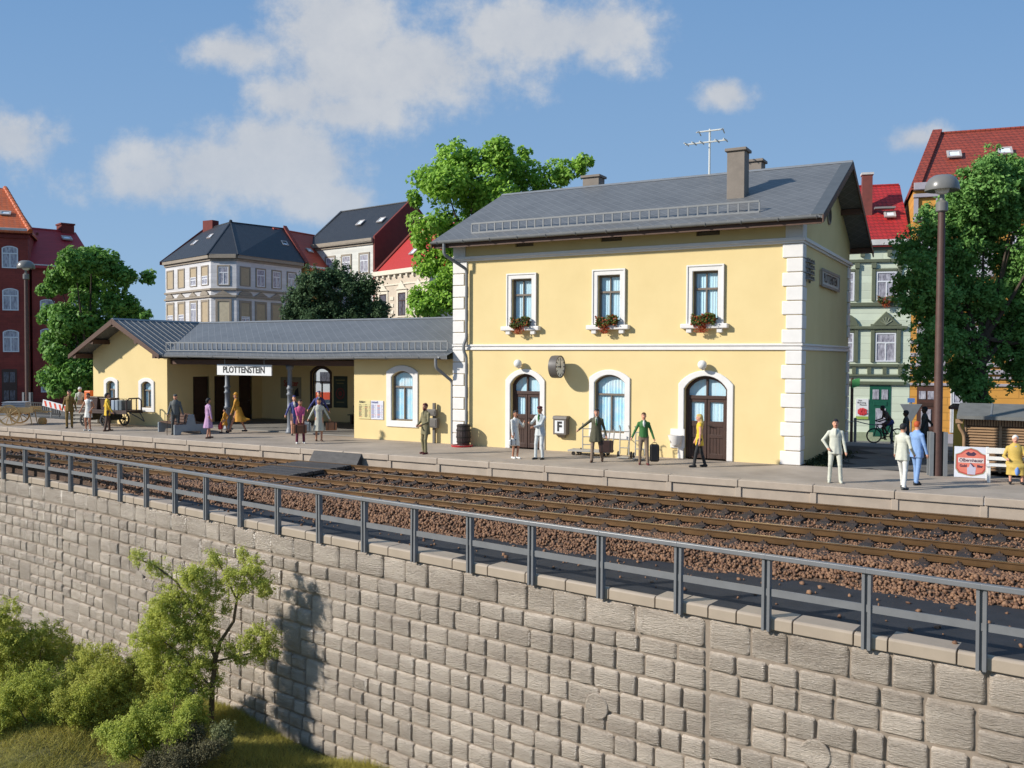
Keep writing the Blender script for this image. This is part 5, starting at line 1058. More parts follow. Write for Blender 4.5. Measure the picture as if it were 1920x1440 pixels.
def person(label, loc, rz, h=1.74, top='grey', bot='grey', shoe='black', hair='dbrown', skin=None, feet=((.1, .02), (-.1, -.03)), hands=((.3, -.08, .82), (-.3, -.08, .82)), style='suit', hem=None, hemr=.2, hairst='short', hipz=.93, hip=(0, 0), lean=(0, 0), head=(0, 0), shirt=None, tie=None, legs=None, extra=None, exc='white', res=.0145, fat=1., poleE=None, group='people on the platform', knee=(0, -1), tors=.5):
    """local frame: faces -y, own left is +x; all lengths for a 1.75 m figure"""
    s = SDF(); legs = BO if legs is None else legs; f = fat
    H = V((hip[0], hip[1], hipz)); t = V((lean[0], lean[1], 1)).normalized(); C = H+t*.40; Nk = H+t*.555; up = V((head[0]*.3, 0, 1)).normalized(); Hd = Nk+V((head[0]*.03, head[1]*.1-.015, .145))
    # legs
    for i, sd in enumerate((1, -1)):
        hp = H+V((sd*.088, 0, -.02)); ft = feet[i]; an = V((ft[0], ft[1], ft[2] if len(ft) > 2 else .085)); kn, an = ik(hp, an, .417, .417, (sd*.15+knee[0], knee[1], 0)); 
        s.cap(hp, kn, .088*f, .058, legs, .03); s.cap(kn, an, .056 if legs == BO else .05, .052 if legs == BO else .035, legs, .02)
        fd = V((sd*.12, -1, 0)).normalized(); z = an.z-.05; s.cap((an.x-fd.x*.05, an.y-fd.y*.05, z), (an.x+fd.x*.14, an.y+fd.y*.14, z-.008), .042, .036, SH, .015, )
    # trunk
    W = H+t*.16
    s.cap(H+t*-.03, W, .135*f, .118*f, BO if style in ('suit', 'shirt', 'top') else TO, .03, (1, 1.3, 1)); s.cap(W, C-t*.02, .125*f, .148*f, TO, .04, (1, 1.32, 1)); s.cap(C-t*.02, C+t*.05, .148*f, .125*f, TO, .03, (1, 1.35, 1))
    shl = [Nk+t*-.105+V((sd*.158*(.5+.5*f), .01, 0)) for sd in (1, -1)]; s.cap(shl[0], shl[1], .056, .056, TO, .03); s.cap(Nk-t*.085, Nk-t*.02, .085, .05, TO, .04, (.8, 1, 1))
    if hem:       # jackets, coats, skirts: a hanging flare
        wz_ = W+t*.12; s.fru(wz_, (H.x-lean[0]*.1, H.y+.01, hem), .135*f, hemr*.93, TO, .03)
    if style in ('suit', 'coat') and shirt is not None:
        s.ell(C+V((0, -.098*f, .02))+t*.03, (.035, .035, .12), WH, .012)
        if tie: s.cap(C+V((0, -.13*f, .08)), C+V((0, -.133*f, -.1)), .014, .02, EX, .008)
    # arms and hands
    for i, sd in enumerate((1, -1)):
        hd = V(hands[i]); pole = V((sd*.5, .8, -.4)) if poleE is None else V(poleE[i]); el, wr = ik(shl[i], hd, .275, .25, pole); short = style in ('tee', 'bare')
        s.cap(shl[i], el, .052*(.6+.4*f), .042, TO if style != 'bare' else SK, .02); s.cap(el, wr,   .042 if not short else .034, .035 if not short else .028, SK if short else TO, .02)
        d = (wr-el).normalized(); side = V((1, 0, 0)); side = (side-d*side.dot(d)).normalized(); nn = d.cross(side); pc = wr+d*.045; s.cap(wr, pc+d*.02, .027, .034, SK, .015, )
        for q in range(4):
            o = pc+d*.035+nn*((q-1.5)*.019); m1 = o+d*(.032-.004*abs(q-1.3))+side*(-sd*.006); m2 = m1+d*(.018-.003*abs(q-1.3))+side*(-sd*.016); s.cap(o, m1, .0105, .010, SK, .004); s.cap(m1, m2, .010, .008, SK, .004)
        th = pc-d*.015+nn*-.03; s.cap(th, th+d*.035-nn*.022, .012, .009, SK, .006)
    # neck, head, face
    s.cap(Nk-t*.03, Nk+V((0, -.005, .06)), .052, .05, SK, .02); s.ell(Hd, (.073, .088, .108), SK, .02); s.ell(Hd+V((0, -.02, -.055)), (.054, .06, .058), SK, .03)
    s.cap(Hd+V((0, -.085, .005)), Hd+V((0, -.105, -.025)), .009, .015, SK, .01)
    for sd in (1, -1): s.ell(Hd+V((sd*.03, -.079, .012)), (.013, .010, .009), EY, .004); s.ell(Hd+V((sd*.076, .008, -.01)), (.012, .022, .03), SK, .006); s.cap(Hd+V((sd*.016, -.086, .033)), Hd+V((sd*.045, -.078, .034)), .006, .005, HA, .004)
    s.cap(Hd+V((.018, -.078, -.053)), Hd+V((-.018, -.078, -.053)), .007, .007, LI, .004)
    if hairst in ('short', 'long', 'bun', 'beard'):
        s.ell(Hd+V((0, .022, .03)), (.081, .086, .098), HA, .01); s.ell(Hd+V((0, -.035, .078)), (.066, .05, .036), HA, .015)
    if hairst == 'long': s.cap(Hd+V((0, .05, .02)), Hd+V((0, .085, -.17)), .075, .07, HA, .03); s.cap(Hd+V((0, .085, -.17)), Hd+V((0, .10, -.30)), .07, .03, HA, .03)
    if hairst == 'bun': s.ell(Hd+V((0, .095, .01)), (.045, .04, .045), HA, .02); s.cap(Hd+V((0, .055, .0)), Hd+V((0, .06, -.07)), .065, .05, HA, .02)
    if hairst == 'beard': s.ell(Hd+V((0, -.05, -.085)), (.052, .045, .05), HA, .02)
    if hairst == 'bald': s.ell(Hd+V((0, .04, -.02)), (.078, .06, .06), HA, .01)
    if hairst in ('cap', 'hat', 'helmet', 'pillbox', 'scarf'):
        s.ell(Hd+V((0, .045, -.01)), (.076, .055, .07), HA, .01)
        if hairst == 'cap': s.ell(Hd+V((0, .0, .075)), (.088, .105, .045), EX, .01); s.ell(Hd+V((0, -.095, .055)), (.06, .055, .012), EX, .01)
        if hairst == 'hat': s.ell(Hd+V((0, .0, .06)), (.135, .14, .014), EX, .01); s.ell(Hd+V((0, .01, .095)), (.082, .09, .07), EX, .02)
        if hairst == 'helmet': s.ell(Hd+V((0, .005, .045)), (.1, .112, .095), EX, .01); s.ell(Hd+V((0, -.09, .03)), (.07, .05, .014), EX, .01)
        if hairst == 'pillbox': s.ell(Hd+V((0, .01, .09)), (.075, .08, .045), EX, .01); s.ell(Hd+V((0, -.075, .075)), (.05, .035, .01), EX, .006)
        if hairst == 'scarf': s.ell(Hd+V((0, .02, .035)), (.085, .09, .1), EX, .01)
    if extra: extra(s, H, C, Nk, Hd)
    v, F, lab = s.mesh(res); me = np_mesh('person', v*(h/1.75), F, skin or m_skin, True)
    me.materials.clear()
    lipm = mat('lips', (.36, .08, .06), .5); eyem = mat('eyes', (.02, .015, .012), .3)
    for mm in (skin or m_skin, cloth(hair, CL[hair]), cloth(top, CL[top]), cloth(bot, CL[bot]), cloth(shoe, CL[shoe]), cloth(exc, CL[exc]), eyem, lipm, cloth(shirt or 'white', CL[shirt or 'white'])): me.materials.append(mm)
    me.polygons.foreach_set('material_index', lab.astype(np.int32)); me.update()
    o = link('person', me); o.location = loc; o.rotation_euler = (0, 0, rz); return tag(o, label, 'person', group)
R_ = math.radians
def skirt(hemz, r, lab=TO, top=1.05): return lambda s, H, C, N_, Hd: s.fru(H+V((0, 0, top+.02-H.z)), H+V((0, .01, hemz-H.z)), .12, r, lab, .03, 1.2)
def multi(*fs): return lambda *a: [f(*a) for f in fs]
TOCAM = R_(40)
# left group
person('man in an olive brown suit standing by the handcart', (-32.45, -2.8, 0), R_(48), 1.78, 'olive', 'olive', 'dgrey', 'dbrown', hem=.78, hemr=.21, shirt='olive', res=.0165, hands=((.3, -.03, .8), (-.3, -.03, .8)))
person('dark-haired woman in a short white dress near the luggage barrow', (-30.45, -3.25, 0), R_(20), 1.70, 'white', 'white', 'white', 'dbrown', m_skin2, style='bare', hairst='bun', legs=SK, extra=skirt(.62, .19), hands=((.2, -.12, .95), (-.42, -.05, .86)), feet=((.1, -.02), (-.16, .05)), res=.0165, fat=.9)
person('woman in a bright yellow jacket and brown trousers beside the white dress', (-29.55, -2.95, 0), R_(150), 1.72, 'yellow', 'brown', 'brown', 'black', hairst='bun', hem=.72, hemr=.18, style='coat', hands=((.24, -.05, .92), (-.22, -.18, .9)), feet=((.14, -.1), (-.12, .12)), res=.0165, fat=.9)
person('figure in pale clothes and a white helmet behind the crates', (-37.2, 1.1, 0), R_(60), 1.7, 'cream', 'ltan', 'brown', 'dbrown', hairst='helmet', exc='white', style='shirt', res=.018)
person('old man in a grey suit and flat cap leaning on a cane', (-25.6, -2.55, 0), R_(40), 1.74, 'grey', 'dgrey', 'dgrey', 'grey', hairst='cap', exc='dgrey', style='shirt', fat=1.18, hem=.86, hemr=.2, hands=((.33, -.05, .86), (-.3, -.2, .84)), feet=((.13, .02), (-.12, .0)))
person('woman in a mauve dress with her back turned', (-23.05, -3.05, 0), R_(165), 1.66, 'mauve', 'mauve', 'brown', 'black', m_skin2, hairst='bun', style='coat', legs=SK, extra=skirt(.45, .24), hands=((.2, -.02, .86), (-.26, -.02, .86)), feet=((.1, -.12), (-.12, .12)), fat=.95)
def tail(s, H, C, N_, Hd): s.fru(H+V((0, .02, .2)), V((.04, .14, .5)), .14, .27, TO, .05, 1.1); s.cap(V((.06, .2, .62)), V((.1, .55, .60)), .14, .03, TO, .08)
person('person in a billowing ochre coat and hat striding left', (-24.0, -.55, 0), R_(-60), 1.76, 'ochre', 'ltan', 'black', 'ochre', m_skin2, hairst='hat', exc='ochre', style='coat', legs=SK, extra=tail, lean=(0, -.1), feet=((.08, -.34), (-.08, .34, .11)), hands=((.16, -.28, .72), (-.2, -.1, .82)), fat=1.05)
person('child in an ochre coat led by the striding person', (-24.35, -.95, 0), R_(-60), 1.08, 'ochre', 'ltan', 'black', 'black', m_skin2, style='coat', legs=SK, extra=skirt(.55, .24), feet=((.08, -.22), (-.08, .2)), hands=((.2, -.2, .8), (-.3, .05, .95)), fat=1.1)
person('woman in a pink top and wine red trousers holding a suitcase in front', (-18.3, -2.8, 0), R_(50), 1.72, 'pink', 'wine', 'white', 'dbrown', m_skin2, hairst='short', style='tee', hands=((.06, -.26, .80), (-.06, -.26, .80)), feet=((.15, .02), (-.13, -.02)), head=(.15, -.2), fat=.95)
person('woman in a pale belted dress carrying two bags', (-18.4, -1.6, 0), R_(45), 1.72, 'pale', 'pale', 'brown', 'dbrown', m_skin2, style='coat', legs=SK, extra=skirt(.42, .25), hands=((.48, -.05, .78), (-.48, -.05, .78)), feet=((.1, -.08), (-.1, .06)))
person('woman in a blue uniform and cap beside the hall column', (-21.1, -.1, 0), R_(50), 1.70, 'blue', 'blue', 'black', 'blond', hairst='pillbox', exc='blue', style='coat', shirt='white', legs=SK, extra=skirt(.52, .17), hands=((.3, -.05, .85), (-.38, -.05, .88)), fat=.92)
person('man in a blue uniform and peaked cap in front of the posters', (-20.9, 1.25, .055), R_(45), 1.80, 'blue', 'blue', 'black', 'dbrown', hairst='pillbox', exc='blue', style='coat', shirt='white', tie=True, hem=.8, hemr=.2, hands=((.42, -.08, .9), (-.45, -.15, .98)), fat=1.08)
person('bearded man in khaki facing the wall timetable', (-12.05, -3.3, 0), R_(-15), 1.78, 'khaki', 'khaki', 'maroon', 'maroon', m_skin2, hairst='beard', style='coat', hem=.68, hemr=.2, hands=((.12, -.26, 1.02), (-.1, -.27, 1.0)), feet=((.09, -.06), (-.11, .02)), shirt='khaki')
person('woman in a white dress talking, white handbag at her side', (-8.65, -2.95, 0), R_(70), 1.62, 'white', 'white', 'white', 'black', m_skin2, hairst='bun', style='coat', legs=SK, extra=skirt(.48, .19), hands=((.16, -.3, 1.32), (-.2, -.1, .84)), feet=((.06, -.04), (-.06, .06)), fat=.9, poleE=((.5, .4, -.8), (-.5, .8, -.3)))
person('man in a pale grey suit with green scarf and dark red cap', (-7.85, -2.68, 0), R_(-5), 1.78, 'lgrey', 'lgrey', 'black', 'maroon', m_skin2, hairst='cap', exc='maroon', style='suit', shirt='green', hem=.78, hemr=.2, hands=((-.04, -.3, 1.08), (-.24, -.28, 1.2)), feet=((.1, .0), (-.12, -.08)), head=(-.3, 0))
person('man in an open loden coat striding past the station window', (-5.95, -2.4, 0), R_(20), 1.74, 'loden', 'trous', 'brown', 'black', m_skin, style='coat', shirt='pale', tie=True, exc='green', hem=.66, hemr=.25, hands=((.34, -.02, .84), (-.62, -.1, 1.0)), feet=((.2, .12, .1), (-.12, -.16)), lean=(.04, -.03), fat=1.05)
person('young man in a green jacket and tan trousers with a black bag', (-4.35, -2.28, 0), R_(25), 1.66, 'green', 'trous', 'maroon', 'hairbrown', m_skin, style='suit', shirt='white', hem=.93, hemr=.17, hands=((.36, -.05, .82), (-.42, -.1, .86)), feet=((.13, -.12), (-.12, .02)))
person('blonde woman in a yellow mini dress and black tights walking left', (-2.6, -2.05, 0), R_(-65), 1.66, 'yellow', 'black', 'black', 'blond', m_skin, hairst='long', style='bare', extra=skirt(.72, .165), hands=((.2, -.02, .84), (-.2, -.1, .88)), feet=((.08, -.18), (-.07, .2)), fat=.84)
person('dark-haired man in a cream suit standing near the building corner', (1.68, -3.5, 0), R_(12), 1.75, 'cream', 'cream', 'cream', 'black', m_skin, style='suit', shirt='cream', hem=.8, hemr=.2, hands=((.28, -.06, .82), (-.2, -.1, .97)), poleE=((.5, .8, -.4), (-1, .4, 0)), feet=((.15, -.02), (-.14, .0)), fat=1.02, res=.0125)
person('man in a white jacket seen from behind next to the blue suit', (3.42, -3.85, 0), R_(152), 1.72, 'cream', 'white', 'dgrey', 'black', m_skin, style='suit', hem=.78, hemr=.21, hands=((.36, -.2, .86), (-.22, -.16, .95)), feet=((.1, -.18), (-.16, .16)), fat=1.05, res=.0125)
person('red-haired man in a light blue suit seen from behind', (3.66, -2.75, 0), R_(145), 1.72, 'sky', 'sky', 'black', 'redhair', m_skin, style='suit', hem=.76, hemr=.21, hands=((.3, -.08, .84), (-.26, -.1, .84)), feet=((.1, -.1), (-.1, .12)), fat=1.08, res=.0125)
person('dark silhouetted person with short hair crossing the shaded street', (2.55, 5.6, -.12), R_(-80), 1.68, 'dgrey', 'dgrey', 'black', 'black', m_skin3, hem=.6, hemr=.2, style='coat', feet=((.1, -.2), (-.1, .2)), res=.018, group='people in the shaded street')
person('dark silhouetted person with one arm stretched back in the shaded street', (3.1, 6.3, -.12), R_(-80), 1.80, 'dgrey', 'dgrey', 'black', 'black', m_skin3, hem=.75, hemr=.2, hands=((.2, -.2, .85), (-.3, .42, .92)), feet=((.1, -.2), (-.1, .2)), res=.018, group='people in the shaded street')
SEAT = (5.98, -.93, 0)
person('elderly woman in a mustard coat sitting on the white bench', SEAT, R_(6), 1.66, 'mustard', 'lblue', 'black', 'grey', m_skin, hairst='scarf', exc='white', style='coat', hipz=.56, feet=((.15, -.38, .1), (-.15, -.38, .1)), hip=(0, .02), legs=SK, fat=1.28, res=.0125, hands=((.24, -.3, .68), (-.24, -.28, .72)), head=(0, .1),
       extra=lambda s, H, C, N_, Hd: (s.cap(H+V((0, -.02, .0)), V((0, -.30, .50)), .24, .23, TO, .05, (1, 1, 1.75)), s.fru(V((0, -.30, .58)), V((0, -.33, .27)), .235, .27, TO, .04, 1.45), s.cap(H+V((0, 0, .05)), H+V((0, 0, .25)), .19, .17, TO, .05, (1, 1.15, 1)), s.ell((0, -.50, .40), (.05, .05, .14), BO, .008), s.cap(N_+V((0, -.03, -.02)), N_+V((0, -.09, -.06)), .05, .03, BO, .01)))
# ------------------------------------------------------------------ things on and around the platform
def T(x, y, z, rz=0): return Matrix.Translation((x, y, z)) @ Matrix.Rotation(rz, 4, 'Z')
def hang_text(parent, txt, size, c, xd, m, sx=1., bold=0., zd=(0, 0, 1), name='lettering'):
    return text_mesh(name, txt, size, parent, m, frame_m(c, xd, zd), sx, .003, 'CENTER', bold)
m_ink = mat('black_ink', (.02, .018, .018), .6, 0); m_signw = mat('sign_white', (.72, .72, .72), .5, .03)
# station name boards
t = thing('station_sign', 'white PLOTTENSTEIN name board hanging under the wing roof edge', 'sign', (-24, -.14, 2.5))
b = MB(); b.box(-25.66, -22.34, -.17, -.11, 2.53, 3.01); b.build('board', m_signw, t, bevel=.01)
hang_text(t, 'PLOTTENSTEIN', .40, (-24.0, -.178, 2.765), (1, 0, 0), m_ink, .93, .009)
for x in (-25.2, -22.8): b = MB(); b.box(x-.02, x+.02, -.15, -.13, 3.0, 3.36); b.build('strap', m_grey, t)
t = thing('station_sign', 'grey framed PLOTTENSTEIN name board on the shaded side wall', 'sign', (.05, 4.6, 5.9))
b = MB(); b.box(.005, .07, 2.95, 6.35, 5.92, 6.45); b.build('board', mat('sign_grey', (.55, .52, .47), .6, .05), t); b = MB()
b.ring([(.07, y, z) for y, z in ((2.9, 5.87), (6.4, 5.87), (6.4, 6.5), (2.9, 6.5))], [(.07, y, z) for y, z in ((3.0, 5.96), (6.3, 5.96), (6.3, 6.41), (3.0, 6.41))], (.03, 0, 0)); b.build('frame', mat('sign_frame', (.26, .24, .22), .6), t)
hang_text(t, 'PLOTTENSTEIN', .44, (.078, 4.65, 6.185), (0, 1, 0), m_ink, .88, .004)
t = thing('insulator_bracket', 'grey wire bracket with stacked insulators high on the side wall corner', 'bracket', (.0, .8, 5.85)); b = MB(); b.box(.0, .06, .45, .53, 5.85, 6.6); b.box(0, .06, 1.1, 1.18, 5.85, 6.6); b.build('mast', m_grey, t)
for k in range(4):
    b = MB(); z = 5.92+k*.18; b.box(.06, .16, .3, 1.34, z, z+.035); o = b.build('arm', m_grey, t)
    for y in (.34, .62, 1.0, 1.28): q = MB(); q.lathe([(.03, 0), (.04, .03), (.03, .06), (.035, .09), (.01, .1)], (.12, y, z+.036), 8); q.build('insulator', m_stonegrey, o, smooth=True)
# platform clock
t = thing('platform_clock', 'round grey double-faced platform clock showing nine o\'clock on the facade', 'clock', (-8.3, -.5, 3.05))
cc = V((-8.32, -.52, 3.06)); m_ck = mat('clock_case', (.12, .105, .095), .5)
b = MB(); b.lathe([(.36, -.15), (.40, -.15), (.405, -.05), (.405, .05), (.40, .15), (.36, .15), (.36, .12), (.0, .12)], cc, 32, axis=(1, 0, 0)); b.build('case', m_ck, t, smooth=True)
m_face = mat('clock_face', (.82, .80, .74), .4, .03)
for sd in (1, -1): b = MB(); b.lathe([(.355, 0), (.355, .012), (0, .012)], cc+V((sd*.121, 0, 0)), 32, axis=(sd, 0, 0)); b.build('dial', m_face, t, smooth=True)
mk = MB()
for k in range(12):
    a = k*math.pi/6; r0, r1 = (.25, .33); d = V((0, math.sin(a), math.cos(a))); w = .016 if k % 3 else .024; n_ = V((0, d.z, -d.y)); c0 = cc+V((.136, 0, 0)); mk.prism([c0+d*r0-n_*w, c0+d*r1-n_*w, c0+d*r1+n_*w, c0+d*r0+n_*w], (.004, 0, 0))
mk.build('hour_marks', m_ink, t)
for a, L2, w in ((0., .27, .016), (-math.pi/2, .2, .024)): b = MB(); d = V((0, math.sin(a), math.cos(a))); n_ = V((0, d.z, -d.y)); c0 = cc+V((.142, 0, 0)); b.prism([c0-d*.05-n_*w, c0+d*L2-n_*w*.6, c0+d*L2+n_*w*.6, c0-d*.05+n_*w], (.004, 0, 0)); b.build('hand', m_ink, t)
b = MB(); b.tube([cc+V((0, .38, 0)), cc+V((0, .53, 0))], .05, 10); b.build('wall_arm', m_ck, t, smooth=True)
# globe lamps over the doors
m_globe = mat('opal_glass', (.78, .76, .72), .25, 0)
for x, z, w in ((-10.06, 3.16, 'left'), (-3.1, 3.17, 'right')):
    t = thing('globe_lamp', 'white globe lamp above the %s door of the station' % w, 'lamp', (x, -.02, z), group='globe lamps over the doors')
    b = MB(); b.sphere((x, -.24, z), .155, 18); b.build('globe', m_globe, t, smooth=True); b = MB(); b.tube([(x, 0, z-.14), (x, -.2, z-.16), (x, -.24, z-.1)], .03, 8); b.build('arm', m_white, t, smooth=True)
# F telephone box, meter boxes, wall basin
t = thing('call_box', 'grey wall box with a white plate lettered F beside the left door', 'box', (-8.3, -.02, .5)); b = MB()
b.box(-8.58, -8.06, -.28, 0, .62, 1.18); b.prism([(-8.6, -.31, 1.18), (-8.6, -.25, 1.29), (-8.6, 0, 1.29), (-8.6, 0, 1.18)], (.56, 0, 0)); b.prism([(-8.5, -.22, .62), (-8.14, -.22, .62), (-8.2, -.1, .5), (-8.44, -.1, .5)], (0, .1, 0)); b.build('case', mat('box_grey', (.15, .125, .105), .5, .1, 6., .2, 40), t, bevel=.012)
b = MB(); b.box(-8.50, -8.14, -.292, -.281, .68, 1.13); b.build('plate', m_signw, t); hang_text(t, 'F', .47, (-8.32, -.297, .90), (1, 0, 0), m_ink, .9, .018)
t = thing('meter_box', 'pair of grey electric boxes on a post by the wing downpipe', 'electric box', (-13.98, .0, 0)); m_eb = mat('electric_grey', (.13, .115, .10), .55, .1, 6.)
b = MB(); b.box(-14.02, -13.92, .02, .12, 0, 1.58); b.build('post', m_eb, t)
for x0, x1, z0, z1 in ((-14.21, -13.78, 1.08, 1.34), (-14.30, -13.72, .62, .99)):
    b = MB(); b.box(x0, x1, -.12, .06, z0, z1); o = b.build('box', m_eb, t, bevel=.02); b = MB(); b.box(x0+.05, x1-.05, -.135, -.12, z0+.05, z1-.05); b.build('lid', m_eb, o, bevel=.01)
t = thing('wall_basin', 'white wall basin behind the young man in the green jacket', 'basin', (-4.0, -.2, .3)); b = MB(); b.box(-4.25, -3.75, -.05, 0.0, .35, 1.0); b.build('back_plate', m_white, t, bevel=.015)
b = MB(); b.prism([(-4.25, -.32, .8), (-3.75, -.32, .8), (-3.85, -.12, .42), (-4.15, -.12, .42)], (0, .1, 0)); b.lathe([(.14, .0), (.22, .18), (.25, .32), (.2, .32), (.12, .06)], (-4.0, -.24, .48), 16); b.build('bowl', m_white, t, smooth=True)
# barrel on its red tray under the downpipe
t = thing('rain_barrel', 'dark brown rain barrel under the main downpipe', 'barrel', (-12.3, -.42, 0)); b = MB(); m_bar = mat('barrel_wood', (.035, .022, .02), .65, .25, 9., .4, 30, stretch=(6, 6, .6))
n = 16
for k in range(n):
    a0, a1 = 2*math.pi*k/n+.02, 2*math.pi*(k+1)/n-.02; q = MB(); prof_ = [(.235, .06), (.265, .3), (.275, .45), (.265, .62), (.24, .84)]
    vs = [(-12.3+r*math.cos(a), -.42+r*math.sin(a), z) for r, z in prof_ for a in (a0, a1)]+[(-12.3+(r-.03)*math.cos(a), -.42+(r-.03)*math.sin(a), z) for r, z in prof_ for a in (a0, a1)]
    m_ = len(prof_); q.add(vs, [(2*i, 2*i+1, 2*i+3, 2*i+2) for i in range(m_-1)]+[(2*m_+2*i, 2*m_+2*i+2, 2*m_+2*i+3, 2*m_+2*i+1) for i in range(m_-1)]+[(2*i, 2*i+2, 2*m_+2*i+2, 2*m_+2*i) for i in range(m_-1)]+[(2*i+1, 2*m_+2*i+1, 2*m_+2*i+3, 2*i+3) for i in range(m_-1)]+[(2*m_-2, 2*m_-1, 4*m_-1, 4*m_-2)]); q.build('stave', m_bar, t)
for z, r in ((.16, .257), (.34, .276), (.6, .274), (.76, .256)): b = MB(); b.lathe([(r, 0), (r+.008, 0), (r+.008, .045), (r, .045), (r, 0)], (-12.3, -.42, z), 24); b.build('hoop', m_dark, t, smooth=True)
b = MB(); b.lathe([(.01, .5), (.235, .5), (.235, .52), (.01, .52)], (-12.3, -.42, 0), 16); b.build('water', mat('dark_water', (.02, .025, .03), .05, 0), t)
b = MB(); b.lathe([(.0, 0), (.4, 0), (.42, .055), (.38, .055), (.36, .02), (0, .02)], (-12.34, -.46, .004), 24); tag(b.build('red_tray', mat('red_plastic', (.5, .02, .03), .3, .05), smooth=True), 'flat round red tray under the rain barrel', 'tray')
# timetables
for x0, nm, pc, ic, lab in ((-17.82, 'Abfahrt', (.68, .58, .28), (.07, .05, .04), 'yellow departures timetable on the wing wall'), (-17.17, 'Ankunft', (.66, .66, .72), (.16, .17, .34), 'white arrivals timetable with blue print on the wing wall')):
    t = thing('timetable', lab, 'timetable', (x0+.31, .19, .8), group='timetables'); b = MB(); b.box(x0, x0+.63, .165, .196, .82, 1.59); b.build('sheet', mat('paper_'+nm, pc, .7, .03), t, bevel=.006); mi = mat('print_'+nm, ic, .7, 0); mr_ = mat('print_red', (.5, .12, .08), .7, 0)
    hang_text(t, nm, .13, (x0+.20, .161, 1.52), (1, 0, 0), mi, .82, .002)
    rows = MB(); rr_ = MB(); z = 1.40
    while z > .87:
        for xa, xb in ((.03, .19), (.235, .27), (.33, .49), (.55, .60)): (rr_ if random.random() < .2 else rows).box(x0+xa, x0+xb-random.uniform(0, .035), .1615, .1645, z, z+.018)
        z -= .034 if random.random() < .85 else .06
    rows.build('print_lines', mi, t); rr_.build('red_lines', mr_, t)
# posters in the hall
t = thing('poster', 'cream advertising poster with red script on the hall back wall', 'poster', (-27.3, 6.36, 1.1)); b = MB(); b.box(-28.03, -26.62, 6.36, 6.395, 1.16, 2.28); b.build('sheet', mat('poster_cream', (.30, .26, .17), .7, .1), t); hang_text(t, 'Spalter', .42, (-27.3, 6.354, 1.95), (1, 0, 0), mat('poster_red', (.30, .03, .02), .7), .85, .01)
b = MB(); b.prism([(-27.1, 6.356, 1.25), (-26.75, 6.356, 1.3), (-26.8, 6.356, 1.75), (-27.0, 6.356, 1.6)], (0, -.004, 0)); b.build('figure', m_ink, t)
t = thing('poster', 'dark green poster with a red roundel on the hall back wall', 'poster', (-24.0, 6.36, .8)); b = MB(); b.box(-24.42, -23.55, 6.36, 6.395, .78, 2.38); b.build('sheet', mat('poster_green', (.02, .035, .018), .6, .2), t); b = MB(); b.lathe([(.22, 0), (.29, 0), (.29, .006), (.22, .006), (.22, 0)], (-23.98, 6.356, 1.5), 24, axis=(0, -1, 0)); b.lathe([(.0, 0), (.13, 0), (.13, .006), (0, .006)], (-23.98, 6.356, 1.5), 16, axis=(0, -1, 0)); b.build('roundel', mat('roundel_red', (.16, .02, .015), .6), t)
for z, w in ((2.18, .6), (2.02, .45), (1.06, .5)): b = MB(); b.box(-23.98-w/2, -23.98+w/2, 6.352, 6.357, z-.03, z+.03); b.build('lettering', mat('poster_gold', (.16, .14, .05), .6), t)
# flower boxes
def flower_box(label, M, w=.72, n=900, name='flower_box'):
    t = thing(name, label, 'flower box', M.translation, group='flower boxes'); b = MB(); b.prism([(-w/2, -.1, 0), (-w/2, .08, 0), (-w/2, .1, .16), (-w/2, -.12, .16)], (w, 0, 0)); b.xf(M); b.build('planter', mat('planter_grey', (.16, .16, .17), .6), t)
    def pts(k, zlo, zhi, fx=1.): 
        x = rng.uniform(-w/2*1.1, w/2*1.1, k); y = -.08+rng.normal(size=k)*.07; z = rng.uniform(zlo, zhi, k)+.05*np.sin(x*9); return np.array([tuple(M @ V((a, c, e))) for a, c, e in zip(x, y-.05*(z < .1), z)])
    P = pts(n, -.04, .3); leaves('foliage', P, np.tile([0, -.4, .8], (n, 1)), .036, leaf_mat('geranium_leaf', (.04, .09, .02), (.16, .22, .05)), t, .8); k = n//3
    P = pts(k, -.06, .3); leaves('blossoms', P, np.tile([0, -.8, .4], (k, 1)), .034, leaf_mat('geranium_red', (.28, .03, .012), (.55, .14, .04)), t, .9)
    k = n//5; x = rng.normal(size=k)*.1-.05; P = np.array([tuple(M @ V((a, -.17+rng.normal()*.02, e))) for a, e in zip(x, -rng.uniform(0, .3, k))]); leaves('trailing_blossoms', P, np.tile([0, -.8, .2], (k, 1)), .028, MATS['geranium_red'], t, .9)
for x, w in ((-10.0, 'left'), (-6.55, 'middle'), (-3.1, 'right')): flower_box('geranium box on the %s upper window sill of the station' % w, T(x, -.09, 4.54))
Fm, xm = fbox7; pm = Fm(xm+.53, .1, 6.52); flower_box('flower box with yellow and red blooms on the mint house window', Matrix.Translation(pm) @ Matrix.Rotation(math.atan2(Fm.d.y, Fm.d.x), 4, 'Z'), .9, 500)
# antenna
t = thing('roof_antenna', 'white television antenna on the station roof ridge', 'antenna', (-4.4, 4.55, 10.3)); m_an = mat('antenna_white', (.62, .62, .58), .4, 0)
b = MB(); b.tube([(-4.4, 4.55, 10.2), (-4.4, 4.55, 12.1)], .04, 8); b.build('mast', m_an, t, smooth=True)
for z, x0, x1, els in ((11.6, -5.35, -3.72, (-5.3, -5.0, -4.7, -4.1, -3.78)), (12.02, -4.87, -3.85, (-4.82, -3.9))):
    b = MB(); b.tube([(x0, 4.5, z), (x1, 4.5, z-.0)], .03, 6); o = b.build('boom', m_an, t)
    for x in els: b = MB(); b.tube([(x, 4.22, z-(.08 if len(els) == 2 else 0)), (x, 4.5, z+.03), (x, 4.78, z-(.08 if len(els) == 2 else 0))], .024, 6); b.build('element', m_an, o)
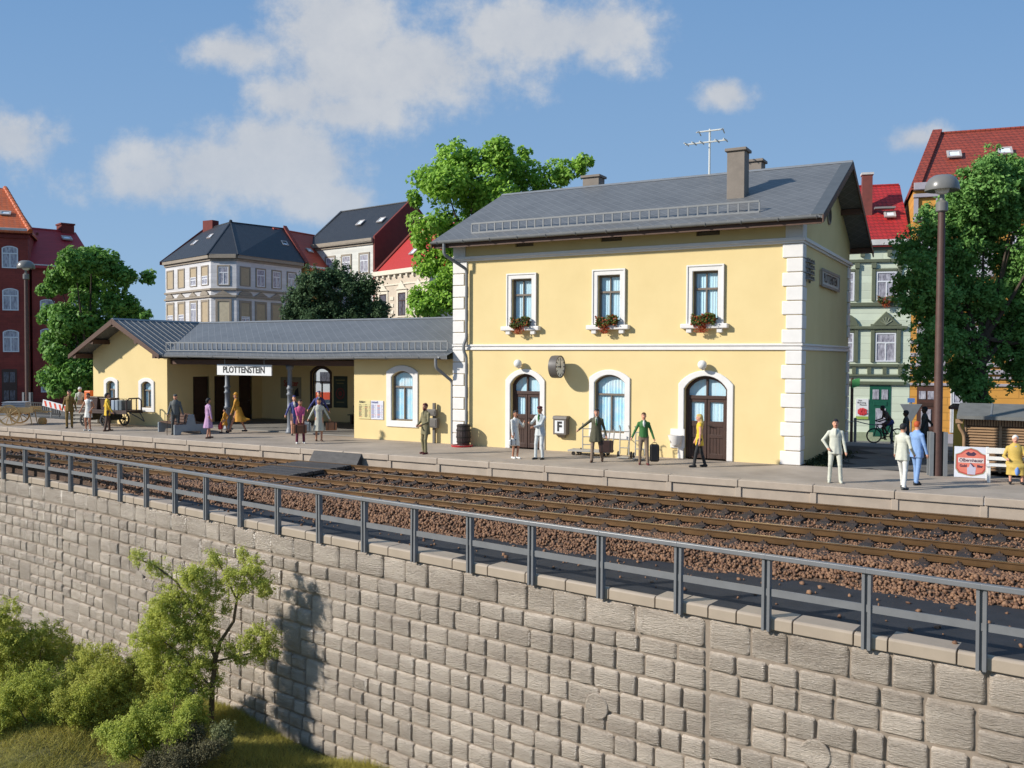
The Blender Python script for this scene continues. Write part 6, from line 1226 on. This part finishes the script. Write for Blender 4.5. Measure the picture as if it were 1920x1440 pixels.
# street lamps
def street_lamp(label, x, y, h):
    t = thing('street_lamp', label, 'street lamp', (x, y, 0), group='platform lamps'); mp_ = mat('lamp_pole_brown', (.085, .042, .033), .55, .15, 5., .2, 40); mh = mat('lamp_grey', (.17, .165, .155), .3, .06, 4.)
    b = MB(); b.tube([(x, y, .0), (x, y, h*.5), (x, y, h-1.05)], [.125, .115, .10], 12); b.build('pole', mp_, t, smooth=True)
    b = MB(); b.lathe([(.13, 0), (.165, .03), (.165, .26), (.13, .3), (.07, .34), (.06, .5)], (x, y, h-1.08), 16); b.build('collar', mh, t, smooth=True)
    b = MB(); b.lathe([(.06, .0), (.44, -.05), (.46, -.05), (.47, .0), (.44, .16), (.36, .3), (.24, .38), (.1, .40), (.0, .40)], (x, y, h-.42), 24); b.build('hood', mh, t, smooth=True)
    b = MB(); b.lathe([(.06, -.16), (.16, -.12), (.2, -.02), (.2, 0)], (x, y, h-.42), 16); b.build('bulb_glass', m_globe, t, smooth=True)
    for sd in (-1, 1):
        b = MB(); 
        b.box(sd*.14, sd*.17, -.11, .11, 0, 1.28); b.box(sd*.17, sd*.25, -.11, -.08, 0, 1.28); b.box(sd*.17, sd*.25, .08, .11, 0, 1.28); b.xf(T(x, y, 0, R_(25))); b.build('footing_channel', mat('channel_grey', (.23, .24, .245), .5, .1), t)
street_lamp('tall brown street lamp with grey dome at the right in front of the tree', 4.0, -.42, 8.72); street_lamp('tall brown street lamp with grey dome before the red brick house', -42.83, 1.8, 8.72)
# ------------------------------------------------------------------ bags and cane in hands
def bag(name, label, x, y, z, rz, w, d, h, m, cat='bag', handle=True, soft=.03):
    t = thing(name, label, cat, (x, y, z), rz, 'luggage carried by travellers', local=True); b = MB(); b.box(-w/2, w/2, -d/2, d/2, 0, h); b.build('body', m, t, bevel=soft)
    if handle: b = MB(); b.tube([(-w*.2, 0, h-.005), (-w*.17, 0, h+.05), (w*.17, 0, h+.05), (w*.2, 0, h-.005)], .011, 6); b.build('handle', m, t, smooth=True)
    b = MB(); b.box(-w*.32, -w*.26, -d/2-.004, d/2+.004, .03, h+.003); b.box(w*.26, w*.32, -d/2-.004, d/2+.004, .03, h+.003); b.build('strap', m_dark, t); return t
m_lea = mat('brown_leather', (.16, .06, .025), .45, .2, 8.); m_lea2 = mat('dark_leather', (.055, .028, .022), .4, .15, 8.); m_blk = mat('black_leather', (.012, .012, .013), .35, .1); m_wlea = mat('white_leather', (.62, .61, .58), .4, .05); m_redl = mat('red_leather', (.5, .02, .03), .4, .08); m_tanl = mat('tan_leather', (.30, .12, .05), .5, .15, 8.); m_palel = mat('pale_cloth_bag', (.40, .42, .40), .7, .1)
bag('suitcase', 'brown leather suitcase held in front by the woman in pink', -18.10, -3.02, .42, R_(50), .5, .16, .34, m_lea, 'suitcase')
bag('suitcase', 'tan case in the left hand of the woman in the pale dress', -18.05, -1.27, .42, R_(45), .44, .16, .32, m_tanl, 'suitcase')
bag('handbag', 'pale cloth bag in the right hand of the woman in the pale dress', -18.70, -1.98, .40, R_(45), .34, .14, .36, m_palel, soft=.05)
bag('handbag', 'small red handbag in front of the ochre child', -24.42, -1.13, .17, R_(-60), .32, .15, .24, m_redl, soft=.06)
bag('handbag', 'white handbag of the woman in the white dress', -8.63, -3.17, .45, R_(70), .32, .12, .22, m_wlea, soft=.05)
bag('suitcase', 'dark brown briefcase carried by the man in the loden coat', -5.63, -2.30, .31, R_(20), .46, .14, .40, m_lea2, 'briefcase')
bag('travel_bag', 'black upright bag carried by the young man in green', -4.02, -2.18, .10, R_(25), .30, .2, .56, m_blk, soft=.06)
bag('handbag', 'black handbag on the lap side of the bench sitter', 6.28, -1.12, .42, R_(6), .22, .12, .26, m_blk, soft=.06)
b = MB(); c0 = T(-25.6, -2.55, 0, R_(40)) @ V((-.3, -.27, 0)); b.tube([c0, c0+V((0, 0, .84)), c0+V((.02, .03, .9)), c0+V((.04, .1, .9))], .013, 8); tag(b.build('walking_cane', m_lea2, smooth=True), 'thin dark walking cane of the old man in grey', 'cane')
# ------------------------------------------------------------------ concrete bench, seen end-on
t = thing('concrete_bench', 'double-sided grey concrete bench with brown slats behind the old man', 'bench', (-26.1, -1.75, 0), R_(-22), local=True); m_con = mat('concrete_grey', (.235, .26, .28), .75, .1, 4., .2, 40)
for sx in (-1.05, 1.05):
    b = MB(); b.prism([(sx-.06, -.72, 0), (sx-.06, -.72, .44), (sx-.06, -.2, .44), (sx-.06, -.12, .86), (sx-.06, .12, .86), (sx-.06, .2, .44), (sx-.06, .72, .44), (sx-.06, .72, 0), (sx-.06, .46, 0), (sx-.06, .40, .14), (sx-.06, -.40, .14), (sx-.06, -.46, 0)], (.12, 0, 0)); b.build('end_support', m_con, t, bevel=.015)
for sd in (-1, 1):
    for k in range(3): b = MB(); b.box(-1.1, 1.1, sd*(.26+k*.16)-.065, sd*(.26+k*.16)+.065, .442, .48); b.build('slat', m_brown, t, bevel=.008)
    for k in range(3): b = MB(); b.box(-1.1, 1.1, -.018, .018, -.05, .05); b.xf(Matrix.Translation((0, sd*(.20-.028*k), .56+k*.12)) @ Matrix.Rotation(sd*R_(14), 4, 'X')); b.build('back_slat', m_brown, t, bevel=.006)
# dark benches in the waiting hall
t = thing('hall_bench', 'dark bench against the back wall of the waiting hall', 'bench', (-21.6, 5.9, .055), 0, local=True)
for k in range(3): b = MB(); b.box(-1.3, 1.3, -.3+k*.15, -.17+k*.15, .42, .46); b.build('slat', m_door, t)
for x in (-1.1, 1.1): b = MB(); b.box(x-.05, x+.05, -.28, .15, 0, .42); b.build('leg', m_door, t)
b = MB(); b.box(-1.3, 1.3, .16, .2, .5, .9); b.build('backrest', m_door, t)
# ------------------------------------------------------------------ white slatted bench
t = thing('white_bench', 'white slatted park bench at the right end of the platform', 'bench', (6.3, -.85, 0), R_(6), local=True); m_wb = mat('bench_white', (.70, .69, .66), .5, .04)
for x in (-.98, .05, 1.05):
    b = MB(); b.box(x-.04, x+.04, -.36, -.28, 0, .45); b.box(x-.04, x+.04, .14, .22, 0, .5); b.box(x-.04, x+.04, -.36, .2, .40, .45); b.prism([(x-.04, .12, .45), (x-.04, .2, .45), (x-.04, .3, .93), (x-.04, .22, .93)], (.08, 0, 0)); b.build('leg', m_wb, t, bevel=.01)
for k in range(4): b = MB(); b.box(-1.02, 1.1, -.36+k*.14, -.25+k*.14, .452, .49); b.build('slat', m_wb, t, bevel=.008)
for z0, z1, y in ((.58, .68, .135), (.76, .92, .185)): b = MB(); b.box(-1.02, 1.1, y-.02, y+.015, z0, z1); b.build('back_slat', m_wb, t, bevel=.008)
# leaning beer poster board
t = thing('poster_board', 'white beer advertising board with a red and gold crest leaning by the bench', 'poster', (4.88, -.5, 0)); PB = Matrix.Translation((4.88, -.46, .01)) @ Matrix.Rotation(R_(4), 4, 'Z') @ Matrix.Rotation(R_(-5), 4, 'X')
def flat(poly, y, m, name): b = MB(); b.prism([(x, y, z) for x, z in poly], (0, -.004, 0)); b.xf(PB); b.build(name, m, t)
b = MB(); b.box(-.43, .43, 0, .03, 0, .88); b.xf(PB); b.build('board', mat('board_white', (.62, .64, .70), .5, .03), t)
def crest(s): return [(x*s, .44+(z-.44)*s) for x, z in ((-.40, .24), (-.32, .12), (-.12, .06), (0, .04), (.12, .06), (.32, .12), (.40, .24), (.40, .66), (.28, .70), (.16, .80), (0, .85), (-.16, .80), (-.28, .70), (-.40, .66))]
flat(crest(1.), -.001, mat('crest_gold', (.30, .24, .14), .5), 'crest_border'); flat(crest(.93), -.006, mat('crest_rim', (.45, .05, .05), .5), 'crest_rim'); flat(crest(.86), -.011, mat('crest_red', (.62, .17, .12), .5, .05), 'crest_field')
mi = mat('crest_ink', (.05, .02, .05), .6, 0)
flat([(-.33, .42), (.33, .42), (.33, .56), (-.33, .56)], -.015, mat('crest_pale', (.62, .52, .50), .6), 'name_band')
def ptext(s, size, x, z, sx=1.): text_mesh('lettering', s, size, t, mi, PB @ frame_m((x, -.021, z), (1, 0, 0), (0, 0, 1)), sx, .002, 'CENTER', .003)
ptext('Olbernhauer', .135, 0, .49, .86); ptext('Gold', .10, -.2, .33, .9); ptext('Bier', .10, .23, .33, .9)
flat([(-.08, .62), (.08, .62), (.14, .68), (.07, .74), (0, .70), (-.07, .74), (-.14, .68)], -.015, mi, 'emblem'); flat([(-.09, .09), (.11, .09), (.13, .3), (.05, .36), (-.02, .40), (-.05, .3), (-.1, .28)], -.015, mat('crest_figure', (.42, .40, .50), .6), 'emblem'); flat([(-.03, .42), (.0, .42), (.10, .32), (.06, .3)], -.019, mi, 'emblem')
# ------------------------------------------------------------------ brown louvred shed and yellow hut
m_shed = mat('shed_brown', (.30, .185, .10), .6, .1, 4., .15, 30); t = thing('shed', 'brown louvred wooden shed with grey felt roof behind the white bench', 'shed', (6.2, 2, 0)); SX0, SX1, SY = 4.6, 9.2, 1.2
b = MB(); b.box(SX0, SX1, SY+.06, 3.6, 0, 1.62); b.build('body', mat('shed_dark', (.09, .05, .03), .8), t)
for x in (4.6, 5.55, 6.5, 7.45, 8.4, 9.15): b = MB(); b.box(x, x+.07, SY-.02, SY+.08, 0, 1.4); b.build('stud', m_shed, t)
for xa, xb in ((4.67, 5.55), (5.62, 6.5), (6.57, 7.45), (7.52, 8.4), (8.47, 9.15)):
    for k in range(16): z = .05+k*.083; b = MB(); b.prism([(xa, SY+.05, z+.06), (xa, SY-.005, z), (xa, SY+.01, z-.012), (xa, SY+.06, z+.045)], (xb-xa, 0, 0)); b.build('louvre', m_shed, t)
k = 0; x = SX0
while x < SX1-.02: b = MB(); b.tube([(x+.035, SY-.005, 1.40), (x+.035, SY-.005, 1.63)], .03, 6); b.build('batten', m_shed, t); x += .072
b = MB(); b.prism([(SX0-.18, SY-.3, 1.60), (SX0-.18, SY-.3, 1.70), (SX0-.18, 2.4, 2.02), (SX0-.18, 3.9, 1.7), (SX0-.18, 3.9, 1.6), (SX0-.18, 2.4, 1.92)], (SX1-SX0+.5, 0, 0)); rfo = b.build('roof', mat('roof_felt', (.15, .15, .14), .8, .15, 3., .3, 30), t)
b = MB()
for x in np.arange(SX0+.7, SX1, .9): b.prism([(x, SY-.3, 1.703), (x, 2.4, 2.023), (x, 2.4, 2.033), (x, SY-.3, 1.713)], (.05, 0, 0))
b.build('felt_seam', m_grey, rfo)
downpipe(t, [(SX0-.12, SY-.1, 1.5), (SX0-.12, SY-.1, 1.34), (SX0+.02, SY-.06, 1.1), (SX0+.02, SY-.06, .05)], .05).data.materials[0] = m_shed
b = MB(); b.box(SX0-.22, SX0-.02, SY-.18, SY-.02, 1.46, 1.58); b.build('rain_head', m_shed, t)
t = thing('yellow_hut', 'small yellow hut with dark flat roof partly behind the brown shed', 'hut', (4.9, 6, -.12)); b = MB(); b.box(4.1, 5.9, 5.0, 7, -.12, 1.68); b.build('wall', mat('hut_yellow', (.55, .36, .06), .7, .08, 3.), t); b = MB(); b.box(3.95, 6.1, 4.8, 7.2, 1.68, 1.78); b.build('roof', m_brown, t, bevel=.02); b = MB(); b.box(4.5, 5.2, 4.97, 4.998, -.1, 1.5); b.build('door', m_door, t)
# ------------------------------------------------------------------ sack trucks by the facade
def sack_truck(label, x, y, rz):
    t = thing('sack_truck', label, 'hand truck', (x, y, 0), rz, 'grey hand trucks', local=True); m = mat('truck_grey', (.36, .34, .31), .5, .08); b = MB()
    for s in (-.16, .16): b.tube([(s, 0, .12), (s, .06, .7), (s, .1, .98), (s, .0, 1.1), (s, -.06, 1.1)] if s < 0 else [(s, 0, .12), (s, .06, .7), (s, .1, .98), (s, .0, 1.1), (s, -.06, 1.1)], .022, 6)
    b.build('upright', m, t)
    for z, yy in ((.35, .02), (.62, .05), (.9, .085)): b = MB(); b.tube([(-.16, yy, z), (.16, yy, z)], .018, 6); b.build('crossbar', m, t)
    b = MB(); b.box(-.2, .2, -.3, .02, .03, .055); b.build('toe_plate', m, t)
    b = MB(); b.tube([(-.16, .1, .14), (-.16, .03, .55)], .014, 5); b.tube([(.16, .1, .14), (.16, .03, .55)], .014, 5); b.build('strut', m, t)
    for s in (-.22, .22): b = MB(); b.lathe([(.045, -.03), (.1, -.028), (.115, -.012), (.115, .012), (.1, .028), (.045, .03)], (s, .08, .115), 14, axis=(1, 0, 0)); w = b.build('wheel', m_dark, t, smooth=True); b = MB(); b.lathe([(.0, -.034), (.05, -.034), (.05, .034), (0, .034)], (s, .08, .115), 10, axis=(1, 0, 0)); b.build('hub', m, w)
sack_truck('grey hand truck leaning on the facade left of the striding man', -7.1, -.55, R_(25)); sack_truck('grey hand truck right of the striding man, nearer the door', -5.55, -.95, R_(10)); sack_truck('rightmost grey hand truck below the ground floor window', -4.95, -1.05, R_(10))
t = thing('platform_trolley', 'low grey flat trolley standing against the facade under the call box', 'trolley', (-6.9, -.7, 0), R_(4), local=True); b = MB(); b.box(-.75, .75, -.3, .3, .13, .19); b.build('deck', MATS['truck_grey'], t, bevel=.01)
b = MB(); b.tube([(.7, -.25, .19), (.78, -.25, .9), (.78, .25, .9), (.7, .25, .19)], .022, 6); b.build('push_bar', MATS['truck_grey'], t)
for sx in (-.55, .55):
    for sy in (-.24, .24): b = MB(); b.lathe([(.0, -.02), (.065, -.02), (.065, .02), (0, .02)], (sx, sy, .068), 12, axis=(0, 1, 0)); b.build('wheel', m_dark, t)
# ------------------------------------------------------------------ left end: handcart, luggage barrow, crates, barrier
def spoked_wheel(t, c, r, m, axis=(0, 1, 0), n=10, w=.05):
    c = V(c); q = V((0, 0, 1)).rotation_difference(V(axis)).to_matrix(); b = MB(); b.lathe([(r-.07, -w/2), (r, -w/2), (r, w/2), (r-.07, w/2), (r-.07, -w/2)], c, 24, axis=axis); o = b.build('wheel', m, t, smooth=True)
    b = MB(); b.lathe([(.0, -w), (.07, -w), (.08, 0), (.07, w), (0, w)], c, 10, axis=axis); b.build('hub', m, o)
    for k in range(n): a = 2*math.pi*k/n; d = q @ V((math.cos(a), math.sin(a), 0)); b = MB(); b.tube([c+d*.06, c+d*(r-.06)], .02, 5); b.build('spoke', m, o)
m_cart = mat('cart_tan_wood', (.48, .31, .13), .6, .12, 5., .2, 30)
t = thing('handcart', 'tan wooden two-wheeled handcart loaded with grey boxes at the left edge', 'handcart', (-36.6, -2.75, 0), R_(40), local=True)
for k in range(6): b = MB(); b.box(-.8, .8, -.55+k*.185, -.375+k*.185, .66, .71); b.build('plank', m_cart, t, bevel=.006)
for y in (-.6, .6): b = MB(); b.box(-.95, .95, y-.03, y+.03, .60, .86); b.build('side_board', m_cart, t, bevel=.01)
for y in (-.72, .72): spoked_wheel(t, (-.1, y, .5), .5, m_cart)
b = MB(); b.tube([(-.1, -.74, .5), (-.1, .74, .5)], .035, 8); b.build('axle', m_cart, t)
for y in (-.3, .3): b = MB(); b.tube([(.8, y, .68), (1.5, y, .6)], .03, 6); b.build('shaft', m_cart, t)
for y in (-.4, .4): b = MB(); b.tube([(.7, y, .64), (.82, y, 0)], .025, 6); b.build('prop_leg', m_cart, t)
for k in range(4):
    b = MB(); z = .713+k*.1; b.box(-.5, .5, -.4, .4, 0, .085); b.box(-.53, .53, -.43, .43, .07, .098); o = b.build('crate_tray', mat('tray_grey', (.34, .36, .39), .5, .06)); o.matrix_world = T(-36.6, -2.75, z, R_(40+k*.5)); tag(o, 'shallow grey tray on the handcart, number %s from the bottom of the stack' % ('one', 'two', 'three', 'four')[k], 'tray', 'grey trays on the handcart')
b = MB(); b.lathe([(.16, 0), (.2, .1), (.2, .22), (.14, .32), (.0, .34)], (-35.7, -2.0, 0), 12); tag(b.build('sack', mat('tan_sack', (.46, .26, .09), .8, .12), smooth=True), 'small orange-tan sack standing under the handcart', 'sack')
m_iron = mat('black_iron', (.018, .017, .018), .5, .1)
t = thing('luggage_barrow', 'long dark wooden luggage barrow with spoked wheels before the gable windows', 'barrow', (-31.9, -1.0, 0), R_(6), local=True); m_bw = mat('barrow_wood', (.055, .032, .027), .6, .2, 6., .2, 30)
for k in range(5): b = MB(); b.box(-1.5, 1.5, -.5+k*.2, -.31+k*.2, .74, .80); b.build('plank', m_bw, t, bevel=.006)
for y in (-.48, .48): b = MB(); b.box(-1.5, 1.5, y-.03, y+.03, .64, .738); b.build('side_beam', m_bw, t)
for x, r in ((-1.1, .3), (.25, .33)):
    for y in (-.56, .56): spoked_wheel(t, (x, y, r), r, m_iron, n=8, w=.06)
    b = MB(); b.tube([(x, -.56, r), (x, .56, r)], .03, 6); b.box(x-.05, x+.05, -.4, .4, r+.03, .64); b.build('axle', m_iron, t)
b = MB(); b.tube([(1.46, -.45, .8), (1.46, -.45, 1.25), (1.46, -.3, 1.36), (1.46, .3, 1.36), (1.46, .45, 1.25), (1.46, .45, .8)], .035, 6); b.tube([(1.46, -.15, .8), (1.46, -.15, 1.36)], .025, 6); b.tube([(1.46, .15, .8), (1.46, .15, 1.36)], .025, 6); b.build('end_rail', m_bw, t)
b = MB(); b.tube([(1.5, -.3, .7), (1.9, -.1, .45), (2.1, 0, .3)], .025, 6); b.tube([(1.5, .3, .7), (1.9, .1, .45), (2.1, 0, .3)], .025, 6); b.build('drawbar', m_iron, t)
BR = T(-31.9, -1., 0, R_(6))
def on_barrow(name, label, x, y, bm, m, cat, group=None):
    t2 = thing(name, label, cat, BR @ V((x, y, .802)), R_(6), group, local=True); bm.build('body', m, t2, bevel=.015); return t2
b = MB(); b.prism([(-.3, -.25, 0), (.3, -.25, 0), (.36, -.25, .55), (-.36, -.25, .55)], (0, .5, 0)); t2 = on_barrow('wicker_hamper', 'dark brown tapered hamper at the left end of the barrow', -.95, 0, b, m_lea2, 'hamper'); q = MB(); q.box(-.38, .38, -.28, .28, .551, .6); q.build('lid', m_lea2, t2, bevel=.01)
b = MB(); b.prism([(-.28, -.25, 0), (.28, -.25, 0), (.34, -.25, .5), (-.34, -.25, .5)], (0, .5, 0)); t2 = on_barrow('wicker_hamper', 'brown tapered hamper beside the upright suitcases on the barrow', -.15, .05, b, m_lea2, 'hamper'); q = MB(); q.box(-.36, .36, -.28, .28, .501, .55); q.build('lid', m_lea2, t2, bevel=.01)
for k, (x, mm, lab) in enumerate(((.42, mat('case_blue', (.30, .36, .44), .5, .1), 'pale blue suitcase standing on the barrow next to the hamper'), (.66, mat('case_steel', (.24, .29, .34), .5, .1), 'steel blue suitcase in the middle of the barrow'), (.90, mat('case_dark', (.10, .12, .13), .5, .1), 'dark grey suitcase nearest the barrow end rail'))):
    b = MB(); b.box(-.09, .09, -.3, .3, 0, .46); t2 = on_barrow('suitcase', lab, x, 0, b, mm, 'suitcase', 'suitcases on the barrow'); q = MB(); q.tube([(0, -.1, .455), (0, -.09, .52), (0, .09, .52), (0, .1, .455)], .012, 6); q.build('handle', m_dark, t2)
t = thing('slatted_crate', 'pale grey slatted crate beside the luggage barrow', 'crate', (-34.5, -.25, 0), R_(15), local=True); m_cr = mat('crate_grey', (.36, .33, .28), .7, .12, 6.)
for x in (-.7, .7):
    for y in (-.35, .35): b = MB(); b.box(x-.04, x+.04, y-.04, y+.04, .06, .92); b.build('corner_post', m_cr, t)
for z in (.12, .3, .5, .7, .86):
    for y in (-.4, .4): b = MB(); b.box(-.75, .75, y-.015, y+.015, z-.045, z+.045); b.build('slat', m_cr, t)
    for x in (-.755, .755): b = MB(); b.box(x-.015, x+.015, -.38, .38, z-.045, z+.045); b.build('slat', m_cr, t)
b = MB(); b.box(-.72, .72, -.36, .36, .08, .82); b.build('load', mat('crate_load', (.26, .235, .2), .8, .2, 6.), t)
for y in (-.3, .3): b = MB(); b.box(-.8, .8, y-.05, y+.05, 0, .06); b.build('skid', m_cr, t)
t = thing('orange_post_box', 'orange box mounted on a post beside the left corner of the wing', 'box', (-36.2, 1.0, 0)); b = MB(); b.box(-36.45, -35.95, .8, 1.2, .75, 1.55); b.build('case', mat('box_orange', (.62, .13, .02), .5, .08), t, bevel=.05); b = MB(); b.box(-36.25, -36.15, .95, 1.05, 0, .75); b.build('post', m_grey, t)
t = thing('crossing_barrier', 'red and white striped barrier board behind the man in olive', 'barrier', (-39.2, 1.3, 0), 0); m_rs = mat('barrier_red', (.68, .08, .03), .5, .04)
B0_, B1_ = V((-40.2, 1.0, .98)), V((-37.6, 1.5, .48)); dd = (B1_-B0_); L2 = dd.length; dd = dd.normalized(); uu = V((0, 0, 1)); uu = (uu-dd*uu.dot(dd)).normalized()
b = MB(); b.prism([B0_, B1_, B1_-uu*.34, B0_-uu*.34], (.01, .03, 0)); b.build('board', m_signw, t)
for k in range(8): s0 = .08+k*L2/8; b = MB(); b.prism([B0_+dd*s0-uu*.04+V((0, -.005, 0)), B0_+dd*(s0+.13)-uu*.04+V((0, -.005, 0)), B0_+dd*(s0+.27)-uu*.32+V((0, -.005, 0)), B0_+dd*(s0+.14)-uu*.32+V((0, -.005, 0))], (0, -.004, 0)); b.build('stripe', m_rs, t)
for s0 in (.5, 2.1): p = B0_+dd*s0; b = MB(); b.box(p.x-.03, p.x+.03, p.y+.03, p.y+.09, 0, p.z); b.build('post', m_grey, t)
t = thing('iron_fence', 'short black iron fence between the left lamp and the striped barrier', 'fence', (-41, 1.6, 0)); b = MB(); b.box(-42.2, -39.6, 1.58, 1.63, .7, .76); b.build('top_rail', m_iron, t); b = MB(); b.box(-42.2, -39.6, 1.58, 1.63, .1, .2); b.build('bottom_rail', m_iron, t)
for k in range(14): x = -42.15+k*.19; b = MB(); b.box(x-.03, x+.03, 1.59, 1.62, .0 if k in (0, 13) else .2, .7); b.build('bar', m_iron, t)
# ------------------------------------------------------------------ far street right: cyclist, road sign, chain rail, poster
CY = (.95, 13.4); zc = gz(*CY); t = thing('bicycle', 'black bicycle ridden left past the mint house', 'bicycle', (CY[0], CY[1], zc), R_(25), local=True)
for x in (-.5, .5):
    b = MB(); n = 24; b.lathe([(.28, -.022), (.325, -.022), (.34, 0), (.325, .022), (.28, .022), (.28, -.022)], (x, 0, .34), n, axis=(0, 1, 0)); w = b.build('wheel', m_iron, t, smooth=True)
    for k in range(10): a = k*math.pi/5; q = MB(); q.tube([(x, 0, .34), (x+.28*math.cos(a), 0, .34+.28*math.sin(a))], .004, 4); q.build('spoke', m_grey, w)
b = MB()
for p, q in (((-.5, 0, .34), (-.36, 0, .86)), ((-.38, 0, .78), (.0, 0, .3)), ((-.37, 0, .84), (.2, 0, .8)), ((0, 0, .3), (.22, 0, .86)), ((.5, 0, .34), (.0, 0, .3)), ((.5, 0, .34), (.2, 0, .78))): b.tube([p, q], .02, 6)
b.build('frame', m_iron, t, smooth=True); b = MB(); b.tube([(-.3, -.26, .98), (-.4, -.2, 1.0), (-.37, 0, .95), (-.4, .2, 1.0), (-.3, .26, .98)], .016, 6); b.build('handlebar', m_iron, t); b = MB(); b.sphere((.24, 0, .9), .13, 10, sc=(1.1, .7, .35)); b.build('saddle', m_iron, t, smooth=True); b = MB(); b.tube([(-.05, -.1, .2), (.05, .1, .4)], .015, 5); b.box(-.1, 0, -.2, -.1, .17, .2); b.box(0, .1, .1, .2, .4, .43); b.build('pedals', m_iron, t)
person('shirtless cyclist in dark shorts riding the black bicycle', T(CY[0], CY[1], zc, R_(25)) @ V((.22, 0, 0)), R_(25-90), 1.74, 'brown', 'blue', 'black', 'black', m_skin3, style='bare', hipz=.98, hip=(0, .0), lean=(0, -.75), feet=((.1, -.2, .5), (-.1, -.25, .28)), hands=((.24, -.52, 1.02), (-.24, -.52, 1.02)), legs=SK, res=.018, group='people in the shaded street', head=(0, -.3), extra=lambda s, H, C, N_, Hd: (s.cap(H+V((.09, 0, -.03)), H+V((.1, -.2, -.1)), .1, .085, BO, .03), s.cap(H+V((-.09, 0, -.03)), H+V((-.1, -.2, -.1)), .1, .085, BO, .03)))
sx_, sy_ = 1.28, 20.6; zs_ = gz(sx_, sy_); t = thing('road_sign', 'triangular give-way sign seen from behind, blue plate on top', 'road sign', (sx_, sy_, zs_)); b = MB(); b.tube([(sx_, sy_, zs_), (sx_, sy_, zs_+2.3)], .045, 8); b.build('pole', m_grey, t)
dr = V((.9, .43, 0)); b = MB(); c = V((sx_, sy_-.06, zs_+1.75)); b.prism([c-V((0, 0, .55)), c+dr*.55+V((0, 0, .42)), c-dr*.55+V((0, 0, .42))], (0, .03, 0)); b.build('plate', mat('sign_back', (.26, .27, .27), .5), t, bevel=.01)
b = MB(); c = V((sx_, sy_-.06, zs_+2.36)); b.prism([c-dr*.18-V((0, 0, .11)), c+dr*.18-V((0, 0, .11)), c+dr*.18+V((0, 0, .11)), c-dr*.18+V((0, 0, .11))], (0, .02, 0)); b.build('top_plate', mat('plate_blue', (.16, .30, .62), .5), t)
t = thing('chain_rail', 'low grey post and chain rail before the mint house', 'railing', (-1, 13, gz(-1, 13)))
pts_ = [V((-3.2+k*1.45, 12.0+k*.62, 0)) for k in range(4)]
for p in pts_: z = gz(p.x, p.y); b = MB(); b.tube([(p.x, p.y, z), (p.x, p.y, z+1.0)], .06, 8); b.sphere((p.x, p.y, z+1.02), .075, 8); b.build('post', m_grey, t, smooth=True)
for p, q in zip(pts_[:-1], pts_[1:]): b = MB(); b.tube([p.lerp(q, k/8)+V((0, 0, gz(*p.lerp(q, k/8).xy)+.95-.14*math.sin(math.pi*k/8))) for k in range(9)], .022, 6); b.build('chain', m_grey, t)
Fm = fbox7[0]; t = thing('wall_poster', 'white poster with a red rose on the mint house wall', 'poster', Fm(.72, .05, -.1)); b = MB(); Fm.slab(b, .38, 1.04, -.02, 1.12, .0, .06); b.build('sheet', m_signw, t)
b = MB(); Fm.slab(b, .38, 1.04, -.02, .14, .061, .066); b.build('grass_strip', mat('poster_lime', (.30, .42, .08), .6), t)
b = MB()
for k in range(9): a = k*.7; c = Fm(.71+.17*math.cos(a)*(k > 0), .066+.001*k, .40+.12*math.sin(a)*(k > 0)); b.sphere(c, .13, 8, sc=(1, .08, .8))
b.build('rose', mat('rose_red', (.50, .03, .04), .6, .3, 14.), t, smooth=True)
for k, s in enumerate(('Zum', 'Blumentag', 'Moment')): text_mesh('lettering', s, .12, t, m_ink, frame_m(Fm(.6+k*.08, .068, 1.02-k*.12), (Fm.d.x, Fm.d.y, 0), (0, 0, 1)), .9, .002)
px_, py_ = -1.06, 17.2; z0 = gz(px_, py_); t = thing('stop_sign_post', 'brown post with a small green and white stop plate by the station corner', 'sign', (px_, py_, z0)); b = MB(); b.tube([(px_, py_, z0), (px_, py_, z0+3.2)], .07, 8); b.build('pole', m_brown, t); b = MB(); b.prism([(px_, py_-.08, z0+2.7), (px_+.35, py_, z0+2.8), (px_+.35, py_, z0+3.2), (px_, py_-.08, z0+3.1)], (0, .03, 0)); b.build('plate', mat('plate_green', (.1, .38, .12), .5), t)
# white bus glimpsed through the hall window
t = thing('parked_bus', 'white bus with red lower band seen through the hall window', 'bus', (-36, 20, -.12), R_(20), local=True); b = MB(); b.box(-4, 4, -1.1, 1.1, .45, 2.9); b.build('body', mat('bus_white', (.72, .72, .72), .35, .02), t, bevel=.25); b = MB(); b.box(-3.9, 3.9, -1.13, -1.101, .5, 1.0); b.build('red_band', m_rs, t)
for k in range(5): b = MB(); b.box(-3.4+k*1.4, -2.3+k*1.4, -1.12, -1.101, 1.6, 2.4); b.build('window', m_pn2, t)
for x in (-2.6, 2.6): b = MB(); b.lathe([(.2, -.1), (.42, -.1), (.45, 0), (.42, .1), (.2, .1)], (x, -1.05, .45), 18, axis=(0, 1, 0)); b.build('wheel', m_iron, t, smooth=True)
for o in bpy.data.objects:
    if '_local' in o: del o['_local']
